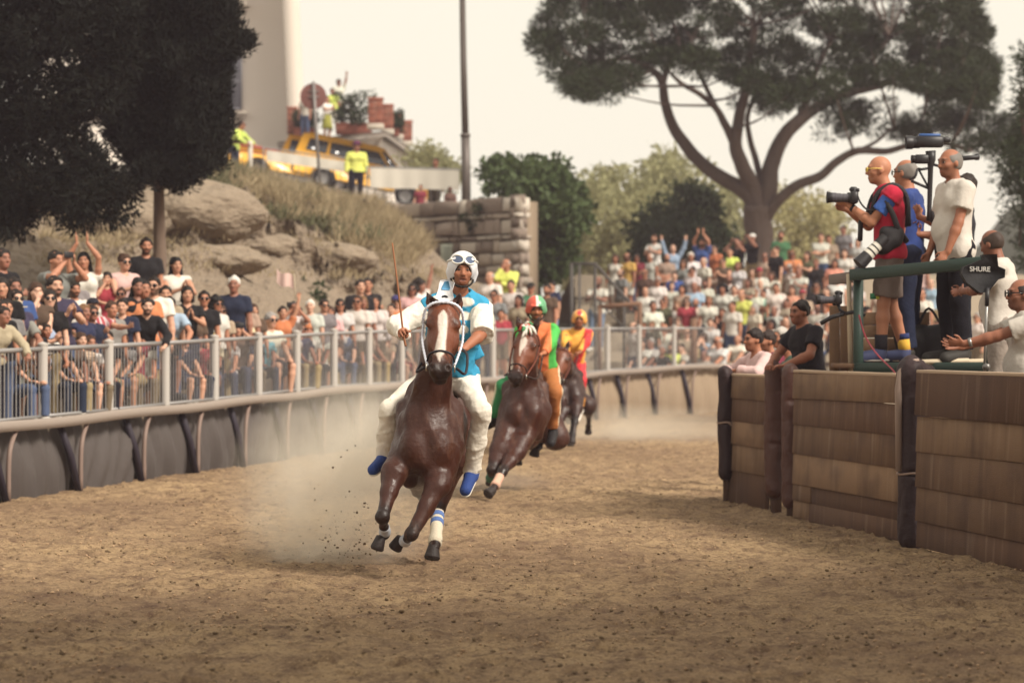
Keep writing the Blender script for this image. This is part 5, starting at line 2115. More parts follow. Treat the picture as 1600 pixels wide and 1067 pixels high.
def coat(name, col, dark):
    m = feat_mat(name, lin(dark), lin('#80462c'), (0.6, 0.52, 0.46), 0.43, 0.5, 4.0, col=lin(col), spec=0.4, bump=0.3, bscale=34)
    nt = m.node_tree
    b = nt.nodes['Principled BSDF']
    nz = nt.nodes.new('ShaderNodeTexNoise')            # damp and dusty patches of the coat
    nz.inputs['Scale'].default_value = 7
    nz.inputs['Detail'].default_value = 8
    nz.inputs['Roughness'].default_value = .7
    mr = nt.nodes.new('ShaderNodeMapRange')
    mr.inputs['From Min'].default_value, mr.inputs['From Max'].default_value = .38, .62
    mr.inputs['To Min'].default_value, mr.inputs['To Max'].default_value = .3, .68
    nt.links.new(nz.outputs['Fac'], mr.inputs['Value'])
    nt.links.new(mr.outputs[0], b.inputs['Roughness'])
    n2 = nt.nodes.new('ShaderNodeTexNoise')
    n2.inputs['Scale'].default_value = 11
    n2.inputs['Detail'].default_value = 9
    n2.inputs['Roughness'].default_value = .75
    m2 = nt.nodes.new('ShaderNodeMapRange')
    m2.inputs['From Min'].default_value, m2.inputs['From Max'].default_value, m2.inputs['To Max'].default_value = .52, .72, .5
    nt.links.new(n2.outputs['Fac'], m2.inputs['Value'])
    mx = nt.nodes.new('ShaderNodeMix')
    mx.data_type = 'RGBA'
    nt.links.new(m2.outputs[0], mx.inputs[0])
    nt.links.new(b.inputs['Base Color'].links[0].from_socket, mx.inputs[6])
    mx.inputs[7].default_value = (*lin('#6d4a38'), 1)
    nt.links.new(mx.outputs[2], b.inputs['Base Color'])
    return m


def horse(label, T, poll, muzzle, fnormal, legs, coatmat, h=.014, ear=(V(0, 0, 0), V(0, 0, 0)), blaze=None, hl=.60, neck_base=(0, -.36, 1.22), hw=1.0, slim=.91,
          base=None, tail=True):
    """T places the trunk (withers at z 1.55, looking along -Y); head, legs and ears are given in the world."""
    T = np.asarray(T, float)
    Rm, tr = T[:3, :3], T[:3, 3]
    P = lambda x, y, z: Rm @ V(x * slim, y, z) + tr
    ax = lambda *p: nrm(Rm @ V(*p))
    X, Yb, Z = ax(1, 0, 0), ax(0, 1, 0), ax(0, 0, 1)
    A3 = np.stack([X, Yb, Z])
    ops = []
    tr_ = [(-.42, 1.08, .235), (-.1, 1.1, .29), (.4, 1.08, .325), (.85, 1.14, .30), (1.15, 1.24, .27)]
    for (y0, z0, r0), (y1, z1, r1) in zip(tr_[:-1], tr_[1:]):
        ops.append(C_(P(0, y0, z0), P(0, y1, z1), r0, r1, .05, X, .82))
    ops.append(C_(P(0, -.08, 1.40), P(0, .42, 1.34), .12, .13, .08))
    for s in (1, -1):
        ops.append(C_(P(.11 * s, .02, 1.34), P(.155 * s, -.42, 1.02), .11, .135, .06, X, .7))
        ops.append(E_(P(.105 * s, -.55, .99), (.115, .13, .15), A3, .05))
        ops.append(C_(P(.13 * s, 1.12, 1.22), P(.15 * s, 1.0, .92), .2, .15, .07))
    ops.append(E_(P(0, -.48, .88), (.12, .2, .11), A3, .07))
    # neck
    hA = nrm(muzzle - poll)
    N = nrm(fnormal - hA * (fnormal @ hA))
    S = np.cross(hA, N)
    if S @ X < 0:
        S = -S
    nb = P(*neck_base)
    neckdir = nrm(poll - nb)
    nend = poll - N * .06 + hA * .03
    mid = (nb + nend) / 2 + Z * .03
    ops += [C_(nb, mid, .235, .165, .08, X, .66), C_(mid, nend, .165, .115, .05, X, .68)]
    hp = lambda x, a, n: poll + (S * x * hw + hA * a + N * n) * (hl / .6)
    k_ = hl / .6
    HA = np.stack([S, hA, N])
    e = lambda c, r, k=.03: E_(hp(*c), np.array(r) * k_ * np.array([hw, 1, 1]), HA, k)
    c_ = lambda a, b, ra, rb, k=.03: C_(hp(*a), hp(*b), ra * k_, rb * k_, k)
    ops += [e((0, .1, -.03), (.098, .15, .115)), C_(hp(0, .1, -.03), hp(0, .28, -.05), .1 * k_, .088 * k_, .03), c_((0, .28, -.04), (0, .5, -.045), .074, .056),
            c_((0, .2, .015), (0, .46, -.005), .05, .038)]
    for s in (1, -1):
        ops += [e((s * .06, .2, -.12), (.045, .13, .10)), c_((s * .035, .26, -.15), (s * .012, .5, -.1), .045, .034)]
        ops += [e((s * .083, .165, .008), (.03, .045, .034), .02)]
    ops += [e((0, .545, -.04), (.07, .065, .064)), e((0, .575, -.1), (.042, .042, .034), .015)]
    for s in (1, -1):
        ops += [e((s * .043, .55, .0), (.029, .04, .034), .015), SUB(e((s * .049, .566, .03), (.0175, .025, .026)), .012)]
    ops += [SUB(c_((-.06, .60, -.075), (.06, .60, -.075), .007, .007), .008)]
    for (eb, et) in ear:
        m = eb * .5 + et * .5
        d = nrm(et - eb)
        ops += [C_(eb - d * .02, m, .038, .036, .02, N, .6), C_(m, et, .036, .009, .015, N, .6), SUB(C_(eb + N * .03 + d * .03, et + N * .018 - d * .03, .019, .008), .008)]
    lower, mids = [], []
    for L in legs:
        a, b, c, d = [np.asarray(x, float) for x in L['pts'][:4]]
        fr = L.get('front', True)
        g = L.get('g', 1.0)
        root = P(*L['root']) if 'root' in L else None
        if fr:
            if root is not None:
                ops.append(C_(root, a, .15 * g, .095 * g, .07))
            ops += [C_(a, a + (b - a) * .45, .096 * g, .07 * g, .05), C_(a + (b - a) * .45, b, .07 * g, .047 * g, .03), E_(b, (.052 * g, .052 * g, .06 * g), None, .02)]
        else:
            if root is not None:
                ops.append(C_(root, a, .2 * g, .14 * g, .08))
            ops += [C_(a, b, .13 * g, .052 * g, .05), E_(b, (.055 * g,) * 3, None, .02)]
        ops += [C_(b, c, .037 * g, .034 * g, .025), E_(c, (.043 * g,) * 3, None, .015), C_(c, d, .036 * g, .043 * g, .015)]
        lower += [(b, c), (c, d)]
    for s in (1, -1):
        ops += [E_(P(.10 * s, -.61, .97), (.09, .08, .135), A3, .03), E_(P(.195 * s, -.45, 1.10), (.06, .085, .15), A3, .04), E_(P(.12 * s, -.53, 1.17), (.06, .06, .12), A3, .05),
                C_(P(.20 * s, -.2, 1.26), P(.195 * s, -.42, .90), .07, .055, .05), C_(P(.16 * s, -.5, .9), P(.15 * s, -.46, .74), .075, .06, .03),
                C_(nb + X * s * .11 - Yb * .12, mid + X * s * .075 + hA * .1, .055, .045, .03)]
    ops += [SUB(C_(P(0, -.735, .80), P(0, -.70, 1.22), .04, .03), .03)]
    ops += [NOISE(.007, 11, 9), NOISE(.0035, 34, 10, (1, 1, .4)), NOISE(-.008, 6, 12), NOISE(-.005, 12, 13)]

    def feat(v):
        f = np.zeros((len(v), 3), np.float32)
        for a, b in lower:
            ab = b - a
            t = np.clip((v - a) @ ab / max(ab @ ab, 1e-6), 0, 1)
            dd = np.linalg.norm(v - a - t[:, None] * ab, axis=1)
            f[:, 0] = np.maximum(f[:, 0], .85 * sstep(.13, .055, dd))
        p = v - poll
        x, al, n = p @ S / k_, p @ hA / k_, p @ N / k_
        near = (np.abs(x) < .16) & (al > -.05) & (al < .7) & (n > -.2) & (n < .15)
        w_ = wob(v, 30, 3) * .008
        f[:, 0] = np.maximum(f[:, 0], near * .8 * sstep(.47, .56, al + w_))
        f[:, 0] = np.maximum(f[:, 0], near * .75 * np.exp(-(((np.abs(x) - .092) / .03) ** 2 + ((al - .17) / .04) ** 2)))
        f[:, 1] = near * .6 * sstep(.5, .44, al) * sstep(-.16, -.06, n) * sstep(-.04, .06, al)
        if blaze is not None:
            prof = np.interp(al, blaze[0], blaze[1], 0, 0)
            cx = np.interp(al, blaze[0], blaze[2] if len(blaze) > 2 else np.zeros(len(blaze[0])))
            f[:, 2] = near * sstep(0.006, -.006, np.abs(x - cx + w_ * .5) - prof) * (n > -.06) * (prof > .001)
            f[:, 0] *= 1 - f[:, 2]
        # inside of the ears
        for eb, et in ear:
            ab = et - eb
            t = np.clip((v - eb) @ ab / max(ab @ ab, 1e-6), 0, 1)
            q = v - eb - t[:, None] * ab
            f[:, 0] = np.maximum(f[:, 0], .5 * (np.linalg.norm(q, axis=1) < .03) * ((q @ N) > -.004) * (t > .05))
        return f
    me = sdf_mesh('horse', ops, h, feat)
    o = link('horse', me, coatmat)
    tag(o, label, 'horse')
    if base is None:
        base = (tr[0], tr[1], 0)
    bv = rebase(o, base)
    bvn = np.array(bv)
    for L in legs:
        c, d = np.asarray(L['pts'][2], float), np.asarray(L['pts'][3], float)
        b = np.asarray(L['pts'][1], float)
        g = L.get('g', 1.0)
        u = nrm(L['hoofdir']) if 'hoofdir' in L else nrm(d - c)
        mb = MB()
        mb.tube([d - u * .02, d + u * .012, d + u * .07, d + u * .082], [.042 * g, .05 * g, .062 * g, .054 * g], 14)
        mb.tube([d + u * .0825, d + u * .0835], [.046 * g, .03 * g], 14)
        mb.build('hoof', HOOF, o, True, bvn, auto=40)
        if 'wrap' in L:
            col, t0, t1 = L['wrap'][:3]
            mb = MB()
            p0, p1 = b + (c - b) * t0, b + (c - b) * t1
            rr = .05 * g
            n_ = 7
            mb.tube([p0 + (p1 - p0) * i / (n_ - 1) for i in range(n_)], [rr * (.93 + .05 * (i % 2) + (.12 if i > n_ - 3 else 0)) for i in range(n_)], 14)
            w = mb.build('leg_wrap', M('wrap_' + col, lin('#' + col), .9, .15, 30, .4, 50), o, True, bvn)
            for j, (cc, ta, tb) in enumerate(L['wrap'][3:]):
                mb = MB()
                mb.tube([b + (c - b) * ta, b + (c - b) * tb], [rr * 1.03, rr * 1.03], 14)
                mb.build('band', M('wrap_' + cc, lin('#' + cc), .9), w, True, bvn)
    for s in (1, -1):
        mb = MB()
        cc = hp(s * .094, .168, .01)
        mb.lathe(cc, [(0.0, -.022), (.014, -.017), (.021, -.006), (.021, .006), (.014, .017), (0, .022)], 12)
        mb.build('eye', M('horse_eye', lin('#0b0808'), .12, spec=.6), o, True, bvn)
    # forelock and mane along the crest
    mb = MB()
    for i in range(46):
        t = i / 45
        q = poll - N * (.05 + .03 * t) * 1 + (nb + Z * .2 - poll) * t * .95
        side = R.choice((1, -1)) * (1 if R.random() < .25 else -1)
        l_ = .1 + .09 * R.random()
        p1 = q + X * side * .05 + Z * .02
        p2 = q + X * side * (.09 + .03 * R.random()) - Z * l_
        mb.tube([q, p1, p2], [.016, .014, .003], 5)
    mb.build('mane', M('mane', lin('#1a0f0c'), .6, .3, 40), o, True, bvn)
    if tail:
        mb = MB()
        b0 = P(0, 1.42, 1.3)
        for i in range(26):
            dx, dz = R.uniform(-.09, .09), R.uniform(-.1, .06)
            mb.tube(catmull([b0, b0 + Yb * .18 + Z * .06, b0 + Yb * (.5 + dz) + X * dx - Z * .12, b0 + Yb * (.75 + dz) + X * dx * 2 - Z * .3], 6), [.035, .032, .03, .025, .018, .004], 6)
        mb.build('tail', _mats['mane'], o, True, bvn)
    return o, hp, (S, hA, N), bvn, P
# ------------------------------------------------------------------ plank barrier on the inside of the bend
def plank_mat(n, c):
    m = M('plank_' + n, lin(c), .9, .3, 3, .5, 30, stretch=(.8, .8, 9), bdist=.01, detail=8, spec=.15)
    nt = m.node_tree
    b = nt.nodes['Principled BSDF']
    old = b.inputs['Base Color'].links[0].from_socket
    va = [x for x in nt.nodes if x.type == 'VECT_MATH'][0]
    for sc, lo_, hi_, colr, seed in (((3.2, 3.2, .35), .48, .78, '#44342f', .8), ((5, 5, .5), .56, .8, '#a8927e', .45), ((1.1, 1.1, 1.6), .48, .75, '#4a3a35', .8)):
        mp = nt.nodes.new('ShaderNodeMapping')
        mp.inputs['Scale'].default_value = sc
        mp.inputs['Location'].default_value = (seed * 7, ord(n), 0)
        nt.links.new(va.outputs[0], mp.inputs['Vector'])
        nz = nt.nodes.new('ShaderNodeTexNoise')
        nz.inputs['Scale'].default_value = 1.6
        nz.inputs['Detail'].default_value = 7
        nt.links.new(mp.outputs[0], nz.inputs['Vector'])
        mr = nt.nodes.new('ShaderNodeMapRange')
        mr.inputs['From Min'].default_value = lo_
        mr.inputs['From Max'].default_value = hi_
        mr.inputs['To Max'].default_value = seed * .75
        nt.links.new(nz.outputs['Fac'], mr.inputs['Value'])
        mx = nt.nodes.new('ShaderNodeMix')
        mx.data_type = 'RGBA'
        nt.links.new(mr.outputs[0], mx.inputs[0])
        nt.links.new(old, mx.inputs[6])
        mx.inputs[7].default_value = (*lin(colr), 1)
        old = mx.outputs[2]
    nt.links.new(old, b.inputs['Base Color'])
    return m


WOODS = [plank_mat(n, c) for n, c in (('a', '#6b5443'), ('b', '#7c6450'), ('c', '#5a4437'), ('d', '#866c56'), ('e', '#644d3f'))]
PAD = M('padding_leather', lin('#4a2e27'), .5, .3, 6, .5, 20, spec=.35)
PAD2 = M('padding_dark', lin('#2f2224'), .6, .3, 6, .5, 20, spec=.25)
bp = [at(1140, 0, 30.3)[:2], at(1200, 0, 28.8)[:2], at(1243, 0, 27.6)[:2], at(1416, 0, 24.1)[:2], at(1436, 0, 23.5)[:2], at(1650, 0, 20.4)[:2]]
PL = dict(
    a=(bp[0], bp[1], [(.0, .34), (.34, .62), (.62, .86), (.86, 1.10), (1.10, 1.335)], 'short plank barrier panel at the far end of the inner barrier'),
    b=(bp[2], bp[3], [(.0, .17), (.17, .33), (.33, .62), (.62, .90), (.90, 1.16), (1.16, 1.40)], 'middle plank barrier panel between the brown padded posts'),
    c=(bp[4], bp[5], [(.0, .22), (.22, .50), (.50, .80), (.80, 1.09), (1.09, 1.44)], 'dark nearest plank barrier panel at the right edge'),
    d=(bp[5], (bp[5][0] + .55, bp[5][1] - 4.2), [(.0, .25), (.25, .52), (.52, .82), (.82, 1.12), (1.12, 1.45)], 'plank barrier panel continuing past the right edge of the picture'))
for key, (p0, p1, rows, lab) in PL.items():
    p0, p1 = V(*p0, 0), V(*p1, 0)
    d = p1 - p0
    L = np.linalg.norm(d)
    d = d / L
    nrm_ = V(-d[1], d[0], 0)
    if nrm_[0] > 0:
        nrm_ = -nrm_                      # faces the track
    t = empty('plank_barrier', (p0[0], p0[1], 0), 0, lab, 'barrier', 'plank barriers on the inside of the bend')
    rb = random.Random(ord(key))
    for i, (z0, z1) in enumerate(rows):
        segs = [(0, 1)] if not (key == 'b' and i in (0, 1)) else [(0, .16 + .02 * i), (.165 + .02 * i, 1)]
        for (u0, u1) in segs:
            mb = MB()
            tilt = rb.uniform(-.004, .006)
            sag = rb.uniform(-.008, .008)
            w = L * (u1 - u0)
            c = d * (u0 + u1) / 2 * L + V(0, 0, (z0 + z1) / 2) + nrm_ * (rb.uniform(0, .012))
            mb.box(c, (w - .004, .045, (z1 - z0) + .004 + rb.uniform(-.004, .004)), X=d + V(0, 0, sag), Z=V(0, 0, 1) - nrm_ * (.05 + tilt), bev=.004)
            mb.build('plank', WOODS[(i * 2 + ord(key) + rb.randint(0, 4)) % 5], t)
    for u in (.02, .35, .68, .98):
        mb = MB()
        mb.box(d * u * L - nrm_ * .09 + V(0, 0, rows[-1][1] / 2 - .05), (.08, .1, rows[-1][1]), X=d)
        mb.build('post', WOODS[2], t)
    mb = MB()
    mb.box(d * .5 * L - nrm_ * .03 + V(0, 0, rows[-1][1] + .012), (L, .11, .03), X=d, bev=.006)
    mb.build('top_board', M('plank_top', lin('#a8917b'), .85, .15, 6, .3, 30, stretch=(.6, .6, 6)), t)


def padded(px, Y, z0, z1, r, label, mat, tie=None, flat=.75, offset=(-.05, -.02), top=None, seed=1, rope_=True):
    p = at(px, 0, Y)
    p[2] = 0
    t = empty('padded_post', tuple(p), 0, label, 'padded post', 'padded posts of the plank barrier')
    o = [C_((0, 0, z0 + r), (0, 0, z1 - r * .6), r * 1.02, r, .03, (1, 0, 0), .85)]
    if top:
        o.append(C_((0, .0, z1 - r), (.12, .12, z1 - r * .9), r * .95, r * .8, .05))
    if tie:
        o.append(SUB(('e', np.array((0, -r * 1.35, tie)), np.array((r * 1.6, r * .6, .03)), np.eye(3), 0), .03))
    o += [NOISE(.012, 24, seed, (1, 1, .35)), NOISE(.006, 60, seed + 1, (1, 1, .5))]
    sdf_obj('padding', o, .0105, mat, t)
    if tie and rope_:
        mb = MB()
        mb.tube([(r * .93 * math.cos(a), r * .98 * math.sin(a), tie + .006 * math.sin(3 * a)) for a in np.linspace(0, 6.283, 22)], .011, 6, cap=False)
        mb.tube(catmull([(.02, -r, tie), (.06, -r - .01, tie - .03), (.09, -r, tie + .0)], 6), .008, 5)
        mb.build('tie', M('tie_cloth', lin('#8a7468'), .8, .2, 30), t, True)
    mb = MB()
    mb.box((.03, .08, (z0 + .1) / 2), (.1, .1, z0 + .3))
    mb.build('stake', WOODS[2], t)
    return t


padded(1134, 30.2, .22, 1.41, .095, 'narrow dark padded post at the far end of the plank barrier', PAD2, .84, seed=51)
padded(1209, 28.4, .13, 1.47, .105, 'reddish brown leather padded post leaned on by spectators', PAD, .68, seed=52, rope_=False)
padded(1234, 27.9, .06, 1.45, .095, 'brown padded post with a folded cloth over its top beside the leather one', PAD, 1.12, seed=53, rope_=False)
padded(1425, 23.75, -.05, 1.53, .13, 'tallest dark padded post with a rounded pale edge between two plank panels', PAD2, .60, top=True, seed=54)
mb = MB()
# pale rim of the tall pad
pr = at(1425, 0, 23.75)
mb.tube([(-.115, -.06, .62), (-.12, -.06, 1.3), (-.10, -.06, 1.44), (-.04, -.06, 1.525), (.05, -.05, 1.54)], [.03, .032, .032, .03, .02], 7)
tag(mb.build('padding_edge', M('padding_edge', lin('#8e7b70'), .7, .2, 12), [o for o in bpy.data.objects if o.name.startswith('padded_post')][-1], True))

# ------------------------------------------------------------------ press platform
GREEN = M('green_paint', lin('#2a3c36'), .5, .2, 6, .15, 40)
YPF = 26.2
pf = empty('press_platform', tuple(at(1340, 580, YPF)), 0, 'green steel press platform with a plank floor behind the barrier', 'platform')
pfo = np.array(pf.location)
G = lambda px, py, Y=YPF: at(px, py, Y) - pfo
dz = at(0, 568, YPF)[2]


def beam(a, b, w, h_, mat, parent, name):
    a, b = np.asarray(a), np.asarray(b)
    mb = MB()
    mb.box((a + b) / 2, (np.linalg.norm(b - a), w, h_), X=b - a, bev=.006)
    return mb.build(name, mat, parent)


beam(G(1331, 430), G(1560, 408, 24.9), .08, .105, GREEN, pf, 'top_rail')
beam(G(1341, 437), G(1341, 640), .085, .085, GREEN, pf, 'post') if False else None
mb = MB(); mb.box((G(1341, 436) + G(1341, 640)) / 2 + V(0, .002, 0), (.085, .08, G(1341, 436)[2] - G(1341, 640)[2])); mb.build('post', GREEN, pf)
mb = MB(); mb.box((G(1549, 420, 24.9) + G(1549, 640, 24.9)) / 2 + V(0, .002, 0), (.09, .08, G(1341, 420)[2] - G(1341, 640)[2])); mb.build('post', GREEN, pf)
beam(G(1338, 574), G(1660, 574, 24.9), .07, .09, GREEN, pf, 'edge_beam')
for i in range(9):
    y0 = YPF + .1 + i * .26
    mb = MB()
    a, b = at(1300, 568, y0), at(1680, 568, y0)
    mb.box((V(a[0], y0, dz - .02) + V(b[0], y0, dz - .02)) / 2 - pfo, (b[0] - a[0], .25, .04), bev=.005)
    mb.build('deck_board', WOODS[(i * 3) % 5], pf)
beam(G(1300, 437, 28.2), G(1340, 432, 26.2), .07, .1, M('weathered_beam', lin('#6b5d57'), .8, .2, 8), pf, 'side_rail')
# boards closing the side of the platform and pale poles
for i, (x0, x1) in enumerate(((1296, 1312), (1312.6, 1327), (1327.6, 1341))):
    mb = MB()
    a, b = at(x0, 582, 26.8), at(x1, 478, 26.8)
    mb.box((a + b) / 2 - pfo, (b[0] - a[0], .03, b[2] - a[2]), bev=.004)
    mb.build('side_board', WOODS[(1, 3, 0)[i]], pf)
PALE = M('pale_wood', lin('#b7a892'), .8, .15, 6, .2, 20)
for (xa, ya, xb, yb, Y) in ((1326, 428, 1329, 580, 26.5), (1335, 470, 1338, 582, 26.55)):
    mb = MB(); mb.tube([at(xa, ya, Y) - pfo, at(xb, yb, Y) - pfo], .022, 8); mb.build('pole', PALE, pf, True)
# boxes behind the legs on the platform
cr = empty('crate', tuple(at(1400, 568, 27.6)), 0, 'brown plywood crate on the platform behind the photographer legs', 'crate')
for i in range(4):
    mb = MB(); mb.box((-.02, 0, .06 + i * .125), (.62, .45, .12), bev=.006); mb.build('plank', WOODS[(1, 3, 1, 3)[i]], cr)
bg_ = empty('equipment_bag', tuple(at(1450, 566, 27.4)), 0, 'black equipment bag on the platform between the cameramen legs', 'bag')
sdf_obj('bag', [C_((-.16, 0, .2), (.2, 0, .2), .17, .18, .04), C_((-.12, 0, .1), (.18, 0, .1), .16, .16, .04), NOISE(.015, 16, 5)], .014, M('bag_nylon', lin('#17161a'), .7, .2, 9), bg_)
mb = MB(); mb.tube(catmull([(-.1, -.05, .36), (0, -.05, .52), (.12, -.05, .36)], 9), .014, 6); mb.build('handle', BLK, bg_, True)
mb = MB(); mb.box((0, 0, 0), (.5, .09, .05), bev=.02)
for i, (px, Y) in enumerate(((1473, 25.7), (1519, 25.75))):
    o = link('plank', mb.mesh('plank') if i == 0 else o.data, PALE)
    o.location = at(px, 565, Y)
    o.rotation_euler = (0, -.03, .05)
    tag(o, ('short pale timber lying on the platform edge under the white shirted man', 'short pale timber on the platform edge nearer the microphone stand')[i], 'timber')

# ---- people on and around the platform
def hero(J, spec, loc, rz, sc, label, h=.0105, group=None):
    b, w, bel = spec.get('b', 1.0), spec.get('w', 1.0), spec.get('belly', 0.0)
    p = sdf_obj('person', body_ops(J, b, spec.get('face', 'calm'), belly=bel, w=w), h, SKIN, color=lin(spec.get('skin', '#a06a4e')),
                feat=face_feat(J, h * .9, 1.0, spec.get('beard', 0), spec.get('stubble', 0), spec.get('face', 'calm'), spec.get('brow', .8)))
    p.location = loc
    p.rotation_euler = (0, 0, rz)
    p.scale = (sc,) * 3
    tag(p, label, 'person', group)
    if spec.get('eyes', True):
        eyes_for(J, p, np.zeros(3))
    tops = spec['top'] if isinstance(spec['top'], list) else [spec['top']]
    for i, (kind, col, kw) in enumerate(tops):
        o = top_ops(J, kind, b, bel, w, **kw) + [NOISE(.0035, 60, 77)]
        sdf_obj('vest' if kind == 'vest' else 'shirt', o, h, CLOTH, p, None, None, lin(col))
    if spec.get('bot'):
        kind, col = spec['bot']
        sdf_obj(kind, bottom_ops(J, kind, b, bel, w, .02) + [NOISE(.004, 50, 78)], h, DENIM, p, None, None, lin(col))
    if spec.get('shoe'):
        for S in 'LR':
            sdf_obj('shoe', foot_ops(J, S, .014) + [CLIP(J['an' + S] + V(0, 0, .02), (0, 0, 1))], h, SHOE, p, None, None, lin(spec['shoe']))
            a = nrm(J['toe' + S] - J['an' + S])
            so = sdf_obj('sole', [C_(V(J['an' + S][0], J['an' + S][1] + .03, .012), V(J['toe' + S][0], J['toe' + S][1], .012), .046, .044, 0, (0, 0, 1), .32)], h, M('sneaker_sole', lin('#b9b4ae'), .7), p)
    if spec.get('hair'):
        put_head(spec['hair'], J, p, lin(spec['hairc']))
    return p


def J_of(hands=None, hint=None, hd=None, pn=None, curl=None, name='stand', **over):
    J = pose(name)
    J.update({k: np.asarray(v, float) for k, v in over.items()})
    if hands:
        H0 = {'L': J['wrL'], 'R': J['wrR']}
        H0.update(hands)
        hn = {'L': V(.4, .5, 0), 'R': V(-.4, .5, 0)}
        hn.update(hint or {})
        for S in 'LR':
            J['el' + S], J['wr' + S] = ik(J['sh' + S], H0[S], .285, .255, hn[S])
            J['hd' + S] = nrm((hd or {}).get(S, J['wr' + S] - J['el' + S]))
            J['pn' + S] = np.asarray((pn or {}).get(S, J['pn' + S]), float)
            J['curl' + S] = (curl or {}).get(S, .5)
    return J


LW = math.radians(-90)
# photographer with the red vest
Jp = J_of({'L': V(.02, -.34, 1.33), 'R': V(-.10, -.34, 1.30)}, {'L': V(.35, .35, -1), 'R': V(-.4, .3, -1)}, {'L': V(-.35, -.85, .25), 'R': V(.1, -.9, .35)},
          {'L': V(-.5, .2, .9), 'R': V(.9, .1, .2)}, {'L': .7, 'R': .9}, neck=V(0, -.02, 1.475), head=V(0, -.09, 1.635), hf=V(.0, -1, -.05),
          anL=V(.1, -.08, .09), toeL=V(.13, -.27, .035), knL=V(.1, -.06, .5), anR=V(-.1, .15, .09), toeR=V(-.14, -.04, .035), knR=V(-.1, .03, .5), hipL=V(.09, -.0, .93), hipR=V(-.09, .02, .93))
P1loc = at(1389, 565, 26.4)
ph = hero(Jp, dict(skin='#a9745a', top=[('tee', '#3c5ea6', dict(hem=.13)), ('vest', '#a8233a', dict(hem=.08, g=.034))], bot=('shorts', '#6b5f5a'), shoe='#3a4061', brow=.3, stubble=.12), P1loc, LW, 1.087,
          'bald photographer in a red vest and yellow glasses aiming a camera on the platform', .0095)
A = frame(Jp['hf'], Jp['hu'])
HL = lambda x, y, z: Jp['head'] + np.array((x, y, z)) @ A
YG = M('yellow_frame', lin('#d5b95e'), .4)
mb = MB()
for s in (1, -1):
    mb.tube([HL(s * .036 + .026 * math.cos(a), -.1, .006 + .019 * math.sin(a)) for a in np.linspace(0, 6.283, 14)], .0042, 5, cap=False)
    mb.tube([HL(s * .062, -.096, .012), HL(s * .078, -.05, .012), HL(s * .085, .02, .006)], .0046, 5)
mb.tube([HL(-.012, -.106, .008), HL(.012, -.106, .008)], .004, 5)
mb.build('glasses', YG, ph, True)
# straps and black side bag
STR = M('strap_black', lin('#1d1a1d'), .7, .1, 20)
up, lat, fw = torso_axes(Jp)
mb = MB()
for s in (1, -1):
    mb.tube(catmull([V(.11 * s, -.16, 1.16), V(.13 * s, -.155, 1.3), V(.125 * s, -.10, 1.44), V(.11 * s, .03, 1.50), V(.1 * s, .135, 1.40), V(.12 * s, .15, 1.15)], 18), .024, 6)
mb.tube(catmull([V(.215, -.06, 1.36), V(.235, .0, 1.25), V(.225, .05, 1.12), V(.15, .13, 1.02)], 12), .026, 6)
mb.build('strap', STR, ph, True)
sdf_obj('shoulder_bag', [C_(V(.2, .0, 1.03), V(.21, -.08, .98), .085, .075, .03), C_(V(.2, .05, 1.1), V(.21, -.06, 1.1), .05, .05, .04), NOISE(.01, 25, 3)], .0095, STR, ph)
mb = MB()
mb.box(V(.145, -.145, .555), (.004, .07, .05), bev=.001)
mb.build('patch', M('patch_green', lin('#2f6a4a'), .8), ph)
mb = MB()
mb.box(V(.148, -.115, .555), (.004, .03, .05), bev=.001)
mb.build('patch', M('patch_yellow', lin('#b7b24a'), .8), ph)
mb = MB(); mb.tube([Jp['anL'] + V(0, 0, .0), Jp['anL'] + V(0, .0, .14)], [.052, .056], 12); mb.build('sock', M('sock_dark', lin('#221f26'), .9, .1, 30), ph, True)
mb = MB(); mb.tube([Jp['anR'] + V(0, 0, -.01), Jp['anR'] + V(0, -.015, .10)], [.052, .054], 12); mb.build('sock', M('sock_yellow', lin('#c79c3c'), .9, .1, 30), ph, True)
mb = MB(); mb.tube([Jp['anR'] + V(0, -.015, .10), Jp['anR'] + V(0, -.02, .15)], [.055, .057], 12); mb.build('sock', M('sock_blue', lin('#2b3560'), .9, .1, 30), ph, True)
mb = MB(); mb.tube([Jp['wrL'] - nrm(Jp['wrL'] - Jp['elL']) * .03, Jp['wrL'] - nrm(Jp['wrL'] - Jp['elL']) * .055], [.034, .035], 12); mb.build('watch', STR, ph, True)


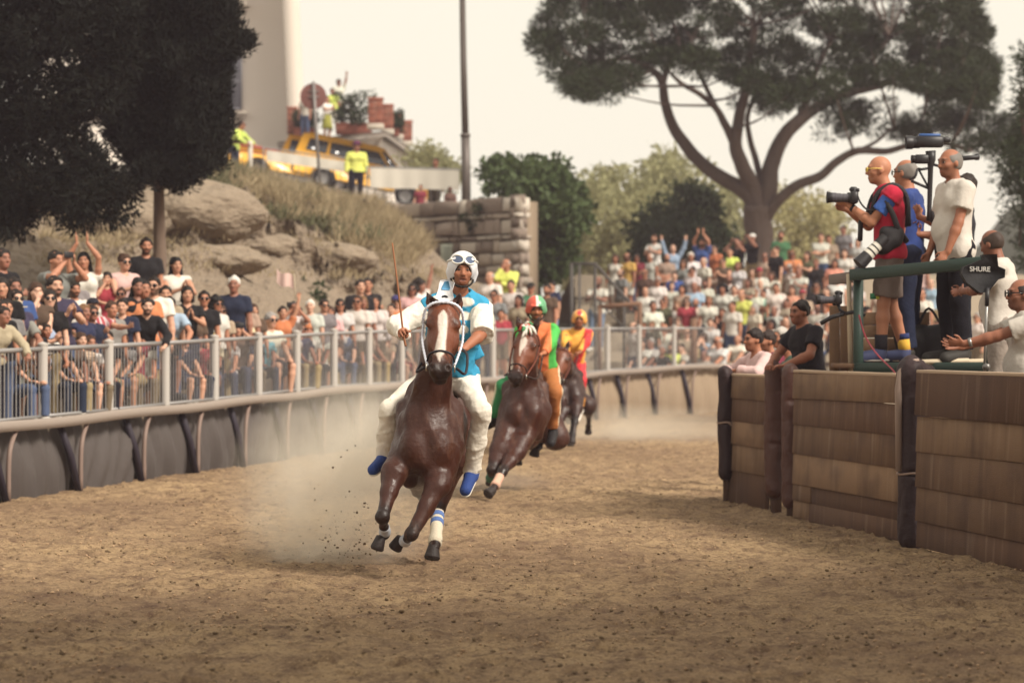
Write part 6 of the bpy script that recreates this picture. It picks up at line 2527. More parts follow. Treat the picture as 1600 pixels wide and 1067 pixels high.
def dslr(loc, rz, label, tilt=0.0, white=False, size=1.0):
    t = empty('camera', tuple(loc), rz, label, 'camera')
    t.rotation_euler = (tilt, 0, rz)
    t.scale = (size,) * 3
    BL = M('camera_black', lin('#232124'), .45, .12, 30, spec=.4)
    mb = MB()
    mb.box((0, 0, 0), (.15, .07, .115), bev=.014)
    mb.box((-.062, -.02, -.01), (.035, .085, .12), bev=.014)
    mb.build('camera_body', BL, t)
    mb = MB()
    mb.box((0, -.005, .075), (.066, .075, .05), bev=.016)
    mb.box((0, .035, .07), (.044, .03, .036), bev=.008)
    mb.build('viewfinder', BL, t)
    mb = MB()
    L = .17
    prof = [(0, -.035), (.036, -.035), (.037, -.06), (.04, -.062), (.04, -.1), (.0385, -.102), (.0385, -.12), (.042, -.122), (.042, -.16), (.046, -.165), (.046, -.2), (.04, -.2), (.036, -.18), (0, -.176)]
    mb.lathe((0, 0, -.005), prof, 20, Z=V(0, 1, 0))
    mb.build('lens', M('lens_grey', lin('#47444a'), .4, .12, 20, spec=.5), t, True, auto=35)
    mb = MB(); mb.lathe((0, 0, -.005), [(.046, -.2), (.056, -.25), (.053, -.25), (.044, -.2)], 20, Z=V(0, 1, 0)); mb.build('lens_hood', BL, t, True)
    mb = MB()
    for x_ in (-.05, -.03, .045):
        mb.lathe((x_, 0, .058), [(0, .016), (.011, .016), (.012, 0)], 10)
    mb.build('dial', BL, t, True)
    return t


camloc = at(1334, 309, 26.35)
cm = dslr(camloc, LW, 'black camera with a zoom lens held up by the bald photographer', -.03, size=1.0)
mb = MB(); mb.tube(catmull([at(1338, 302, 27.1), at(1346, 318, 26.25), at(1358, 328, 26.23), at(1374, 324, 26.2)], 12) - np.array(camloc), .009, 5)
st = mb.build('neck_strap', STR, None, True, np.zeros(3))
st.data.transform(Matrix.Rotation(-LW, 4, 'Z') @ Matrix.Identity(4))
st.parent = cm
# grip hanging under the camera
mb = MB(); mb.box((0, 0, 0), (.05, .045, .2), bev=.012)
g_ = mb.build('battery_grip', _mats['camera_black'], cm)
g_.location = (-.08, .08, -.30)
# long white lens hanging at the hip
wl = empty('telephoto_lens', tuple(at(1372, 383, 26.1)), 0, 'long white telephoto lens with black bands hanging at the photographer hip', 'camera lens')
ax_ = nrm(at(1338, 412, 26.05) - at(1376, 374, 26.1))
WH = M('lens_white', lin('#c9c4ba'), .45, .06, 12)
BLc = _mats['camera_black']
for (a, b, ra, rb, mt, nm) in ((-.1, .0, .05, .052, BLc, 'camera_mount'), (0, .035, .05, .05, WH, 'white_band'), (.036, .05, .052, .052, BLc, 'black_ring'), (.051, .085, .053, .053, WH, 'white_band'), (.086, .102, .055, .055, BLc, 'black_ring'),
                               (.103, .135, .056, .056, WH, 'white_band'), (.136, .215, .058, .064, BLc, 'hood'), (.215, .26, .064, .067, BLc, 'hood_rim')):
    mb = MB()
    mb.lathe((0, 0, 0), [(0, a), (ra, a), (rb, b), (0, b)], 20, Z=ax_)
    mb.build(nm, mt, wl, True, auto=40)

# second man, blue polo
Jq = J_of({'L': V(.22, -.1, .86), 'R': V(-.2, -.22, 1.05)}, None, neck=V(0, -.01, 1.475), head=V(-.01, -.05, 1.635), hf=V(-.25, -1, 0))
bl = hero(Jq, dict(skin='#a06b52', top=('polo', '#2f4179', dict(hem=.06)), bot=('trousers', '#23283a'), shoe='#2a2724', hair='balding', hairc='#77716c', belly=.03), at(1422, 566, 27.3), math.radians(-112), 1.11,
          'man in a dark blue polo and sunglasses standing behind the bald photographer', .011)
A = frame(Jq['hf'], Jq['hu'])
HL = lambda x, y, z: Jq['head'] + np.array((x, y, z)) @ A
mb = MB()
for s in (1, -1):
    mb.lathe(HL(s * .034, -.1, .006), [(0, 0), (.026, .002), (.026, .006), (0, .008)], 12, Z=-A[1])
    mb.tube([HL(s * .06, -.094, .012), HL(s * .078, -.05, .012), HL(s * .085, .02, .006)], .004, 5)
mb.build('sunglasses', M('sunglass_black', lin('#141215'), .2), bl, True)

# third man, white shirt, hand on the rail
Jr = J_of({'L': V(.2, -.2, .83), 'R': V(-.22, -.12, .9)}, {'L': V(.5, .5, 0)}, {'L': V(-.1, -.6, -.7)}, {'L': V(-1, .2, -.3)}, {'L': .7}, head=V(0, -.05, 1.63), neck=V(0, -.0, 1.47), hf=V(.12, -1, -.04))
wm = hero(Jr, dict(skin='#94614a', top=('tee', '#bdb6ae', dict(hem=.16, g=.024, folds=.012)), bot=('trousers', '#1b1a1f'), shoe='#2a2724', hair='balding', hairc='#6f6a66', stubble=.4, belly=.03), at(1492, 566, 25.9), math.radians(-70), 1.11,
          'grey haired man in a white short sleeved shirt resting a hand on the green rail', .0105)
# operator mostly hidden behind him, holding the rig up
Jo = J_of({'L': V(.16, -.44, 1.35), 'R': V(-.1, -.4, 1.2)}, {'L': V(.6, .3, -1), 'R': V(-.6, .3, -1)}, {'L': V(0, -.2, 1), 'R': V(0, -.2, 1)}, None, {'L': 1.2, 'R': 1.2}, head=V(.02, .02, 1.63))
op = hero(Jo, dict(skin='#8d5c46', top=('tee', '#26252b', dict(hem=.1)), bot=('trousers', '#20222b'), shoe='#2a2724', hair='short', hairc='#2a211d', eyes=False), at(1502, 566, 27.1), math.radians(-85), 1.02,
          'camera operator in dark clothes hidden behind the white shirted man', .013)
# stabiliser rig with video camera
vr = empty('video_camera', tuple(at(1452, 290, 26.8)), 0, 'black video camera with a blue top on a stabiliser arm above the men', 'video camera')
vo = np.array(vr.location)
W_ = lambda px, py, Y=26.8: at(px, py, Y) - vo
mb = MB(); mb.box(W_(1452, 222), (.26, .12, .105), bev=.015); mb.build('camera_body', BLc, vr)
mb = MB(); mb.lathe(W_(1437, 223), [(0, 0), (.055, 0), (.055, .06), (.064, .07), (.066, .13), (.058, .13), (.05, .10), (0, .095)], 18, Z=V(-1, 0, 0)); mb.build('lens', BLc, vr, True, auto=40)
mb = MB(); mb.box(W_(1452, 212), (.2, .09, .03), bev=.008); mb.build('blue_battery', M('blue_plastic', lin('#33548a'), .4, .1, 9), vr)
mb = MB(); mb.box(W_(1476, 219), (.1, .09, .05), bev=.01); mb.build('handle', BLc, vr)
mb = MB(); mb.tube([W_(1454, 236), W_(1455, 250), W_(1454, 262), W_(1452, 330), W_(1452, 345)], [.05, .042, .026, .022, .03], 8); mb.build('post', BLc, vr, True)
mb = MB(); mb.box(W_(1440, 249), (.13, .09, .085), bev=.012); mb.lathe(W_(1432, 249), [(0, 0), (.036, 0), (.04, .05), (.034, .05), (0, .04)], 12, Z=V(-1, 0, 0)); mb.build('monitor', BLc, vr)
mb = MB()
mb.tube([W_(1457, 262), W_(1440, 265), W_(1434, 264)], .014, 6)
mb.tube([W_(1434, 264), W_(1430, 276), W_(1422, 281), W_(1428, 284)], .013, 6)
mb.tube([W_(1424, 283), W_(1450, 294)], .015, 6)
mb.tube([W_(1436, 266), W_(1450, 292)], .011, 6)
mb.tube([W_(1450, 255), W_(1475, 262), W_(1500, 250, 27.1)], .014, 6)
mb.build('arm', BLc, vr, True)
mb = MB(); mb.box(W_(1513, 247, 27.1), (.2, .06, .045), X=V(1, 0, .08), bev=.012); mb.lathe(W_(1523, 246, 27.1), [(0, 0), (.03, 0), (.032, .04), (0, .05)], 10, Z=V(1, 0, .1)); mb.build('rear_mount', BLc, vr)
mb = MB(); mb.box(W_(1458, 338), (.06, .06, .12), bev=.012); mb.build('grip', BLc, vr)

# small camera clamped to the platform corner
cc = dslr(at(1310, 468, 26.2), LW, 'small black camera clamped low on the platform corner', 0, size=.82)
mb = MB()
mb.tube([(0, .0, -.06), (.0, .02, -.12), (.0, .08, -.16)], .02, 7)
mb.tube([(.0, .08, -.16), (-.02, .2, -.13), (.0, .3, -.18)], .022, 7)
mb.tube([(.0, .06, -.16), (.0, -.08, -.2), (.0, -.2, -.27)], .025, 7)
mb.lathe((0, .2, -.15), [(0, -.03), (.035, -.03), (.035, .03), (0, .03)], 12, Z=V(1, 0, 0))
mb.build('clamp_arm', BLc, cc, True)
mb = MB(); mb.tube(catmull([at(1342, 492, 26.05), at(1352, 525, 26.0), at(1370, 553, 25.5), at(1395, 578, 24.9), at(1402, 590, 24.7)], 20), .008, 5)
tag(mb.build('cable', M('red_cable', lin('#8f3340'), .6), None, True, at(1370, 553, 25.5)), 'thin red cable running down from the clamped camera to the barrier', 'cable')

# microphone stand under a black cover with white letters
ms = empty('microphone_stand', tuple(at(1541, 582, 23.9)), 0, 'microphone stand under an angular black cover lettered in white', 'microphone stand')
mo = np.array(ms.location)
K = lambda px, py, Y=23.9: at(px, py, Y) - mo
mb = MB()
pl = [K(px, py)[[0, 2]] for px, py in ((1503, 428), (1507, 417), (1538, 404), (1536, 398), (1558, 397), (1560, 416), (1571, 421), (1570, 434), (1560, 437), (1552, 447), (1545, 456), (1532, 458), (1510, 441))]
mb.prism(pl, V(1, 0, 0), V(0, 0, 1), V(0, 1, 0), V(0, K(0, 0)[1], 0), .16)
cv = mb.build('cover', M('cover_nylon', lin('#151417'), .75, .15, 14, .3, 30), ms)
text_obj('SHURE', .058, M('white_letters', lin('#b4b1ad'), .6), ms, K(1531, 421) + V(0, -.008, 0), V(1, 0, -.02), V(0, 0, 1), .004)
mb = MB(); mb.tube([K(1543, 452), K(1540, 520), K(1537, 620)], .012, 8); mb.build('stand', M('steel', lin('#8a8886'), .35, metal=.6), ms, True)
mb = MB(); mb.tube([K(1543, 450), K(1542, 478)], .019, 8); mb.build('clutch', BLc, ms, True)
mb = MB(); mb.lathe(K(1541, 573), [(0, -.03), (.03, -.03), (.03, .03), (0, .03)], 12, Z=V(0, 1, 0)); mb.build('knob', M('steel', lin('#8a8886'), .35, metal=.6), ms, True)

# bald man in a white polo behind the cover
Jb = J_of({'L': V(.1, -.3, 1.22), 'R': V(-.14, -.36, 1.22)}, {'L': V(1, .2, -.3), 'R': V(-1, .2, -.3)}, head=V(-.02, -.09, 1.615), neck=V(0, -.02, 1.47), hf=V(-.35, -1, -.3), hu=V(0, -.2, 1))
hero(Jb, dict(skin='#7d5140', top=('polo', '#b9b2aa', dict(hem=.1, g=.022)), bot=('trousers', '#8a8078'), shoe='#2a2724', belly=.03, stubble=.3, hair='balding', hairc='#3b2f29'), at(1565, 660, 24.4) * V(1, 1, 0) + V(0, 0, at(0, 360, 24.4)[2] - 1.73 * 1.02), math.radians(-110), 1.02,
     'bald man in a white polo bent towards the black microphone cover', .0115)
st_ = empty('step_block', tuple(at(1565, 660, 24.4) * V(1, 1, 0) + V(0, 0, 0)), 0, 'wooden step block the bald man in white stands on', 'step')
hb_ = max(.2, at(0, 360, 24.4)[2] - 1.73 * 1.02)
for i in range(3):
    mb = MB(); mb.box((0, -.2 + i * .2, hb_ / 2), (.9, .19, hb_), bev=.01); mb.build('plank', WOODS[i], st_)
# applauding man at the right edge
Jc = J_of({'L': V(.04, -.52, 1.24), 'R': V(-.07, -.53, 1.21)}, {'L': V(.3, .0, -1), 'R': V(-.3, .0, -1)}, {'L': V(0.05, -1, .12), 'R': V(.02, -1, .1)}, {'L': V(-.75, 0, .6), 'R': V(.75, 0, .6)}, {'L': .16, 'R': .2},
          head=V(.0, -.06, 1.62), neck=V(0, -.01, 1.47), hf=V(.15, -1, .0))
cz = at(0, 436, 23.3)[2] - 1.735 * 1.09
hero(Jc, dict(skin='#8a5a46', top=('polo', '#b5aea6', dict(hem=.1, g=.024, folds=.009)), bot=('trousers', '#7d746d'), shoe='#2a2724', belly=.02, beard=.5, hair='balding', hairc='#2b2320', face='open'),
     at(1606, 0, 23.4) * V(1, 1, 0) + V(0, 0, cz), math.radians(-88), 1.09, 'man at the right edge in sunglasses stretching both arms out to applaud', .009)
A = frame(Jc['hf'], Jc['hu'])
cap = [o for o in bpy.data.objects if o.get('label', '').startswith('man at the right edge')][0]
HL = lambda x, y, z: Jc['head'] + np.array((x, y, z)) @ A
mb = MB()
for s in (1, -1):
    mb.lathe(HL(s * .034, -.1, .006), [(0, 0), (.027, .002), (.027, .006), (0, .008)], 12, Z=-A[1])
    mb.tube([HL(s * .06, -.094, .012), HL(s * .078, -.05, .012), HL(s * .085, .02, .006)], .005, 5)
mb.build('sunglasses', _mats['sunglass_black'], cap, True)
mb = MB(); mb.tube([Jc['wrL'] - nrm(Jc['wrL'] - Jc['elL']) * .035, Jc['wrL'] - nrm(Jc['wrL'] - Jc['elL']) * .06], [.034, .035], 12); mb.build('wristband', M('steel', lin('#8a8886'), .35), cap, True)
if cz > .05:
    st2 = empty('step_block', (at(1606, 0, 23.4)[0] + .0, 23.4, 0), 0, 'low wooden step under the applauding man at the right edge', 'step')
    for i in range(3):
        mb = MB(); mb.box((0, -.2 + i * .2, cz / 2), (.8, .19, cz), bev=.01); mb.build('plank', WOODS[i], st2)

# spectators leaning over the far end of the barrier
ztop = 1.36
Jl = J_of({'L': V(.16, -.40, 1.28), 'R': V(-.2, -.42, 1.28)}, {'L': V(.7, .3, -.2), 'R': V(-.7, .3, -.2)}, {'L': V(-.7, -.6, -.1), 'R': V(.7, -.6, -.1)}, {'L': V(0, 0, -1), 'R': V(0, 0, -1)}, None,
          chest=V(0, -.06, 1.29), neck=V(0, -.09, 1.45), head=V(.0, -.15, 1.60), shL=V(.185, -.07, 1.40), shR=V(-.185, -.07, 1.40), hf=V(.1, -1, 0))


def leaner(px, pytop, Y, rz, label, top, topc, hair, hairc, skin='#9a654c', hz=1.28, **kw):
    z = at(0, pytop, Y)[2] - 1.72
    J = dict(Jl)
    for S, s in (('L', 1), ('R', -1)):
        J['el' + S], J['wr' + S] = ik(J['sh' + S], V(.14 * s, -.40, hz), .285, .255, V(.8 * s, .3, -.2))
    return hero(J, dict(skin=skin, top=(top, topc, dict(hem=.08)), bot=('trousers', '#3a3a42'), shoe='#2a2724', hair=hair, hairc=hairc, eyes=False, **kw), at(px, 0, Y) * V(1, 1, 0) + V(0, 0, z), math.radians(rz), 1.0, label, .0125)


leaner(1196, 514, 30.6, -70, 'dark haired man in a pink shirt seen in profile leaning on the far barrier end', 'long', '#c7a9a6', 'short', '#1f1715', beard=.3)
leaner(1216, 517, 32.2, -72, 'man in a burgundy shirt just behind the man in the pink shirt', 'tee', '#6b2a3a', 'short', '#2a1e1a', beard=.5)
leaner(1234, 512, 33.2, -60, 'grey haired man looking over the burgundy shirted man', 'tee', '#a79f96', 'short', '#a29c96')
leaner(1250, 520, 30.4, -95, 'man in a green jacket bent behind the man in black', 'long', '#33473c', 'short', '#1f1715')
leaner(1268, 470, 28.4, -62, 'large man in a black polo leaning on the padded barrier post', 'polo', '#1d1a1f', 'short', '#1c1513', b=1.12, belly=.03, beard=.3, skin='#8d5a45', hz=1.08)
# floor the spectators behind the inner barrier stand on
mb = MB()
mb.prism([at(1160, 0, 31.5)[:2] + V(.1, 0), at(1460, 0, 24.2)[:2] + V(.05, 0), at(1720, 0, 20)[:2] + V(.2, 0), at(2100, 0, 22)[:2], at(1700, 0, 36)[:2], at(1180, 0, 38)[:2]], V(1, 0, 0), V(0, 1, 0), V(0, 0, 1), V(0, 0, -.2), .26)
tag(mb.build('verge', M('verge_soil', lin('#6d5a48'), .95, .25, 2)), kind='structure')
# ------------------------------------------------------------------ far stand on the right and the ground behind it
YS0, YS1 = 69.5, 81.0
def stand2(Y):
    return float(np.clip(.28 + .30 * (Y - YS0), .28, 3.6))


sv_, sq_ = [], []
ys_ = np.arange(YS0 - .4, YS1 + .2, .85)
prof = []
for i, y in enumerate(ys_):
    prof += [(y, stand2(y)), (y + .84, stand2(y))]
prof = [(YS0 - .42, -.2)] + prof + [(96, 3.62), (135, 3.2), (135, -.3)]
xs_ = [at(905, 0, 72)[0], at(1000, 0, 72)[0], at(1150, 0, 72)[0], at(1350, 0, 72)[0], at(1750, 0, 72)[0]]
for x in xs_:
    for y, z in prof:
        sv_.append((x * (y / 72.0) ** .3, y, z))
np_ = len(prof)
sq_ = [(i * np_ + j, (i + 1) * np_ + j, (i + 1) * np_ + j + 1, i * np_ + j + 1) for i in range(len(xs_) - 1) for j in range(np_ - 1)]
tag(link('stand_steps', np_mesh('stand_steps', sv_, sq_), M('stand_concrete', lin('#8f8271'), .95, .2, 2)), kind='structure')
vg = [at(px, 0, Y) * V(1, 1, 0) + V(0, 0, z) for px in (700, 780, 835, 900, 935) for Y, z in ((66 if px < 800 else 72.5, -.12), (78, .6), (90, 1.8), (110, 2.4), (140, 2.2))]
tag(link('slope', np_mesh('slope', vg, [(i * 5 + j, (i + 1) * 5 + j, (i + 1) * 5 + j + 1, i * 5 + j + 1) for i in range(4) for j in range(4)]), M('slope_grass', lin('#625a40'), .95, .3, 1)), kind='structure')

# railing of the stairs at the left end of the far stand
sr = empty('stair_railing', tuple(at(895, 560, 70.5)), 0, 'dark metal stair railing with a sloping top bar beside the far stand', 'railing')
so2 = np.array(sr.location)
Z_ = lambda px, py, Y=70.5: at(px, py, Y) - so2
IRON = M('dark_iron', lin('#4b4744'), .6, .15, 6, metal=.3)
for nm, pts, r in (('post', [Z_(893, 412), Z_(893, 580)], .055), ('post', [Z_(905, 412), Z_(905, 580)], .04), ('top_bar', [Z_(890, 412), Z_(930, 412), Z_(975, 463), Z_(1006, 494)], .045), ('lower_bar', [Z_(893, 466), Z_(930, 466), Z_(975, 512), Z_(1006, 540)], .025),
                   ('post', [Z_(930, 412), Z_(930, 580)], .035), ('post', [Z_(975, 463), Z_(975, 580)], .035)):
    mb = MB(); mb.tube(pts, r, 6); mb.build(nm, IRON, sr, True)
for i in range(24):
    px = 895 + i * 4.6
    yt = 412 if px < 930 else 412 + (px - 930) * 1.1
    mb = MB(); mb.tube([Z_(px, yt + 2), Z_(px, yt + 66)], .009, 4, cap=False); mb.build('bar', IRON, sr)
wr_ = empty('wooden_railing', tuple(at(937, 590, 69.2)), 0, 'brown wooden rail and posts in front of the stair railing', 'railing')
wo2 = np.array(wr_.location)
BRN = M('brown_wood', lin('#6f5342'), .85, .2, 6)
for nm, a, b_, r in (('rail', (935, 480), (1000, 474), .06), ('post', (937, 478), (937, 600), .06), ('post', (1000, 472), (1000, 570), .06), ('post', (1084, 498), (1084, 600), .09), ('rail', (1000, 512), (1084, 520), .04)):
    mb = MB(); mb.tube([at(*a, 69.2) - wo2, at(*b_, 69.2) - wo2], r, 6); mb.build(nm, BRN, wr_, True)


def solve2(px, py, H):
    Y = YS0 + .3
    best = None
    for k in range(125):
        Y = YS0 + .1 + k * .1
        p = at(px, py, Y)
        h = p[2] - stand2(ys_[max(0, np.searchsorted(ys_, Y) - 1)])
        if best is None or abs(h - H) < best[0]:
            best = (abs(h - H), V(p[0], p[1], p[2] - h), h, Y)
    return best


# ------------------------------------------------------------------ spectators
PAL = dict(white='#c9c3b9', cream='#c4b79f', grey='#7d7a78', black='#1d1b1e', navy='#262d47', blue='#2f4b86', lightblue='#8fa3bd', red='#a8293a', crimson='#7d2434', orange='#c4713a', salmon='#c98468', pink='#c39a97',
           yellow='#c99a3f', neon='#c3d04f', green='#3f6f4d', mint='#6fb09a', olive='#55533c', brown='#5d463a', beige='#a8927c', purple='#3c3550', teal='#5aa0a8')
CNAME = dict(lightblue='light blue', neon='neon yellow', mint='mint green')
GARM = dict(tee='T-shirt', polo='polo shirt', long='long sleeved shirt', tank='sleeveless top', vest='vest', dress='dress')
HNAME = dict(short='short {} hair', long='long {} hair', bob='bobbed {} hair', bun='{} hair in a bun', tail='{} ponytail', curly='curly {} hair', balding='balding head')
PNAME = dict(clap='clapping', sitclap='clapping while seated', cross='with crossed arms', up='raising both arms', clapup='clapping overhead', one='raising one arm', photo='taking a photo', sitphoto='taking a photo while seated',
             lean='leaning forward', point='reaching arms forward', face='hand at the mouth', hips='hands on hips', sit='seated', stand='standing')
people = []


def P_(px, py, ps, wom, top, c, hair='short', hc='dark', rz=25, H=None, **k):
    people.append(dict(px=px, py=py, ps=ps, wom=wom, top=top, c=c, hair=hair, hc=hc, rz=rz, H=H, side=k.pop('side', 'L'), **k))


# left stand: (pixel of the top of the head)
P_(83, 391, 'photo', 0, 'tee', 'grey', rz=35)
P_(140, 393, 'clapup', 1, 'dress', 'white', 'long', 'black', 20, lab='girl in a white sleeveless dress clapping with both arms high')
P_(166, 424, 'face', 1, 'tank', 'red', 'tail', 'dark', 15, H=1.35, bot='shorts', bc='#c9c3b9', lab='shouting child in a red tank top and white shorts')
P_(192, 396, 'clap', 1, 'tank', 'pink', 'bun', 'brown', 40, lab='woman with a bun and pale pink top clapping beside the trunk')
P_(222, 371, 'stand', 0, 'tee', 'black', 'short', 'dark', 30, mouth='b', lab='tall man in a black T-shirt standing against the cypress trunk')
P_(4, 388, 'cross', 0, 'tee', 'black', rz=40)
P_(8, 433, 'stand', 1, 'tee', 'black', 'long', 'dark', 30)
P_(30, 433, 'stand', 0, 'tee', 'blue', rz=35)
P_(49, 440, 'face', 1, 'tank', 'brown', 'bob', 'brown', 30)
P_(95, 431, 'clap', 0, 'polo', 'purple', 'short', 'dark', 45, mouth='b', wide=1.12, lab='heavy man in a dark purple polo clapping above the straw hat')
P_(107, 423, 'stand', 1, 'tee', 'grey', 'short', 'dark', 30, H=1.5)
P_(115, 440, 'stand', 0, 'tee', 'white', 'short', 'dark', 30, H=1.4)
P_(186, 449, 'cross', 0, 'tee', 'white', 'short', 'brown', 20, H=1.3, stripe=1, lab='child in a black and white striped T-shirt with folded arms')
P_(208, 433, 'stand', 1, 'tank', 'black', 'long', 'black', 35)
P_(228, 437, 'stand', 0, 'tee', 'orange', 'short', 'dark', 20)
P_(243, 432, 'stand', 0, 'tee', 'white', 'short', 'dark', 15, mouth='b')
P_(219, 464, 'lean', 0, 'long', 'black', 'short', 'dark', 35, mouth='b')
P_(241, 474, 'sit', 1, 'tank', 'beige', 'long', 'black', 25)
P_(31, 472, 'lean', 0, 'polo', 'grey', None, 'dark', 30, hat='hat', hatc='#cbbfa6', lab='man in a straw hat and grey polo leaning towards the fence')
P_(61, 481, 'clap', 0, 'tee', 'lightblue', 'short', 'dark', 50, mouth='o', lab='shouting boy in a light blue T-shirt clapping by the straw hat')
P_(63, 505, 'lean', 0, 'tee', 'white', 'short', 'dark', 40, mouth='o', H=1.4, stripe=1, lab='shouting child in a striped T-shirt with hands on the fence')
P_(2, 468, 'stand', 0, 'tee', 'black', rz=40)
P_(12, 467, 'stand', 0, 'tee', 'grey', 'short', 'dark', 30)
P_(49, 470, 'stand', 1, 'tee', 'brown', 'bob', 'dark', 30)
P_(129, 475, 'stand', 1, 'tank', 'navy', 'short', 'light', 35)
P_(141, 477, 'stand', 0, 'tee', 'navy', 'short', 'dark', 30, H=1.4)
P_(153, 465, 'point', 0, 'tee', 'red', None, 'dark', 40, hat='cap', hatc='#20202a', plaid=1, lab='man in a dark cap and red plaid shirt clapping with arms held out')
P_(207, 505, 'sit', 0, 'tee', 'crimson', 'short', 'dark', 10, H=1.35, bot='shorts', bc='#8f7f62', lab='boy in a crimson T-shirt and khaki shorts just behind the fence')
P_(240, 511, 'stand', 1, 'tee', 'white', 'long', 'dark', 60, H=1.45)
P_(-14, 478, 'lean', 0, 'long', 'beige', 'short', 'dark', 45)
P_(91, 517, 'sit', 0, 'tee', 'black', 'short', 'dark', 30)
P_(108, 517, 'sit', 1, 'tee', 'brown', 'short', 'light', 25)
P_(123, 519, 'sit', 1, 'tee', 'beige', 'long', 'brown', 20, bot='shorts', bc='#3c4a66', stripe2=1)
P_(135, 524, 'sit', 1, 'tee', 'white', 'short', 'brown', 30)
P_(149, 519, 'sit', 1, 'tank', 'black', 'long', 'dark', 40)
P_(279, 401, 'clap', 1, 'dress', 'white', 'long', 'black', 15, lab='girl in a white dress standing high beside the cypress trunk')
P_(264, 462, 'lean', 0, 'tee', 'lightblue', 'short', 'dark', 25, mouth='b', lab='bearded man in a pale blue shirt leaning on the fence below the white dress')
P_(365, 431, 'stand', 0, 'polo', 'navy', 'short', 'white', 10, bot='trousers', bc='#8f7f62', lab='white haired man in a navy polo standing over the seated rows')
P_(331, 463, 'stand', 0, 'tee', 'white', 'curly', 'black', 25, lab='person with curly black hair and sunglasses hung on a white shirt')
P_(386, 464, 'stand', 0, 'tee', 'beige', 'short', 'white', 20)
P_(397, 474, 'stand', 1, 'tee', 'brown', 'bob', 'brown', 20)
P_(436, 478, 'one', 0, 'tee', 'orange', 'short', 'dark', 15, flag=1, lab='man in an orange T-shirt waving a small flag below the dry bank')
P_(452, 471, 'photo', 0, 'tee', 'white', 'short', 'dark', 15)
P_(470, 478, 'clap', 1, 'tee', 'orange', 'short', 'brown', 20)
P_(486, 468, 'stand', 0, 'tee', 'white', 'short', 'white', 10)
P_(503, 467, 'stand', 0, 'tee', 'grey', 'short', 'dark', 20)
P_(307, 521, 'sit', 1, 'tee', 'red', 'bob', 'brown', 25, wide=1.1, lab='woman in a red top sitting behind the fence under the white dress')
P_(327, 519, 'sit', 0, 'tee', 'cream', None, 'dark', 20, hat='cap', hatc='#c9a24a', lab='person in a yellow cap and cream shirt sitting behind the fence')
P_(356, 518, 'sit', 0, 'tee', 'white', 'short', 'grey', 15)
P_(372, 503, 'sitphoto', 1, 'tee', 'brown', 'bob', 'brown', 25)
P_(378, 517, 'sit', 0, 'tee', 'navy', 'short', 'dark', 20)
P_(391, 514, 'sit', 1, 'tee', 'black', None, 'brown', 20, hat='hat', hatc='#c2b193', lab='seated person in a beige brimmed hat and black top')
P_(413, 511, 'sit', 1, 'tee', 'teal', 'short', 'light', 15)
P_(434, 517, 'sit', 0, 'tee', 'grey', 'balding', 'grey', 10)
P_(451, 512, 'sit', 1, 'tee', 'beige', 'bob', 'brown', 10)
P_(484, 509, 'sit', 1, 'tee', 'white', 'tail', 'brown', 10)
P_(307, 478, 'stand', 1, 'tee', 'brown', 'short', 'dark', 20)
P_(556, 436, 'stand', 0, 'polo', 'black', 'short', 'dark', 5)
P_(577, 434, 'cross', 0, 'tee', 'black', 'short', 'dark', 0)
P_(536, 466, 'stand', 1, 'tee', 'white', 'long', 'dark', 15)
P_(552, 461, 'stand', 0, 'tee', 'white', 'short', 'brown', 10)
P_(568, 462, 'stand', 1, 'tee', 'white', 'bob', 'light', 10)
P_(559, 471, 'cross', 0, 'polo', 'navy', 'short', 'dark', 5, mouth='b', lab='bearded man in a navy polo right behind the fence post near the whip')
P_(589, 461, 'stand', 1, 'long', 'white', 'long', 'dark', 5)
P_(640, 442, 'stand', 1, 'tee', 'pink', 'bob', 'dark', 5)
P_(622, 461, 'stand', 1, 'tee', 'orange', None, 'dark', 5, hat='cap', hatc='#3a3560', lab='person in an orange top and purple cap behind the raised whip')
P_(657, 436, 'one', 0, 'tee', 'white', 'curly', 'dark', 60)
P_(502, 513, 'sit', 1, 'tee', 'white', 'short', 'dark', 5)
P_(517, 507, 'sit', 0, 'tee', 'brown', 'short', 'dark', 5)
P_(536, 511, 'sit', 0, 'tee', 'navy', 'short', 'dark', 0)
P_(601, 520, 'sit', 1, 'tee', 'beige', 'tail', 'dark', 20)
P_(622, 520, 'sit', 0, 'tee', 'white', 'short', 'dark', 30, bot='shorts', bc='#8c2a36', lab='seated person in a white top and red shorts below the raised whip')
P_(606, 474, 'stand', 0, 'tee', 'beige', 'short', 'dark', 5)
P_(672, 470, 'stand', 0, 'tee', 'white', 'short', 'grey', 0)
P_(676, 500, 'stand', 0, 'tee', 'blue', 'short', 'brown', 0)
P_(690, 445, 'stand', 0, 'tee', 'beige', 'balding', 'grey', 0)
P_(793, 404, 'face', 0, 'long', 'neon', 'balding', 'grey', 0, H=1.8, wide=1.1, lab='marshal in a neon yellow jacket with a hand at the mouth below the wall')
P_(765, 424, 'stand', 0, 'tee', 'white', 'balding', 'grey', -10, wide=1.1, lab='balding man in a white T-shirt right behind the leading jockey')
P_(803, 437, 'stand', 0, 'tee', 'white', 'short', 'dark', -10)
P_(829, 441, 'stand', 0, 'tee', 'green', None, 'dark', -10, hat='cap', hatc='#24231f', lab='man in a dark cap and green T-shirt above the second jockey')
P_(863, 440, 'stand', 0, 'tee', 'navy', 'short', 'dark', -20, H=1.5, bot='trousers', bc='#6f88a5', lab='child in a navy T-shirt and pale jeans right of the second helmet')
P_(850, 444, 'stand', 0, 'tee', 'brown', 'short', 'dark', -10)
P_(782, 483, 'stand', 1, 'tee', 'red', 'short', 'dark', -10)
P_(812, 460, 'stand', 1, 'tee', 'beige', 'long', 'dark', -10)
P_(754, 470, 'stand', 0, 'tee', 'white', 'short', 'dark', 0)
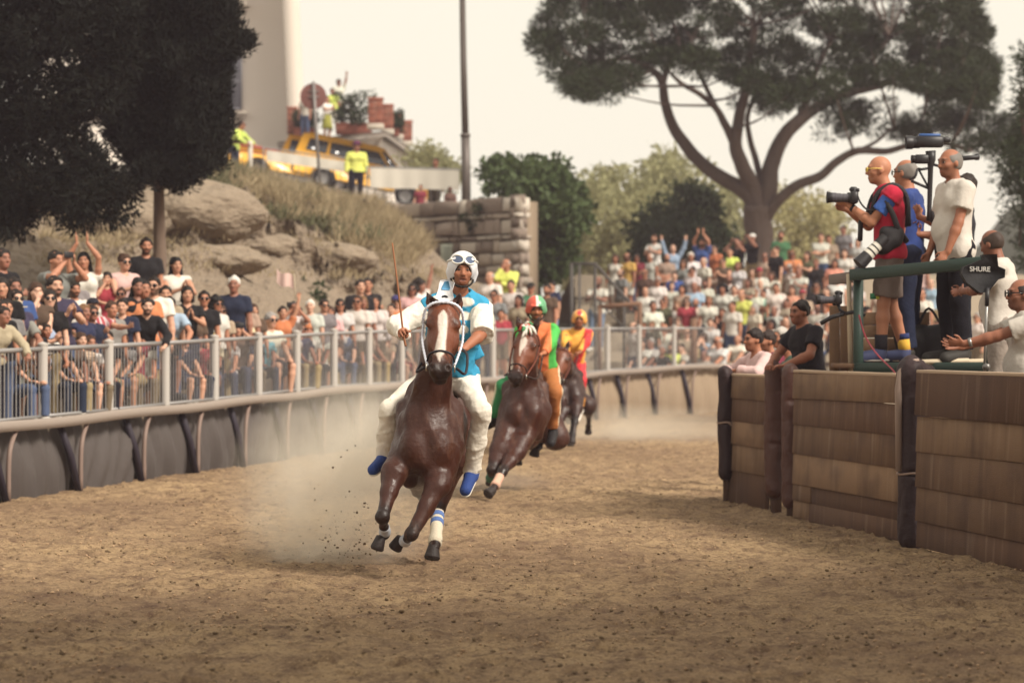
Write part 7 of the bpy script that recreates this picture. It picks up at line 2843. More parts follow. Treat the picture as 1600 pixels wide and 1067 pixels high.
P_(776, 452, 'stand', 0, 'tee', 'grey', 'short', 'dark', 0)
# a few more heads in the gaps of the left stand
for px, py, ps, w, t, c, hr, hc in ((20, 452, 'stand', 0, 'tee', 'purple', 'short', 'dark'), (72, 452, 'stand', 1, 'tee', 'black', 'long', 'dark'), (172, 470, 'stand', 0, 'tee', 'grey', 'short', 'brown'), (196, 466, 'stand', 1, 'tee', 'navy', 'short', 'dark'),
                                    (258, 446, 'stand', 0, 'tee', 'beige', 'short', 'dark'), (291, 446, 'clap', 1, 'tee', 'black', 'bob', 'dark'), (312, 454, 'stand', 0, 'tee', 'black', 'short', 'dark'), (345, 476, 'stand', 1, 'tee', 'beige', 'long', 'brown'),
                                    (418, 488, 'sit', 0, 'tee', 'white', 'short', 'grey'), (466, 504, 'sit', 0, 'tee', 'navy', 'short', 'dark'), (519, 478, 'stand', 1, 'tee', 'pink', 'bob', 'brown'), (172, 516, 'sit', 0, 'tee', 'black', 'short', 'dark'),
                                    (190, 520, 'sit', 1, 'tee', 'grey', 'long', 'brown'), (222, 520, 'sit', 0, 'tee', 'white', 'short', 'dark'), (283, 522, 'sit', 0, 'tee', 'navy', 'short', 'dark'), (46, 500, 'stand', 0, 'tee', 'black', 'short', 'dark'),
                                    (25, 515, 'sit', 1, 'tee', 'grey', 'long', 'dark'), (574, 508, 'sit', 0, 'tee', 'beige', 'short', 'brown'), (552, 515, 'sit', 1, 'tee', 'brown', 'bob', 'dark')):
    P_(px, py, ps, w, t, c, hr, hc, R.uniform(0, 40))

# far stand on the right
rt = lambda *a, **k: P_(*a, side='R', **k)
rt(930, 432, 'clap', 0, 'tee', 'white', 'balding', 'dark', 0, bot='trousers', bc='#6c7c92', H=1.9, lab='man in a white shirt and jeans holding a camera on the stairs')
rt(958, 397, 'stand', 1, 'dress', 'white', 'bob', 'brown', -25, lab='woman in a white dress at the top of the stair railing')
rt(980, 395, 'stand', 0, 'tee', 'yellow', 'balding', 'dark', -20, bot='shorts', bc='#c9c3b9', wide=1.12, lab='balding man in a mustard T-shirt and white shorts above the railing')
rt(996, 396, 'cross', 1, 'tee', 'crimson', 'bob', 'dark', -25)
rt(1025, 366, 'clap', 0, 'tee', 'white', 'short', 'brown', -20, lab='person in a white T-shirt standing highest at the left of the dark bush')
rt(1019, 395, 'stand', 0, 'tank', 'white', 'balding', 'white', -20)
rt(1036, 415, 'cross', 0, 'tee', 'salmon', 'short', 'dark', -20, H=1.35, lab='child in a salmon T-shirt among the upper rows')
rt(1051, 382, 'up', 0, 'long', 'lightblue', 'balding', 'grey', -10, lab='man in a light blue shirt raising both arms before the dark bush')
rt(1057, 424, 'stand', 0, 'tee', 'blue', 'short', 'dark', -20, H=1.5)
rt(1083, 394, 'stand', 0, 'tee', 'white', 'short', 'white', -15)
rt(1080, 416, 'stand', 1, 'tee', 'white', 'short', 'dark', -15)
rt(1095, 372, 'clapup', 0, 'tee', 'blue', 'short', 'dark', -10, lab='man in a royal blue T-shirt with hands joined overhead')
rt(1118, 382, 'stand', 0, 'tee', 'orange', 'short', 'dark', -15, lab='person in an orange red T-shirt left of the pine trunk')
rt(1120, 418, 'sit', 1, 'tee', 'beige', 'bob', 'brown', -15)
rt(1152, 371, 'photo', 0, 'tee', 'black', 'short', 'dark', -40, lab='dark haired person in black filming beside the pine trunk')
rt(1141, 386, 'stand', 0, 'tee', 'neon', 'short', 'dark', -30)
rt(1174, 365, 'photo', 0, 'tee', 'black', None, 'dark', -30, hat='cap', hatc='#c9c6c2', lab='person in a white cap and black top filming before the pine trunk')
rt(1220, 361, 'stand', 0, 'tee', 'green', 'short', 'brown', -10, lab='person in a green T-shirt standing just right of the pine trunk')
rt(1242, 390, 'clap', 1, 'tee', 'orange', 'bob', 'light', -20)
rt(1263, 392, 'clap', 1, 'tee', 'olive', 'long', 'brown', -25)
rt(1282, 364, 'cross', 0, 'tee', 'white', 'short', 'brown', -20, bot='trousers', bc='#3d4a66', lab='person in a white T-shirt with crossed arms high beside the small camera')
rt(1298, 367, 'stand', 0, 'tee', 'beige', 'short', 'brown', -20)
rt(1321, 352, 'stand', 0, 'tee', 'grey', 'short', 'dark', -20)
rt(1318, 388, 'stand', 1, 'tee', 'white', 'long', 'brown', -20)
rt(1008, 448, 'stand', 0, 'tee', 'white', 'balding', 'grey', -20)
rt(1037, 466, 'stand', 0, 'tee', 'olive', 'short', 'dark', -20)
rt(1050, 440, 'stand', 1, 'tee', 'white', 'short', 'dark', -20)
rt(1073, 464, 'stand', 1, 'tee', 'red', 'long', 'brown', -20, lab='woman with long hair and a bright red top in the middle rows')
rt(1102, 436, 'stand', 0, 'tee', 'white', 'short', 'dark', -15, mouth='b')
rt(1106, 462, 'stand', 1, 'tee', 'white', 'bob', 'light', -20)
rt(1126, 444, 'stand', 1, 'tee', 'white', 'curly', 'black', -20, wide=1.1, lab='person with a mass of curly black hair and a white top')
rt(1149, 445, 'stand', 0, 'tee', 'white', 'short', 'brown', -20)
rt(1161, 452, 'stand', 0, 'tee', 'neon', 'balding', 'dark', -20, wide=1.08, lab='man in a neon yellow T-shirt in the middle of the far stand')
rt(1177, 448, 'stand', 0, 'tee', 'white', 'short', 'grey', -20)
rt(1197, 451, 'cross', 0, 'tee', 'mint', 'short', 'dark', -30, lab='man in a mint green T-shirt with crossed arms')
rt(1226, 466, 'cross', 0, 'tee', 'beige', 'short', 'brown', -30)
rt(1131, 481, 'sit', 1, 'tank', 'black', 'bob', 'brown', -10, wide=1.12, lab='woman in a black top sitting wide among white shirts')
rt(1107, 496, 'sit', 1, 'tee', 'white', 'tail', 'brown', -20)
rt(1086, 496, 'sit', 1, 'tee', 'black', 'long', 'brown', -15)
rt(1059, 493, 'sit', 0, 'tee', 'salmon', 'short', 'brown', -15)
rt(1161, 491, 'sit', 0, 'tee', 'brown', 'short', 'dark', -15)
rt(1124, 526, 'sit', 0, 'tee', 'white', 'balding', 'grey', -30, wide=1.12)
rt(1151, 523, 'sit', 0, 'tee', 'white', 'balding', 'white', -25, wide=1.1)
rt(992, 503, 'stand', 0, 'tee', 'white', 'balding', 'dark', -40)
rt(1017, 528, 'sit', 0, 'tee', 'white', 'short', 'grey', -20)
rt(1032, 539, 'sit', 0, 'tee', 'black', 'short', 'grey', -20)
rt(1050, 536, 'sit', 0, 'tee', 'neon', 'short', 'brown', -20)
rt(1064, 537, 'sit', 0, 'tee', 'white', 'short', 'dark', -20)
rt(1173, 419, 'stand', 0, 'tee', 'beige', 'short', 'brown', -20)
rt(1184, 418, 'stand', 0, 'tee', 'white', None, 'dark', -20, hat='cap', hatc='#8a2f3c', lab='person in a dark red cap and white T-shirt under the pine trunk')
rt(1207, 424, 'stand', 1, 'tee', 'white', 'long', 'brown', -20)
rt(1217, 442, 'stand', 0, 'tee', 'white', 'short', 'dark', -20)
rt(1240, 446, 'stand', 1, 'tee', 'salmon', 'bob', 'brown', -20)
rt(1254, 452, 'stand', 0, 'tee', 'beige', None, 'dark', -20, hat='cap', hatc='#8a2f3c', lab='person in a dark red cap and beige T-shirt right of the mint green one')
rt(1272, 440, 'stand', 0, 'tee', 'black', 'short', 'dark', -20)
rt(1290, 448, 'stand', 1, 'tee', 'orange', 'short', 'brown', -20)
_fill = [(1040, 396, 'stand', 'beige'), (1064, 404, 'stand', 'grey'), (1101, 402, 'stand', 'white'), (1133, 402, 'clap', 'brown'), (1152, 408, 'stand', 'white'), (1196, 395, 'stand', 'beige'), (1209, 384, 'stand', 'black'), (1232, 412, 'stand', 'white'),
         (1252, 418, 'clap', 'white'), (1275, 404, 'stand', 'black'), (1300, 404, 'stand', 'salmon'), (1306, 428, 'stand', 'white'), (1026, 432, 'stand', 'white'), (1066, 444, 'stand', 'beige'), (1085, 440, 'stand', 'lightblue'), (1140, 428, 'stand', 'white'),
         (1165, 434, 'clap', 'beige'), (1192, 436, 'stand', 'white'), (1022, 470, 'stand', 'white'), (1056, 470, 'stand', 'white'), (1090, 466, 'stand', 'cream'), (1143, 470, 'stand', 'white'), (1180, 474, 'stand', 'cream'), (1211, 478, 'stand', 'white'),
         (1242, 474, 'stand', 'white'), (1262, 470, 'stand', 'pink'), (1280, 474, 'stand', 'white'), (1184, 494, 'sit', 'beige'), (1206, 498, 'sit', 'white'), (1228, 496, 'sit', 'grey'), (1076, 512, 'sit', 'beige'), (1100, 520, 'sit', 'lightblue'),
         (1176, 520, 'sit', 'white'), (1142, 506, 'sit', 'white'), (1022, 500, 'stand', 'olive'), (1042, 506, 'sit', 'white'), (1252, 500, 'sit', 'white'), (1280, 500, 'sit', 'cream'), (1306, 470, 'stand', 'white'), (1312, 500, 'sit', 'beige'),
         (1002, 528, 'sit', 'white'), (1098, 548, 'sit', 'cream'), (1080, 542, 'sit', 'grey'), (1200, 540, 'sit', 'white'), (1010, 420, 'stand', 'brown'), (970, 420, 'stand', 'grey'),
         (1336, 440, 'stand', 'white'), (1352, 462, 'stand', 'black'), (1330, 484, 'stand', 'white'), (1372, 446, 'stand', 'beige'), (1442, 452, 'stand', 'white'), (1436, 478, 'stand', 'white'), (1418, 500, 'sit', 'grey'), (1456, 436, 'stand', 'lightblue'),
         (1360, 502, 'sit', 'white'), (1466, 500, 'sit', 'white'), (1545, 470, 'stand', 'black'), (1526, 488, 'stand', 'white'), (1340, 372, 'stand', 'white'), (1440, 400, 'stand', 'pink')]
for i, (px, py, ps, c) in enumerate(_fill):
    w = i % 3 == 1
    rt(px, py, ps, int(w), ('tee', 'tee', 'polo', 'tank')[i % 4] if not w else ('tee', 'tank')[i % 2], c, ('long', 'bob', 'tail')[i % 3] if w else ('short', 'short', 'balding')[i % 3 if i % 5 else 2],
       ('dark', 'brown', 'grey', 'dark', 'light')[i % 5], R.uniform(-45, 5))

# upper road and terrace (explicit distance)
up_ = lambda px, py, Y, H, *a, **k: P_(px, py, *a, side='U', Y=Y, H=H, **k)
up_(368, 189, 83.3, 1.75, 'lean', 0, 'long', 'neon', 'short', 'dark', 60, lab='marshal in a neon vest leaning on a rail beside the house wall')
up_(556, 222, 83.2, 1.80, 'stand', 0, 'long', 'neon', 'short', 'dark', -5, hat='hat', hatc='#5a2f4a', bot='trousers', bc='#201f27', wide=1.15, lab='official in a neon jacket and dark brimmed hat before the yellow vehicle')
up_(477, 146, 104.0, 1.7, 'stand', 0, 'tee', 'white', 'bob', 'light', -30, lab='person in a white top on the terrace left of the road sign')
up_(511, 150, 104.0, 1.7, 'clap', 1, 'tee', 'white', 'short', 'dark', 30, bot='skirt', bc='#8b8a3f', lab='person in a white top and olive skirt on the terrace by the sign')
up_(522, 138, 104.6, 1.6, 'stand', 0, 'tee', 'neon', 'short', 'dark', 10, H2=1, bot='trousers', bc='#c9c3b9', lab='person in a neon vest and white trousers beside the terrace planter')
up_(531, 124, 105.2, 1.75, 'one', 0, 'tee', 'white', 'short', 'black', 15, lab='person in a white T-shirt waving one arm high on the terrace')
up_(677, 247, 81.5, 1.75, 'stand', 0, 'tee', 'black', 'short', 'brown', -20, lab='person in black behind the white banner next to the lamp post')
up_(655, 288, 80.5, 1.2, 'stand', 0, 'tee', 'crimson', 'short', 'brown', 10, lab='child in dark red seen low below the white banner')
up_(705, 292, 79.5, 1.2, 'stand', 0, 'tee', 'brown', 'short', 'brown', 10, lab='small child peeping over the wall beside the lamp post')

# -- labels that single each one out
def place(p):
    x = p['px']
    if p['side'] == 'R':
        row = 'top rows' if p['py'] < 432 else ('middle rows' if p['py'] < 486 else 'lowest rows')
        seg = 'by the stair railing' if x < 1012 else 'below the dark bush' if x < 1092 else 'left of the pine' if x < 1165 else 'below the pine' if x < 1215 else 'right of the pine' if x < 1325 else 'behind the platform'
        return row + ' ' + seg
    if x < 60:
        return 'at the left edge'
    if x < 205:
        return 'left of the cypress trunk'
    if x < 300:
        return 'near the cypress trunk'
    if x < 425:
        return 'right of the cypress trunk'
    if x < 535:
        return 'below the dry bank'
    if x < 700:
        return 'behind the raised whip'
    return 'below the stone wall'


for p in people:
    if p.get('lab'):
        continue
    hn = HNAME.get(p['hair'], '').format({'light': 'light brown', 'blond': 'blond'}.get(p['hc'], p['hc']))
    g = 'dress' if p['top'] == 'dress' else GARM[p['top']]
    ph_ = '' if p['ps'] == 'stand' else ' ' + PNAME[p['ps']]
    p['lab0'] = f"person with {hn}, {CNAME.get(p['c'], p['c'])} {g}{ph_.replace(' while seated', '')}, {place(p)}"
from collections import defaultdict
gl = defaultdict(list)
for p in people:
    if 'lab0' in p:
        gl[p['lab0']].append(p)
ORD = ['leftmost', 'second', 'third', 'fourth', 'fifth', 'sixth', 'seventh']
NUM = ['', 'one', 'two', 'three', 'four', 'five', 'six', 'seven']
for k, v in gl.items():
    if len(v) == 1:
        v[0]['lab'] = k
    else:
        v.sort(key=lambda q: q['px'])
        for i, q in enumerate(v):
            w = 'left' if len(v) == 2 and i == 0 else 'right' if len(v) == 2 else ORD[i]
            q['lab'] = f"{w} {k}"
STR1 = stripe_mat('striped_cloth', lin('#c9c3b9'), lin('#26242c'), 18)
STR2 = stripe_mat('striped_beige', lin('#b39c88'), lin('#8f7b6b'), 22)
PLAID = stripe_mat('plaid_cloth', lin('#96464b'), lin('#c2aeb0'), 12, 0, .6)
HCOL = {'short': 1.735, 'hat': 1.80}
nfar = 0
for p in people:
    wom = p['wom']
    sit = p['ps'].startswith('sit')
    H = p['H'] or ((1.28 if sit else (1.66 if wom else 1.74)))
    full = 1.33 if sit else 1.765                     # height of the figure as modelled, hair included
    if p['ps'] == 'lean':
        full = 1.70
    if p['side'] == 'L':
        err, loc, h, dist = solve_spot(p['px'], p['py'], H)
        sc = float(np.clip(h / full, .62, 1.16))
        loc = loc + V(0, 0, h - full * sc)
    elif p['side'] == 'R':
        err, loc, h, Y = solve2(p['px'], p['py'], H)
        sc = float(np.clip(h / full, .62, 1.16))
        loc = loc + V(0, 0, h - full * sc)
    else:
        q = at(p['px'], p['py'], p['Y'])
        sc = H / full
        loc = q - V(0, 0, H)
    grp = {'L': 'spectators on the left stand', 'R': 'spectators on the far stand', 'U': 'people on the upper road and terrace'}[p['side']]
    isd = p['top'] == 'dress'
    bot = 'dress' if isd else p.get('bot', R.choice(['trousers', 'trousers', 'shorts']))
    bc = p.get('bc') or (PAL[p['c']] if isd else R.choice(['#2b3140', '#3a3f52', '#6f6251', '#8f7f62', '#24232a', '#4d5872']))
    tint = np.clip(np.array(lin(PAL[p['c']])) * R.uniform(.72, 1.12) * rng.uniform(.92, 1.06, 3), 0, .8)
    tint = tint * .82 + tint.mean() * .18
    o = crowd_person(tuple(loc), math.radians(p['rz'] + R.uniform(-22, 18)), sc, p['ps'], wom, None if isd else p['top'], tint, bot, bc, p['hair'], p['hc'], p.get('mouth', '') or ('b' if not wom and p['px'] * 7 % 5 == 0 and p['hc'] in ('dark', 'brown') else ''),
                     hat=p.get('hat'), hatc=p.get('hatc', '#d8ceb8'), label=p['lab'], group=grp, topmat=STR1 if p.get('stripe') else STR2 if p.get('stripe2') else PLAID if p.get('plaid') else None, wide=p.get('wide', 1.0) * 1.03)
    o.rotation_euler[0], o.rotation_euler[1] = R.uniform(-.05, .03), R.uniform(-.05, .05)
    p['o'] = o
    if not p.get('hat') == 'hat' and hash((p['px'], p['py'])) % 4 == 0 and p['ps'] not in ('photo', 'sitphoto'):
        if 'sung' not in _cache:
            mb = MB()
            for s in (1, -1):
                mb.lathe((s * .034, -.094, .006), [(0, 0), (.027, .002), (.027, .007), (0, .009)], 10, Z=V(0, -1, 0))
                mb.tube([(s * .058, -.09, .012), (s * .08, -.05, .012), (s * .088, .02, .006)], .005, 4)
            _cache['sung'] = mb.mesh('sunglasses', True)
        g_ = link('sunglasses', _cache['sung'], M('sunglass_black', lin('#141215'), .2), o)
        g_.matrix_local = mat4(frame(POSES[p['ps']]['hf'], POSES[p['ps']]['hu']), POSES[p['ps']]['head'], 1.03)
    if p['ps'] in ('photo', 'sitphoto'):
        J = POSES[p['ps']]
        m = Matrix.Translation(o.location) @ Matrix.Rotation(o.rotation_euler[2], 4, 'Z') @ Matrix.Diagonal((*o.scale, 1))
        q = (J['wrL'] + J['wrR']) / 2 + V(0, -.03, .1)
        c_ = m @ Vector([float(x) for x in q])
        t = empty('phone', tuple(c_), o.rotation_euler[2], 'dark phone held up by the ' + p['lab'][:1].lower() + ' '.join(p['lab'].replace(',', '').split()[:9])[1:], 'phone')
        mb = MB(); mb.box((0, 0, 0), (.15, .012, .078), bev=.004); mb.build('case', BLK, t)
        mb = MB(); mb.box((0, .0075, 0), (.138, .003, .068)); mb.build('screen', M('phone_screen', lin('#2a3038'), .1), t)
    if p.get('flag'):
        J = POSES['one']
        m = Matrix.Translation(o.location) @ Matrix.Rotation(o.rotation_euler[2], 4, 'Z') @ Matrix.Diagonal((*o.scale, 1))
        c_ = np.array(m @ Vector([float(x) for x in (J['wrL'] + V(0, -.02, .08))]))
        t = empty('flag', tuple(c_), 0, 'small pale flag waved above the orange T-shirt', 'flag')
        n = 9
        v = [V(-.02 - .26 * i / 8 * 1, .02 * math.sin(i * 1.1), .05 + .03 * math.sin(i * .8) + j * .2 + .12 * i / 8) for i in range(n) for j in (0, 1)]
        link('cloth', np_mesh('cloth', v, [(2 * i, 2 * i + 2, 2 * i + 3, 2 * i + 1) for i in range(n - 1)]), M('flag_cloth', lin('#cfc4bd'), .8, col2=lin('#c08a80'), vscale=8), t)
        mb = MB(); mb.tube([(0, 0, -.1), (-.02, 0, .3)], .008, 5); mb.build('stick', PALE, t)
# ------------------------------------------------------------------ the three riders
def torso_J(J, hands, hint, hd=None, pn=None, curl=None, l1=.285, l2=.255):
    hd, pn, curl = hd or {}, pn or {}, curl or {}
    for S in 'LR':
        J['el' + S], J['wr' + S] = ik(J['sh' + S], hands[S], l1, l2, hint[S])
        J['hd' + S] = nrm(hd.get(S, J['wr' + S] - J['el' + S]))
        J['pn' + S] = np.asarray(pn.get(S, V(-1 if S == 'L' else 1, 0, 0)), float)
        J['curl' + S] = curl.get(S, .5)
    J.setdefault('hf', V(0, -1, 0))
    J.setdefault('hu', V(0, 0, 1))
    return J


def helmet(J, body, org, shell, feat=None, hs=1.0, goggles=True, peak=False, strap='#17120f', visor_col='#46546f'):
    A = frame(J['hf'], J['hu'])
    T = mat4(A, J['head'] - org, hs * .93)
    z = np.eye(3)
    me = sdf_mesh('helmet', [E_((0, .022, .03), (.122, .137, .131), z, 0), C_((.1, .02, -.02), (.092, .015, -.075), .03, .022, .03), C_((-.1, .02, -.02), (-.092, .015, -.075), .03, .022, .03), SUB(E_((0, -.135, -.062), (.086, .12, .126), z), .008),
                             SUB(E_((0, .01, -.10), (.088, .16, .07), z), .01)] + ([C_((-.05, -.105, .065), (.05, -.105, .065), .03, .03, .01, (0, -.3, 1), .25)] if peak else []), .0075, feat)
    o = link('helmet', me, shell, body)
    o.matrix_local = T
    lin_ = sdf_mesh('lining', [E_((0, .022, .015), (.108, .128, .12), z, 0), SUB(E_((0, -.14, -.062), (.073, .125, .116), z), .008), SUB(E_((0, .02, -.13), (.09, .16, .06), z), .01)], .008)
    link('lining', lin_, M('helmet_lining', lin('#15110f'), .9), o)
    mb = MB()
    for s in (1, -1):
        mb.tube(catmull([(s * .092, .0, -.06), (s * .078, -.03, -.098), (s * .04, -.07, -.125), (0, -.085, -.13)], 9), .009, 6)
    mb.build('strap', M('strap', lin(strap), .7), o, True)
    if goggles:
        fr = MB()
        ln = MB()
        n = 22
        for s in (1, -1):
            pts = []
            for i in range(n + 1):
                a = 2 * math.pi * i / n
                x = s * .05 + .047 * math.cos(a)
                zz = .088 + .034 * math.sin(a)
                yy = .022 - .137 * math.sqrt(max(.04, 1 - (x / .122) ** 2 - ((zz - .03) / .131) ** 2)) - .006
                pts.append((x, yy, zz))
            fr.tube(pts, .0068, 6, cap=False)
            c = np.mean(pts[:-1], 0) + V(0, -.012, .004)
            k0 = ln.n
            ln.add(np.array(pts[:-1] + [tuple(c)]), None, [(i, (i + 1) % n, n) if s < 0 else ((i + 1) % n, i, n) for i in range(n)])
        fr.build('goggle_frame', M('goggle_frame', lin('#d9d5cc'), .4), o, True)
        ln.build('goggle_lens', M('goggle_lens', lin(visor_col), .12, spec=.8), o, True)
        st = MB()
        for s in (1, -1):
            st.tube(catmull([(s * .09, -.075, .088), (s * .122, .02, .07), (s * .1, .1, .055)], 8), .008, 6)
        st.build('goggle_strap', _mats['goggle_frame'], o, True)
    return o


def rope(mb, pts, r=.01, twist=True):
    p = catmull(pts, max(8, int(sum(np.linalg.norm(np.diff(np.array(pts), axis=0), axis=1)) / .012)))
    rad = np.array([r * (1.25 if (i // 1) % 2 else .85) for i in range(len(p))]) if twist else r
    mb.tube(p, rad, 6)


# ---- leading horse
Q = at
YL = 20.6
TL = np.eye(4)
TL[:3, 3] = ((668 - 800) / (F / 20.6), 21.15, -.05)
coat1 = coat('chestnut_coat', '#3a190d', '#140a07')
h1, hp1, hax1, hb1, P1 = horse(
    'leading chestnut racehorse with a white blaze and white headpiece galloping at the camera', TL,
    Q(694, 478, 20.42), Q(687, 588, 20.05), V(0.02, -1, .55),
    [dict(pts=[Q(616, 738, 20.55), Q(598, 808, 20.33), Q(602, 834, 20.60), Q(594, 842, 20.56)], root=(-.155, -.40, 1.0), g=.82, hoofdir=V(-.3, -.25, -.9), wrap=('b9bcc4', .55, .9)),
     dict(pts=[Q(684, 758, 20.5), Q(643, 834, 20.28), Q(632, 846, 20.55), Q(625, 843, 20.60)], root=(.155, -.40, 1.0), hoofdir=V(-.45, .2, -.75), wrap=('b9bcc4', .6, .95), g=.85),
     dict(pts=[Q(704, 715, 21.9), Q(685, 795, 22.05), Q(680, 846, 21.72), Q(677, 857, 21.66)], front=False, root=(.15, 1.0, .92), hoofdir=V(-.12, -.3, -.9),
          wrap=('cfc4b0', .08, 1.08, ('5a74ab', .18, .3), ('5a74ab', .38, .5))),
     dict(pts=[P_ for P_ in (V(-.76, 22.05, .72), V(-.74, 22.65, .52), V(-.70, 22.95, .42), V(-.70, 23.02, .36))], front=False, root=(-.15, 1.0, .92), hoofdir=V(0, .5, -.7))],
    coat1, .0105, ear=((Q(680, 487, 20.43), Q(667, 457, 20.38)), (Q(711, 489, 20.43), Q(719, 459, 20.38))),
    blaze=([.10, .14, .2, .28, .36, .43, .47, .52], [.0, .034, .036, .028, .034, .042, .016, .0], [.0, -.002, .0, .004, -.004, -.008, -.012, -.01]), hw=1.16, base=(-.61, 20.9, 0), slim=.88)


def bridle(hp, N, horse_o, org, hw, white, dark, hl=.6, reins=None):
    mb = MB()
    g = lambda x, a, n: hp(x, a, n) - org
    # headstall over the poll, browband, cheek ropes, noseband
    rope(mb, [g(-.128, .12, -.06), g(-.11, .07, .045), g(-.05, .04, .088), g(.05, .04, .088), g(.11, .07, .045), g(.128, .12, -.06)], .0105)
    for s in (1, -1):
        rope(mb, [g(s * .122, .1, -.05), g(s * .124, .25, -.08), g(s * .1, .4, -.075), g(s * .08, .49, -.06)], .009)
    o = mb.build('bridle', M('rope_' + white, lin('#' + white), .8, .3, 60, .4, 120), horse_o, True)
    mb = MB()
    rope(mb, [g(-.084, .45, -.06), g(-.066, .44, .015), g(0, .43, .042), g(.066, .44, .015), g(.084, .45, -.06)], .008, False)
    mb.build('noseband', M('leather_' + dark, lin('#' + dark), .6), o, True)
    mb = MB()
    for s in (1, -1):
        c = g(s * .086, .5, -.065)
        mb.tube([c + N * 0 + np.array([0, .026 * math.cos(t), .026 * math.sin(t)]) for t in np.linspace(0, 6.3, 14)], .006, 6)
    mb.build('bit_ring', M('metal_bit', lin('#b9b4ac'), .3, metal=.8), o, True)
    if reins:
        mb = MB()
        for pts in reins:
            rope(mb, [p - org for p in pts], .010, False)
        mb.build('reins', M('leather_' + dark, lin('#' + dark), .6), o, True)
    return o


J1 = torso_J(dict(pel=Q(703, 574, 21.56), chest=Q(711, 516, 21.42), neck=Q(719, 460, 21.38), head=Q(722.5, 423, 21.30), hf=V(.10, -1, -.02), hu=V(.05, 0, 1),
                  shL=Q(753, 482, 21.38), shR=Q(671, 481, 21.36), hipL=Q(724, 590, 21.62), hipR=Q(680, 590, 21.62),
                  knL=Q(752, 643, 21.22), knR=Q(609, 641, 21.28), anL=Q(737, 735, 21.40), anR=Q(600, 712, 21.44), toeL=Q(727, 766, 21.20), toeR=Q(583, 734, 21.22)),
             {'R': Q(633, 524, 21.06), 'L': Q(725, 545, 20.98)}, {'R': V(-.8, 0, -.35), 'L': V(1, .1, -.25)},
             {'R': V(-.25, -.8, .35), 'L': V(-.8, -.5, 0)}, {'R': V(.55, -.15, -.8), 'L': V(.1, .3, -1)}, {'R': 1.35, 'L': 1.2})
rid1 = sdf_obj('person', body_ops(J1, 1.0, 'grim'), .0085, SKIN, color=lin('#9d674e'), feat=face_feat(J1, .007, 1.0, 0, .28, 'grim'))
ob1 = np.array(rebase(rid1, J1['pel']))
eyes_for(J1, rid1, ob1)
tag(rid1, 'jockey in a turquoise and white tunic raising a whip on the leading horse', 'person', 'race jockeys')
WHITE_SH = M('jockey_white', lin('#ded8cd'), .85, .08, 9, .4, 26, spec=.1)
# sleeves and undershirt
up, lat, fw = torso_axes(J1)
sl = trunk_ops(J1, .013)[:4]
for S, fr in (('L', .98), ('R', 1.62)):
    sh, el, wr = J1['sh' + S], J1['el' + S], J1['wr' + S]
    if fr <= 1:
        e = sh + (el - sh) * 1.06
        sl += [C_(sh, e, .078, .086, .04, flat=2)]
    else:
        sl += [C_(sh, el, .08, .074, .04), C_(el, el + (wr - el) * .78, .072, .05, .03, flat=2)]
sl += [NOISE(.007, 18, 12), NOISE(-.010, 13, 15), NOISE(-.006, 26, 16), NOISE(.003, 110, 14), CLIP(J1['pel'] + up * .02, -up)]
sl += [C_(J1['neck'] - up * .045, J1['neck'] + up * .01, .08, .074, .012, flat=2), SUB(C_(J1['neck'] + fw * .03, J1['neck'] + up * .09, .05, .07, 0), .01)]
sdf_obj('shirt', sl, .0095, WHITE_SH, rid1, ob1)


def ovals(v):
    f = np.zeros((len(v), 3), np.float32)
    s = F / v[:, 1]
    X, Z = v[:, 0], v[:, 2]
    for px, py, rx, rz, rot in ((690, 469, .075, .034, .2), (727, 472, .068, .036, 0), (726, 494, .062, .033, 0), (722, 515, .05, .034, 0), (684, 505, .05, .035, 0), (686, 532, .05, .035, 0), (717, 539, .05, .033, 0)):
        c = Q(px, py, 21.3)
        dx, dz = X - c[0], Z - c[2]
        dx, dz = dx * math.cos(rot) - dz * math.sin(rot), dx * math.sin(rot) + dz * math.cos(rot)
        f[:, 2] = np.maximum(f[:, 2], sstep(1.06, .94, np.sqrt((dx / rx) ** 2 + (dz / rz) ** 2)) * (v[:, 1] < 21.42))
    return f


TUNIC = feat_mat('turquoise_tunic', lin('#101010'), lin('#2e7aa0'), (.66, .62, .54), .75, .14, 9, col=lin('#3790b6'), spec=.2, bump=.3, bscale=20)
to = trunk_ops(J1, .038, shoulder=1.1)
to += [NOISE(.010, 20, 21, (1, 1, .6)), NOISE(-.012, 15, 24, (1, 1, .7)), NOISE(-.008, 28, 25), CLIP(J1['pel'] - up * .03, -up), SUB(C_(J1['neck'] - up * .02 + fw * .03, J1['neck'] + up * .12, .064, .085, 0), .01),
       CLIP(J1['shL'] + lat * .06 - up * .05, lat), CLIP(J1['shR'] - lat * .06 - up * .05, -lat)]
tun = sdf_obj('tunic', to, .0095, TUNIC, rid1, ob1, ovals)
tl = [C_(Q(738, 548, 21.5), Q(744, 563, 21.5), .07, .085, .03, fw, .3, 2), C_(Q(722, 540, 21.6), Q(738, 548, 21.5), .06, .06, .03, fw, .4), NOISE(.008, 30, 7)]
sdf_obj('tunic_tail', tl, .01, TUNIC, tun, ob1, lambda v: np.zeros((len(v), 3)))
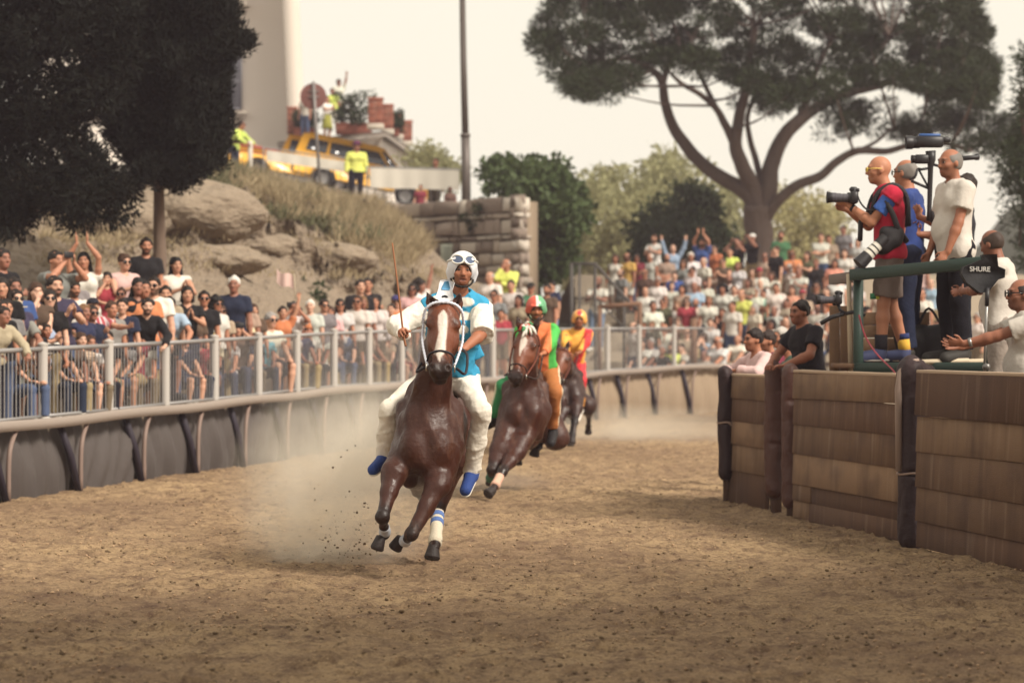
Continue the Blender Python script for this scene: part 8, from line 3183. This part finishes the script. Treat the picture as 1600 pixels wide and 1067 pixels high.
# trousers
CREAM = M('jockey_cream', lin('#ddd5c8'), .88, .1, 7, .45, 24, spec=.1)
tr = [C_(J1['hipL'], J1['hipR'], .125, .125, .05), C_(J1['pel'] - up * .05, J1['pel'] + up * .06, .16, .15, .05, fw, .78, 2)]
for S in 'LR':
    hp_, kn, an = J1['hip' + S], J1['kn' + S], J1['an' + S]
    tr += [C_(hp_, kn, .106, .072, .05), C_(kn, kn + (an - kn) * .5, .072, .066, .04), C_(kn + (an - kn) * .5, kn + (an - kn) * 1.02, .066, .062, .03, flat=2)]
tr += [NOISE(.007, 16, 31, (1, 1, .6)), NOISE(-.010, 11, 35, (.8, .8, 1.2)), NOISE(-.007, 22, 36, (.6, .6, 1.5)), NOISE(.002, 80, 33)]
sdf_obj('trousers', tr, .0095, CREAM, rid1, ob1)
BLUE_SHOE = M('blue_shoe', lin('#27407e'), .75, .15, 30, .3, 90)
for S in 'LR':
    an, toe = J1['an' + S], J1['toe' + S]
    d = nrm(toe - an)
    hl_ = an - d * .03 - V(0, 0, .03)
    so = sdf_obj('shoe', [C_(an + V(0, 0, .0), hl_ + d * .05, .05, .05, .03), C_(hl_, toe, .052, .043, .03), CLIP(an + V(0, 0, .03), (0, 0, 1))], .008, BLUE_SHOE, rid1, ob1)
    n_ = nrm(V(0, 0, -1) - d * (d @ V(0, 0, -1)))
    sdf_obj('sole', [C_(hl_ + n_ * .04 - d * .015, toe + n_ * .032, .047, .041, 0, n_, .34)], .008, M('shoe_sole', lin('#cfcabf'), .7), so, ob1)
# helmet with goggles
fh = lambda v: np.stack([0 * v[:, 0], (np.abs(np.abs(v[:, 0]) - .0) < .008) * 0.0, sstep(.03, .0, v[:, 2]) * 0], 1)
helmet(J1, rid1, ob1, M('helmet_white', lin('#cfd0d6'), .3, .05, 12, spec=.5, coat=.3))
# whip in the raised hand
mb = MB()
wp = [Q(634, 541, 20.98), Q(630, 520, 20.98), Q(622, 450, 21.0), Q(613, 380, 21.06)]
mb.tube(catmull(wp, 24), np.linspace(.0095, .006, 24), 7)
tag(mb.build('riding_whip', M('whip', lin('#8a5a3c'), .7, .3, 40), None, True, wp[1]), 'thin brown riding whip held upright by the turquoise jockey', 'whip')
b1o = bridle(hp1, hax1[2], h1, hb1, 1.16, 'cfd2de', '1b1720', reins=[[hp1(s * .1, .5, -.07), hp1(s * .15, .43, -.22), Q(700 + 30 * s, 556, 20.7), Q(722 if s > 0 else 712, 545, 20.95)] for s in (1, -1)])
# white and blue headpiece standing between the ears
S_, A_, N_ = hax1
hb = lambda x, a, n: hp1(x, a, n) - hb1
mb = MB()
pl = np.array([(-.046, .07), (-.05, .03), (-.062, -.02), (-.056, -.045), (-.03, -.062), (.03, -.062), (.056, -.045), (.062, -.02), (.05, .03), (.062, .085), (.0, .104), (-.04, .094)])
upv = nrm(V(.06, .25, 1))
fwv = nrm(np.cross(V(1, 0, .08), upv))
fwv = fwv if fwv[1] < 0 else -fwv
rt = np.cross(upv, -fwv)
rt = rt if rt[0] > 0 else -rt
oc = hb(.005, -.03, .10)
def disc(c, prof_r, th, dome):
    m_ = MB()
    n = len(prof_r)
    return m_
mb.prism(pl, rt, upv, fwv, oc, .03)
plate = mb.build('headpiece', M('headpiece_white', lin('#d8d8dc'), .7, .06, 20, .2, 60), h1)
mb = MB()
mb.prism(np.array([(-.008, .085), (-.028, .035), (-.024, .022), (.03, .022), (.034, .04), (.02, .088)]), rt, upv, fwv, oc + fwv * .03, .004)
mb.build('emblem', M('headpiece_blue', lin('#4f86ad'), .7, .15, 40), plate)
mb = MB()
mb.prism(np.array([(-.024, -.03), (-.018, -.021), (0, -.016), (.018, -.021), (.024, -.03), (.013, -.034), (0, -.03), (-.013, -.034)]), rt, upv, fwv, oc + fwv * .03, .004)
mb.build('emblem', M('headpiece_black', lin('#1c2027'), .7), plate)


# ---- the two followers
def follower(label_h, label_j, T, poll, muz, fn, legs, coatm, h, ears, blaze, J, hands, hints, spec, base, hl=.6):
    ho, hp, hax, hb_, P = horse(label_h, T, poll, muz, fn, legs, coatm, h, ear=ears, blaze=blaze, hl=hl, hw=1.1, base=base)
    J = torso_J(J, hands, hints, {'L': V(-.6, -.8, -.1), 'R': V(.6, -.8, -.1)}, {'L': V(0, 0, -1), 'R': V(0, 0, -1)}, {'L': 1.2, 'R': 1.2})
    hb2 = bridle(hp, hax[2], ho, hb_, 1.1, spec['rope'], '2a1a14', hl=hl, reins=[[hp(s * .1, .5, -.07), hp(s * .15, .4, -.2), hands['L' if s > 0 else 'R']] for s in (1, -1)])
    p = sdf_obj('person', body_ops(J, 1.0, 'calm'), .0125, SKIN, color=lin(spec['skin']), feat=face_feat(J, .010, 1.0, spec['beard'], 0))
    ob = np.array(rebase(p, J['pel']))
    tag(p, label_j, 'person', 'race jockeys')
    up, lat, fw = torso_axes(J)
    mk = lambda n, c: feat_mat(n, lin(spec[c][1]), lin(spec[c][2]), (.7, .66, .5), .75, .1, 9, col=lin(spec[c][0]), spec=.2, bump=.3, bscale=20)
    t = trunk_ops(J, .02, shoulder=.8)
    for S in 'LR':
        t += [C_(J['sh' + S] - up * .015, J['el' + S], .062, .066, .05), C_(J['el' + S], J['el' + S] + (J['wr' + S] - J['el' + S]) * .88, .064, .046, .03, flat=2)]
    t += [NOISE(.01, 20, 41), NOISE(-.01, 18, 43), CLIP(J['pel'] - up * .02, -up), SUB(C_(J['neck'] - up * .02, J['neck'] + up * .12, .06, .085, 0), .01)]
    sdf_obj('jacket', t, .0125, mk('jacket_' + spec['id'], 'jacket'), p, ob, spec['jf'](J))
    t = [C_(J['hipL'], J['hipR'], .115, .115, .05), C_(J['pel'] - up * .05, J['pel'] + up * .05, .15, .145, .05, fw, .78, 2)]
    for S in 'LR':
        hp_, kn, an = J['hip' + S], J['kn' + S], J['an' + S]
        t += [C_(hp_, kn, .108, .08, .05), C_(kn, kn + (an - kn) * .92, .08, .064, .03, flat=2)]
    t += [NOISE(.008, 20, 42, (1, 1, .6)), NOISE(-.01, 18, 44)]
    sdf_obj('trousers', t, .0125, mk('trousers_' + spec['id'], 'legs'), p, ob, spec['tf'](J))
    for S in 'LR':
        sdf_obj('shoe', foot_ops(J, S, .014), .0125, M('shoe_' + spec['shoe'], lin('#' + spec['shoe']), .7), p, ob)
    helmet(J, p, ob, feat_mat('helmet_' + spec['id'], lin(spec['hel'][1]), lin(spec['hel'][2]), (.72, .7, .66), .32, .05, 9, col=lin(spec['hel'][0]), spec=.5), spec['hff'], goggles=False,
           peak=spec.get('peak', False))
    return ho, p, J, ob, hp, hax, hb_


def rotT(x, y, z, yaw):
    T = np.eye(4)
    c, s = math.cos(yaw), math.sin(yaw)
    T[:3, :3] = np.array([[c, s, 0], [-s, c, 0], [0, 0, 1]])
    T[:3, 3] = (x, y, z)
    return T


def jf2(J):
    up, lat, fw = torso_axes(J)

    def fn(v):
        x = (v - J['chest']) @ lat
        z = (v - J['chest']) @ up
        f = np.zeros((len(v), 3), np.float32)
        f[:, 1] = sstep(.13, .15, np.abs(x) + .03 * sstep(.1, -.2, z))              # green sleeves
        f[:, 1] = np.maximum(f[:, 1], sstep(-.03, -.05, x) * (z > -.5))             # green side of the body
        f[:, 2] = sstep(.025, .015, np.abs(x + .05)) * .9
        return f
    return fn


def tf2(J):
    def fn(v):
        x = (v - J['pel']) @ nrm(J['hipL'] - J['hipR'])
        f = np.zeros((len(v), 3), np.float32)
        f[:, 1] = x < 0
        for S in 'LR':
            for a, b in ((J['hip' + S], J['kn' + S]), (J['kn' + S], J['an' + S])):
                o_ = V(1, 0, 0) * (1 if S == 'L' else -1)
                ab = b - a
                t = np.clip((v - a) @ ab / (ab @ ab), 0, 1)
                q = v - a - t[:, None] * ab
                f[:, 2] = np.maximum(f[:, 2], .8 * (np.linalg.norm(q, axis=1) < .14) * sstep(.8, .9, (q @ o_) / (np.linalg.norm(q, axis=1) + 1e-6)))
        return f
    return fn


def hf2(v):
    f = np.zeros((len(v), 3), np.float32)
    f[:, 1] = sstep(.012, .018, v[:, 0])
    f[:, 2] = sstep(.016, .01, np.abs(v[:, 0] - .005)) * .8
    f[:, 0] = sstep(-.035, -.05, v[:, 2]) * .9
    return f


T2 = rotT((806 - 800) / 144.3 + .12, 30.8 + .53, -.06, math.radians(3))
h2, j2, J2, ob2, hp2, hax2, hb2 = follower(
    'dark bay racehorse with a small white star following just behind the leader', 'jockey in green and orange with a red and green helmet on the second horse',
    T2, Q(826, 519, 30.55), Q(803, 592, 30.2), V(-.25, -1, .55),
    [dict(pts=[Q(807, 706, 30.6), Q(785, 737, 30.25), Q(773, 760, 30.05), Q(769, 766, 30.0)], root=(.15, -.40, 1.0), hoofdir=V(-.55, -.5, -.45), wrap=('c9a08c', .3, 1.0)),
     dict(pts=[Q(780, 704, 30.6), Q(769, 734, 30.45), Q(766, 748, 30.72), Q(767, 746, 30.82)], root=(-.15, -.40, 1.0), hoofdir=V(0, .3, -.8), wrap=('3f6b58', .5, .95)),
     dict(pts=[V(.16, 32.2, .62), Q(820, 694, 32.9), Q(812, 712, 32.6), Q(809, 715, 32.5)], front=False, root=(-.15, 1.0, .92), hoofdir=V(-.1, -.2, -.9), wrap=('3f6b58', .3, 1.0)),
     dict(pts=[V(.5, 32.2, .62), Q(852, 683, 33.1), Q(841, 698, 32.7), Q(837, 702, 32.6)], front=False, root=(.15, 1.0, .92), hoofdir=V(-.2, .1, -.8))],
    coat('bay_coat', '#38190f', '#140a08'), .0135, ((Q(816, 516, 30.55), Q(808, 494, 30.5)), (Q(835, 517, 30.55), Q(842, 496, 30.5))),
    ([.1, .15, .2, .26, .34], [0, .036, .03, .018, 0.0]),
    dict(pel=Q(846, 572, 31.7), chest=Q(841, 534, 31.55), neck=Q(839, 506, 31.5), head=Q(838, 483, 31.4), hf=V(.06, -1, -.2), hu=V(0, -.1, 1),
         shR=Q(813, 516, 31.5), shL=Q(866, 515, 31.5), hipR=Q(834, 578, 31.78), hipL=Q(857, 578, 31.78), knR=Q(786, 604, 31.35), knL=Q(867, 612, 31.35),
         anR=Q(771, 654, 31.5), anL=Q(864, 672, 31.55), toeR=Q(763, 664, 31.3), toeL=Q(861, 692, 31.35)),
    {'L': Q(848, 556, 31.0), 'R': Q(832, 558, 30.98)}, {'L': V(1, .1, -.2), 'R': V(-1, .1, -.2)},
    dict(id='green_orange', rope='6f3b2c', skin='#a66a4c', beard=.7, shoe='1d1a1c', jacket=('#d7764a', '#111111', '#4aa84e'), legs=('#a3663a', '#111111', '#2f7a4c'),
         hel=('#c2523f', '#191514', '#5d9a70'), hff=hf2, jf=jf2, tf=tf2, peak=True), (.1, 31.2, 0), .64)
# white, red and green ribbon rosette on the forelock of the second horse
for cn, n_ in (('d8d2c8', 12), ('b8483f', 7), ('4d8a5c', 7)):
    mb = MB()
    for i in range(n_):
        a = R.uniform(-1, 1)
        p0 = hp2(R.uniform(-.03, .03), .03 + R.uniform(-.04, .03), .08)
        p1 = p0 + V(.04 * a, -.03, R.uniform(.01, .05))
        p2 = p1 + V(.05 * a, -.02, R.uniform(-.08, .0))
        mb.tube(catmull([p0 - hb2, p1 - hb2, p2 - hb2], 6), [.012, .016, .017, .016, .014, .008], 5)
    mb.build('ribbon', M('ribbon_' + cn, lin('#' + cn), .8, .1, 30), h2, True)


def jf3(J):
    up, lat, fw = torso_axes(J)

    def fn(v):
        x = (v - J['chest']) @ lat
        z = (v - J['chest']) @ up
        f = np.zeros((len(v), 3), np.float32)
        f[:, 1] = (sstep(.05, .065, x - z * .35) * sstep(.19, .17, x - z * .35)) + sstep(-.06, -.08, x) * sstep(.1, .06, z)
        return f
    return fn


def tf3(J):
    def fn(v):
        f = np.zeros((len(v), 3), np.float32)
        kz = (J['knL'][2] + J['anL'][2]) / 2
        f[:, 1] = sstep(kz - .08, kz + .02, v[:, 2])
        return f
    return fn


def hf3(v):
    f = np.zeros((len(v), 3), np.float32)
    f[:, 1] = sstep(.05, .035, np.sqrt(v[:, 0] ** 2 + (v[:, 2] - .115) ** 2)) * (v[:, 1] < .0)
    f[:, 0] = sstep(-.045, -.06, v[:, 2]) * .8
    return f


T3 = rotT((884 - 800) / 103.4 - .06, 43.0 + .5, -.06, math.radians(-2))
h3, j3, J3, ob3, hp3, hax3, hb3 = follower(
    'nearly black racehorse half hidden behind the second horse', 'jockey in yellow and red with a yellow helmet on the rearmost horse',
    T3, Q(872, 548, 42.4), Q(861, 598, 42.05), V(-.2, -1, .5),
    [dict(pts=[Q(893, 638, 42.7), Q(891, 658, 42.5), Q(888, 679, 42.4), Q(887, 684, 42.35)], root=(.15, -.40, 1.0), hoofdir=V(-.1, -.2, -.9)),
     dict(pts=[Q(872, 642, 42.7), Q(866, 662, 42.5), Q(862, 676, 42.7), Q(861, 680, 42.75)], root=(-.15, -.40, 1.0), hoofdir=V(0, .3, -.8)),
     dict(pts=[V(.85, 44.4, .7), V(.9, 44.9, .5), V(.86, 44.7, .22), V(.85, 44.66, .14)], front=False, root=(-.15, 1.0, .92), hoofdir=V(0, -.2, -.9)),
     dict(pts=[V(1.1, 44.4, .7), V(1.15, 45.1, .55), V(1.15, 45.4, .35), V(1.15, 45.5, .3)], front=False, root=(.15, 1.0, .92), hoofdir=V(0, .4, -.8))],
    coat('black_coat', '#2c1611', '#100a09'), .016, ((Q(866, 546, 42.4), Q(862, 531, 42.4)), (Q(878, 546, 42.4), Q(882, 532, 42.4))), None,
    dict(pel=Q(887, 566, 43.7), chest=Q(892, 536, 43.5), neck=Q(896, 514, 43.45), head=Q(898, 499, 43.35), hf=V(-.05, -1, -.1), hu=V(.05, -.05, 1),
         shR=Q(876, 521, 43.45), shL=Q(914, 521, 43.45), hipR=Q(879, 570, 43.8), hipL=Q(896, 570, 43.8), knR=Q(852, 592, 43.4), knL=Q(901, 594, 43.3),
         anR=Q(850, 634, 43.5), anL=Q(899, 637, 43.5), toeR=Q(846, 650, 43.35), toeL=Q(894, 656, 43.3)),
    {'L': Q(896, 556, 42.95), 'R': Q(880, 556, 42.95)}, {'L': V(1, .1, -.25), 'R': V(-1, .1, -.25)},
    dict(id='yellow_red', rope='6f3b2c', skin='#8f5a40', beard=.2, shoe='d5cfc6', jacket=('#e0a64c', '#111111', '#c23a3c'), legs=('#d08f3f', '#111111', '#c8393f'),
         hel=('#e0a558', '#191514', '#b8403f'), hff=hf3, jf=jf3, tf=tf3), (.8, 43.3, 0))

for o in (h3, j3):                     # a touch clear of the second rider
    o.location.x += .07
# ------------------------------------------------------------------ dust thrown up by the horses, and hazy evening air
def dust(px, py, Y, size, dens, seed, label, scale=1.3, thr=.45):
    c = at(px, py, Y)
    mb = MB()
    n, m = 24, 12
    v = []
    mb.lathe((0, 0, 0), [(math.sin(a) * 1.0, -math.cos(a)) for a in np.linspace(0.02, math.pi - .02, m)], n)
    me = mb.mesh('dust', True)
    me.transform(Matrix.Diagonal((size[0], size[1], size[2], 1)))
    mt = bpy.data.materials.new('dust_cloud')
    mt.use_nodes = True
    nt = mt.node_tree
    nt.nodes.clear()
    out = nt.nodes.new('ShaderNodeOutputMaterial')
    pv = nt.nodes.new('ShaderNodeVolumePrincipled')
    pv.inputs['Color'].default_value = (.98, .91, .79, 1)
    pv.inputs['Anisotropy'].default_value = .1
    tc = nt.nodes.new('ShaderNodeTexCoord')
    nz = nt.nodes.new('ShaderNodeTexNoise')
    nz.inputs['Scale'].default_value = scale
    nz.inputs['Detail'].default_value = 5
    nz.inputs['Roughness'].default_value = .6
    nt.links.new(tc.outputs['Object'], nz.inputs['Vector'])
    mp = nt.nodes.new('ShaderNodeMapping')
    mp.vector_type = 'POINT'
    mp.inputs['Scale'].default_value = (1 / size[0], 1 / size[1], 1 / size[2])
    nt.links.new(tc.outputs['Object'], mp.inputs['Vector'])
    ln = nt.nodes.new('ShaderNodeVectorMath'); ln.operation = 'LENGTH'
    nt.links.new(mp.outputs[0], ln.inputs[0])
    fo = nt.nodes.new('ShaderNodeMapRange')
    fo.inputs['From Min'].default_value = 1.0
    fo.inputs['From Max'].default_value = .25
    nt.links.new(ln.outputs['Value'], fo.inputs['Value'])
    mr = nt.nodes.new('ShaderNodeMapRange')
    mr.inputs['From Min'].default_value = thr
    mr.inputs['From Max'].default_value = thr + .3
    mr.inputs['To Max'].default_value = dens
    nt.links.new(nz.outputs['Fac'], mr.inputs['Value'])
    mu = nt.nodes.new('ShaderNodeMath'); mu.operation = 'MULTIPLY'
    nt.links.new(fo.outputs[0], mu.inputs[0])
    nt.links.new(mr.outputs[0], mu.inputs[1])
    nt.links.new(mu.outputs[0], pv.inputs['Density'])
    nt.links.new(pv.outputs[0], out.inputs['Volume'])
    o = link('dust', me, mt)
    o.location = c
    tag(o, kind='stuff')
    return o


dust(530, 770, 22.4, (1.0, 1.2, .85), 2.0, 1, '', 1.9, .40)
dust(520, 845, 21.8, (.75, .6, .4), 1.9, 2, '', 3.0, .42)
dust(545, 700, 24.3, (1.0, 1.6, .75), 1.0, 3, '', 1.2, .38)
dust(705, 765, 33.2, (1.3, 2.0, .4), .5, 4, '', .9, .36)
dust(960, 680, 50, (3.2, 4.0, .6), .3, 5, '', .6, .34)

hz = MB()
hz.box((0, 84, 5.6), (150, 180, 15))
hzm = bpy.data.materials.new('haze')
hzm.use_nodes = True
nt = hzm.node_tree
nt.nodes.clear()
out = nt.nodes.new('ShaderNodeOutputMaterial')
pv = nt.nodes.new('ShaderNodeVolumePrincipled')
pv.inputs['Color'].default_value = (.84, .74, .9, 1)
pv.inputs['Density'].default_value = .0006
pv.inputs['Anisotropy'].default_value = .15
nt.links.new(pv.outputs[0], out.inputs['Volume'])
tag(hz.build('haze', hzm), kind='stuff')
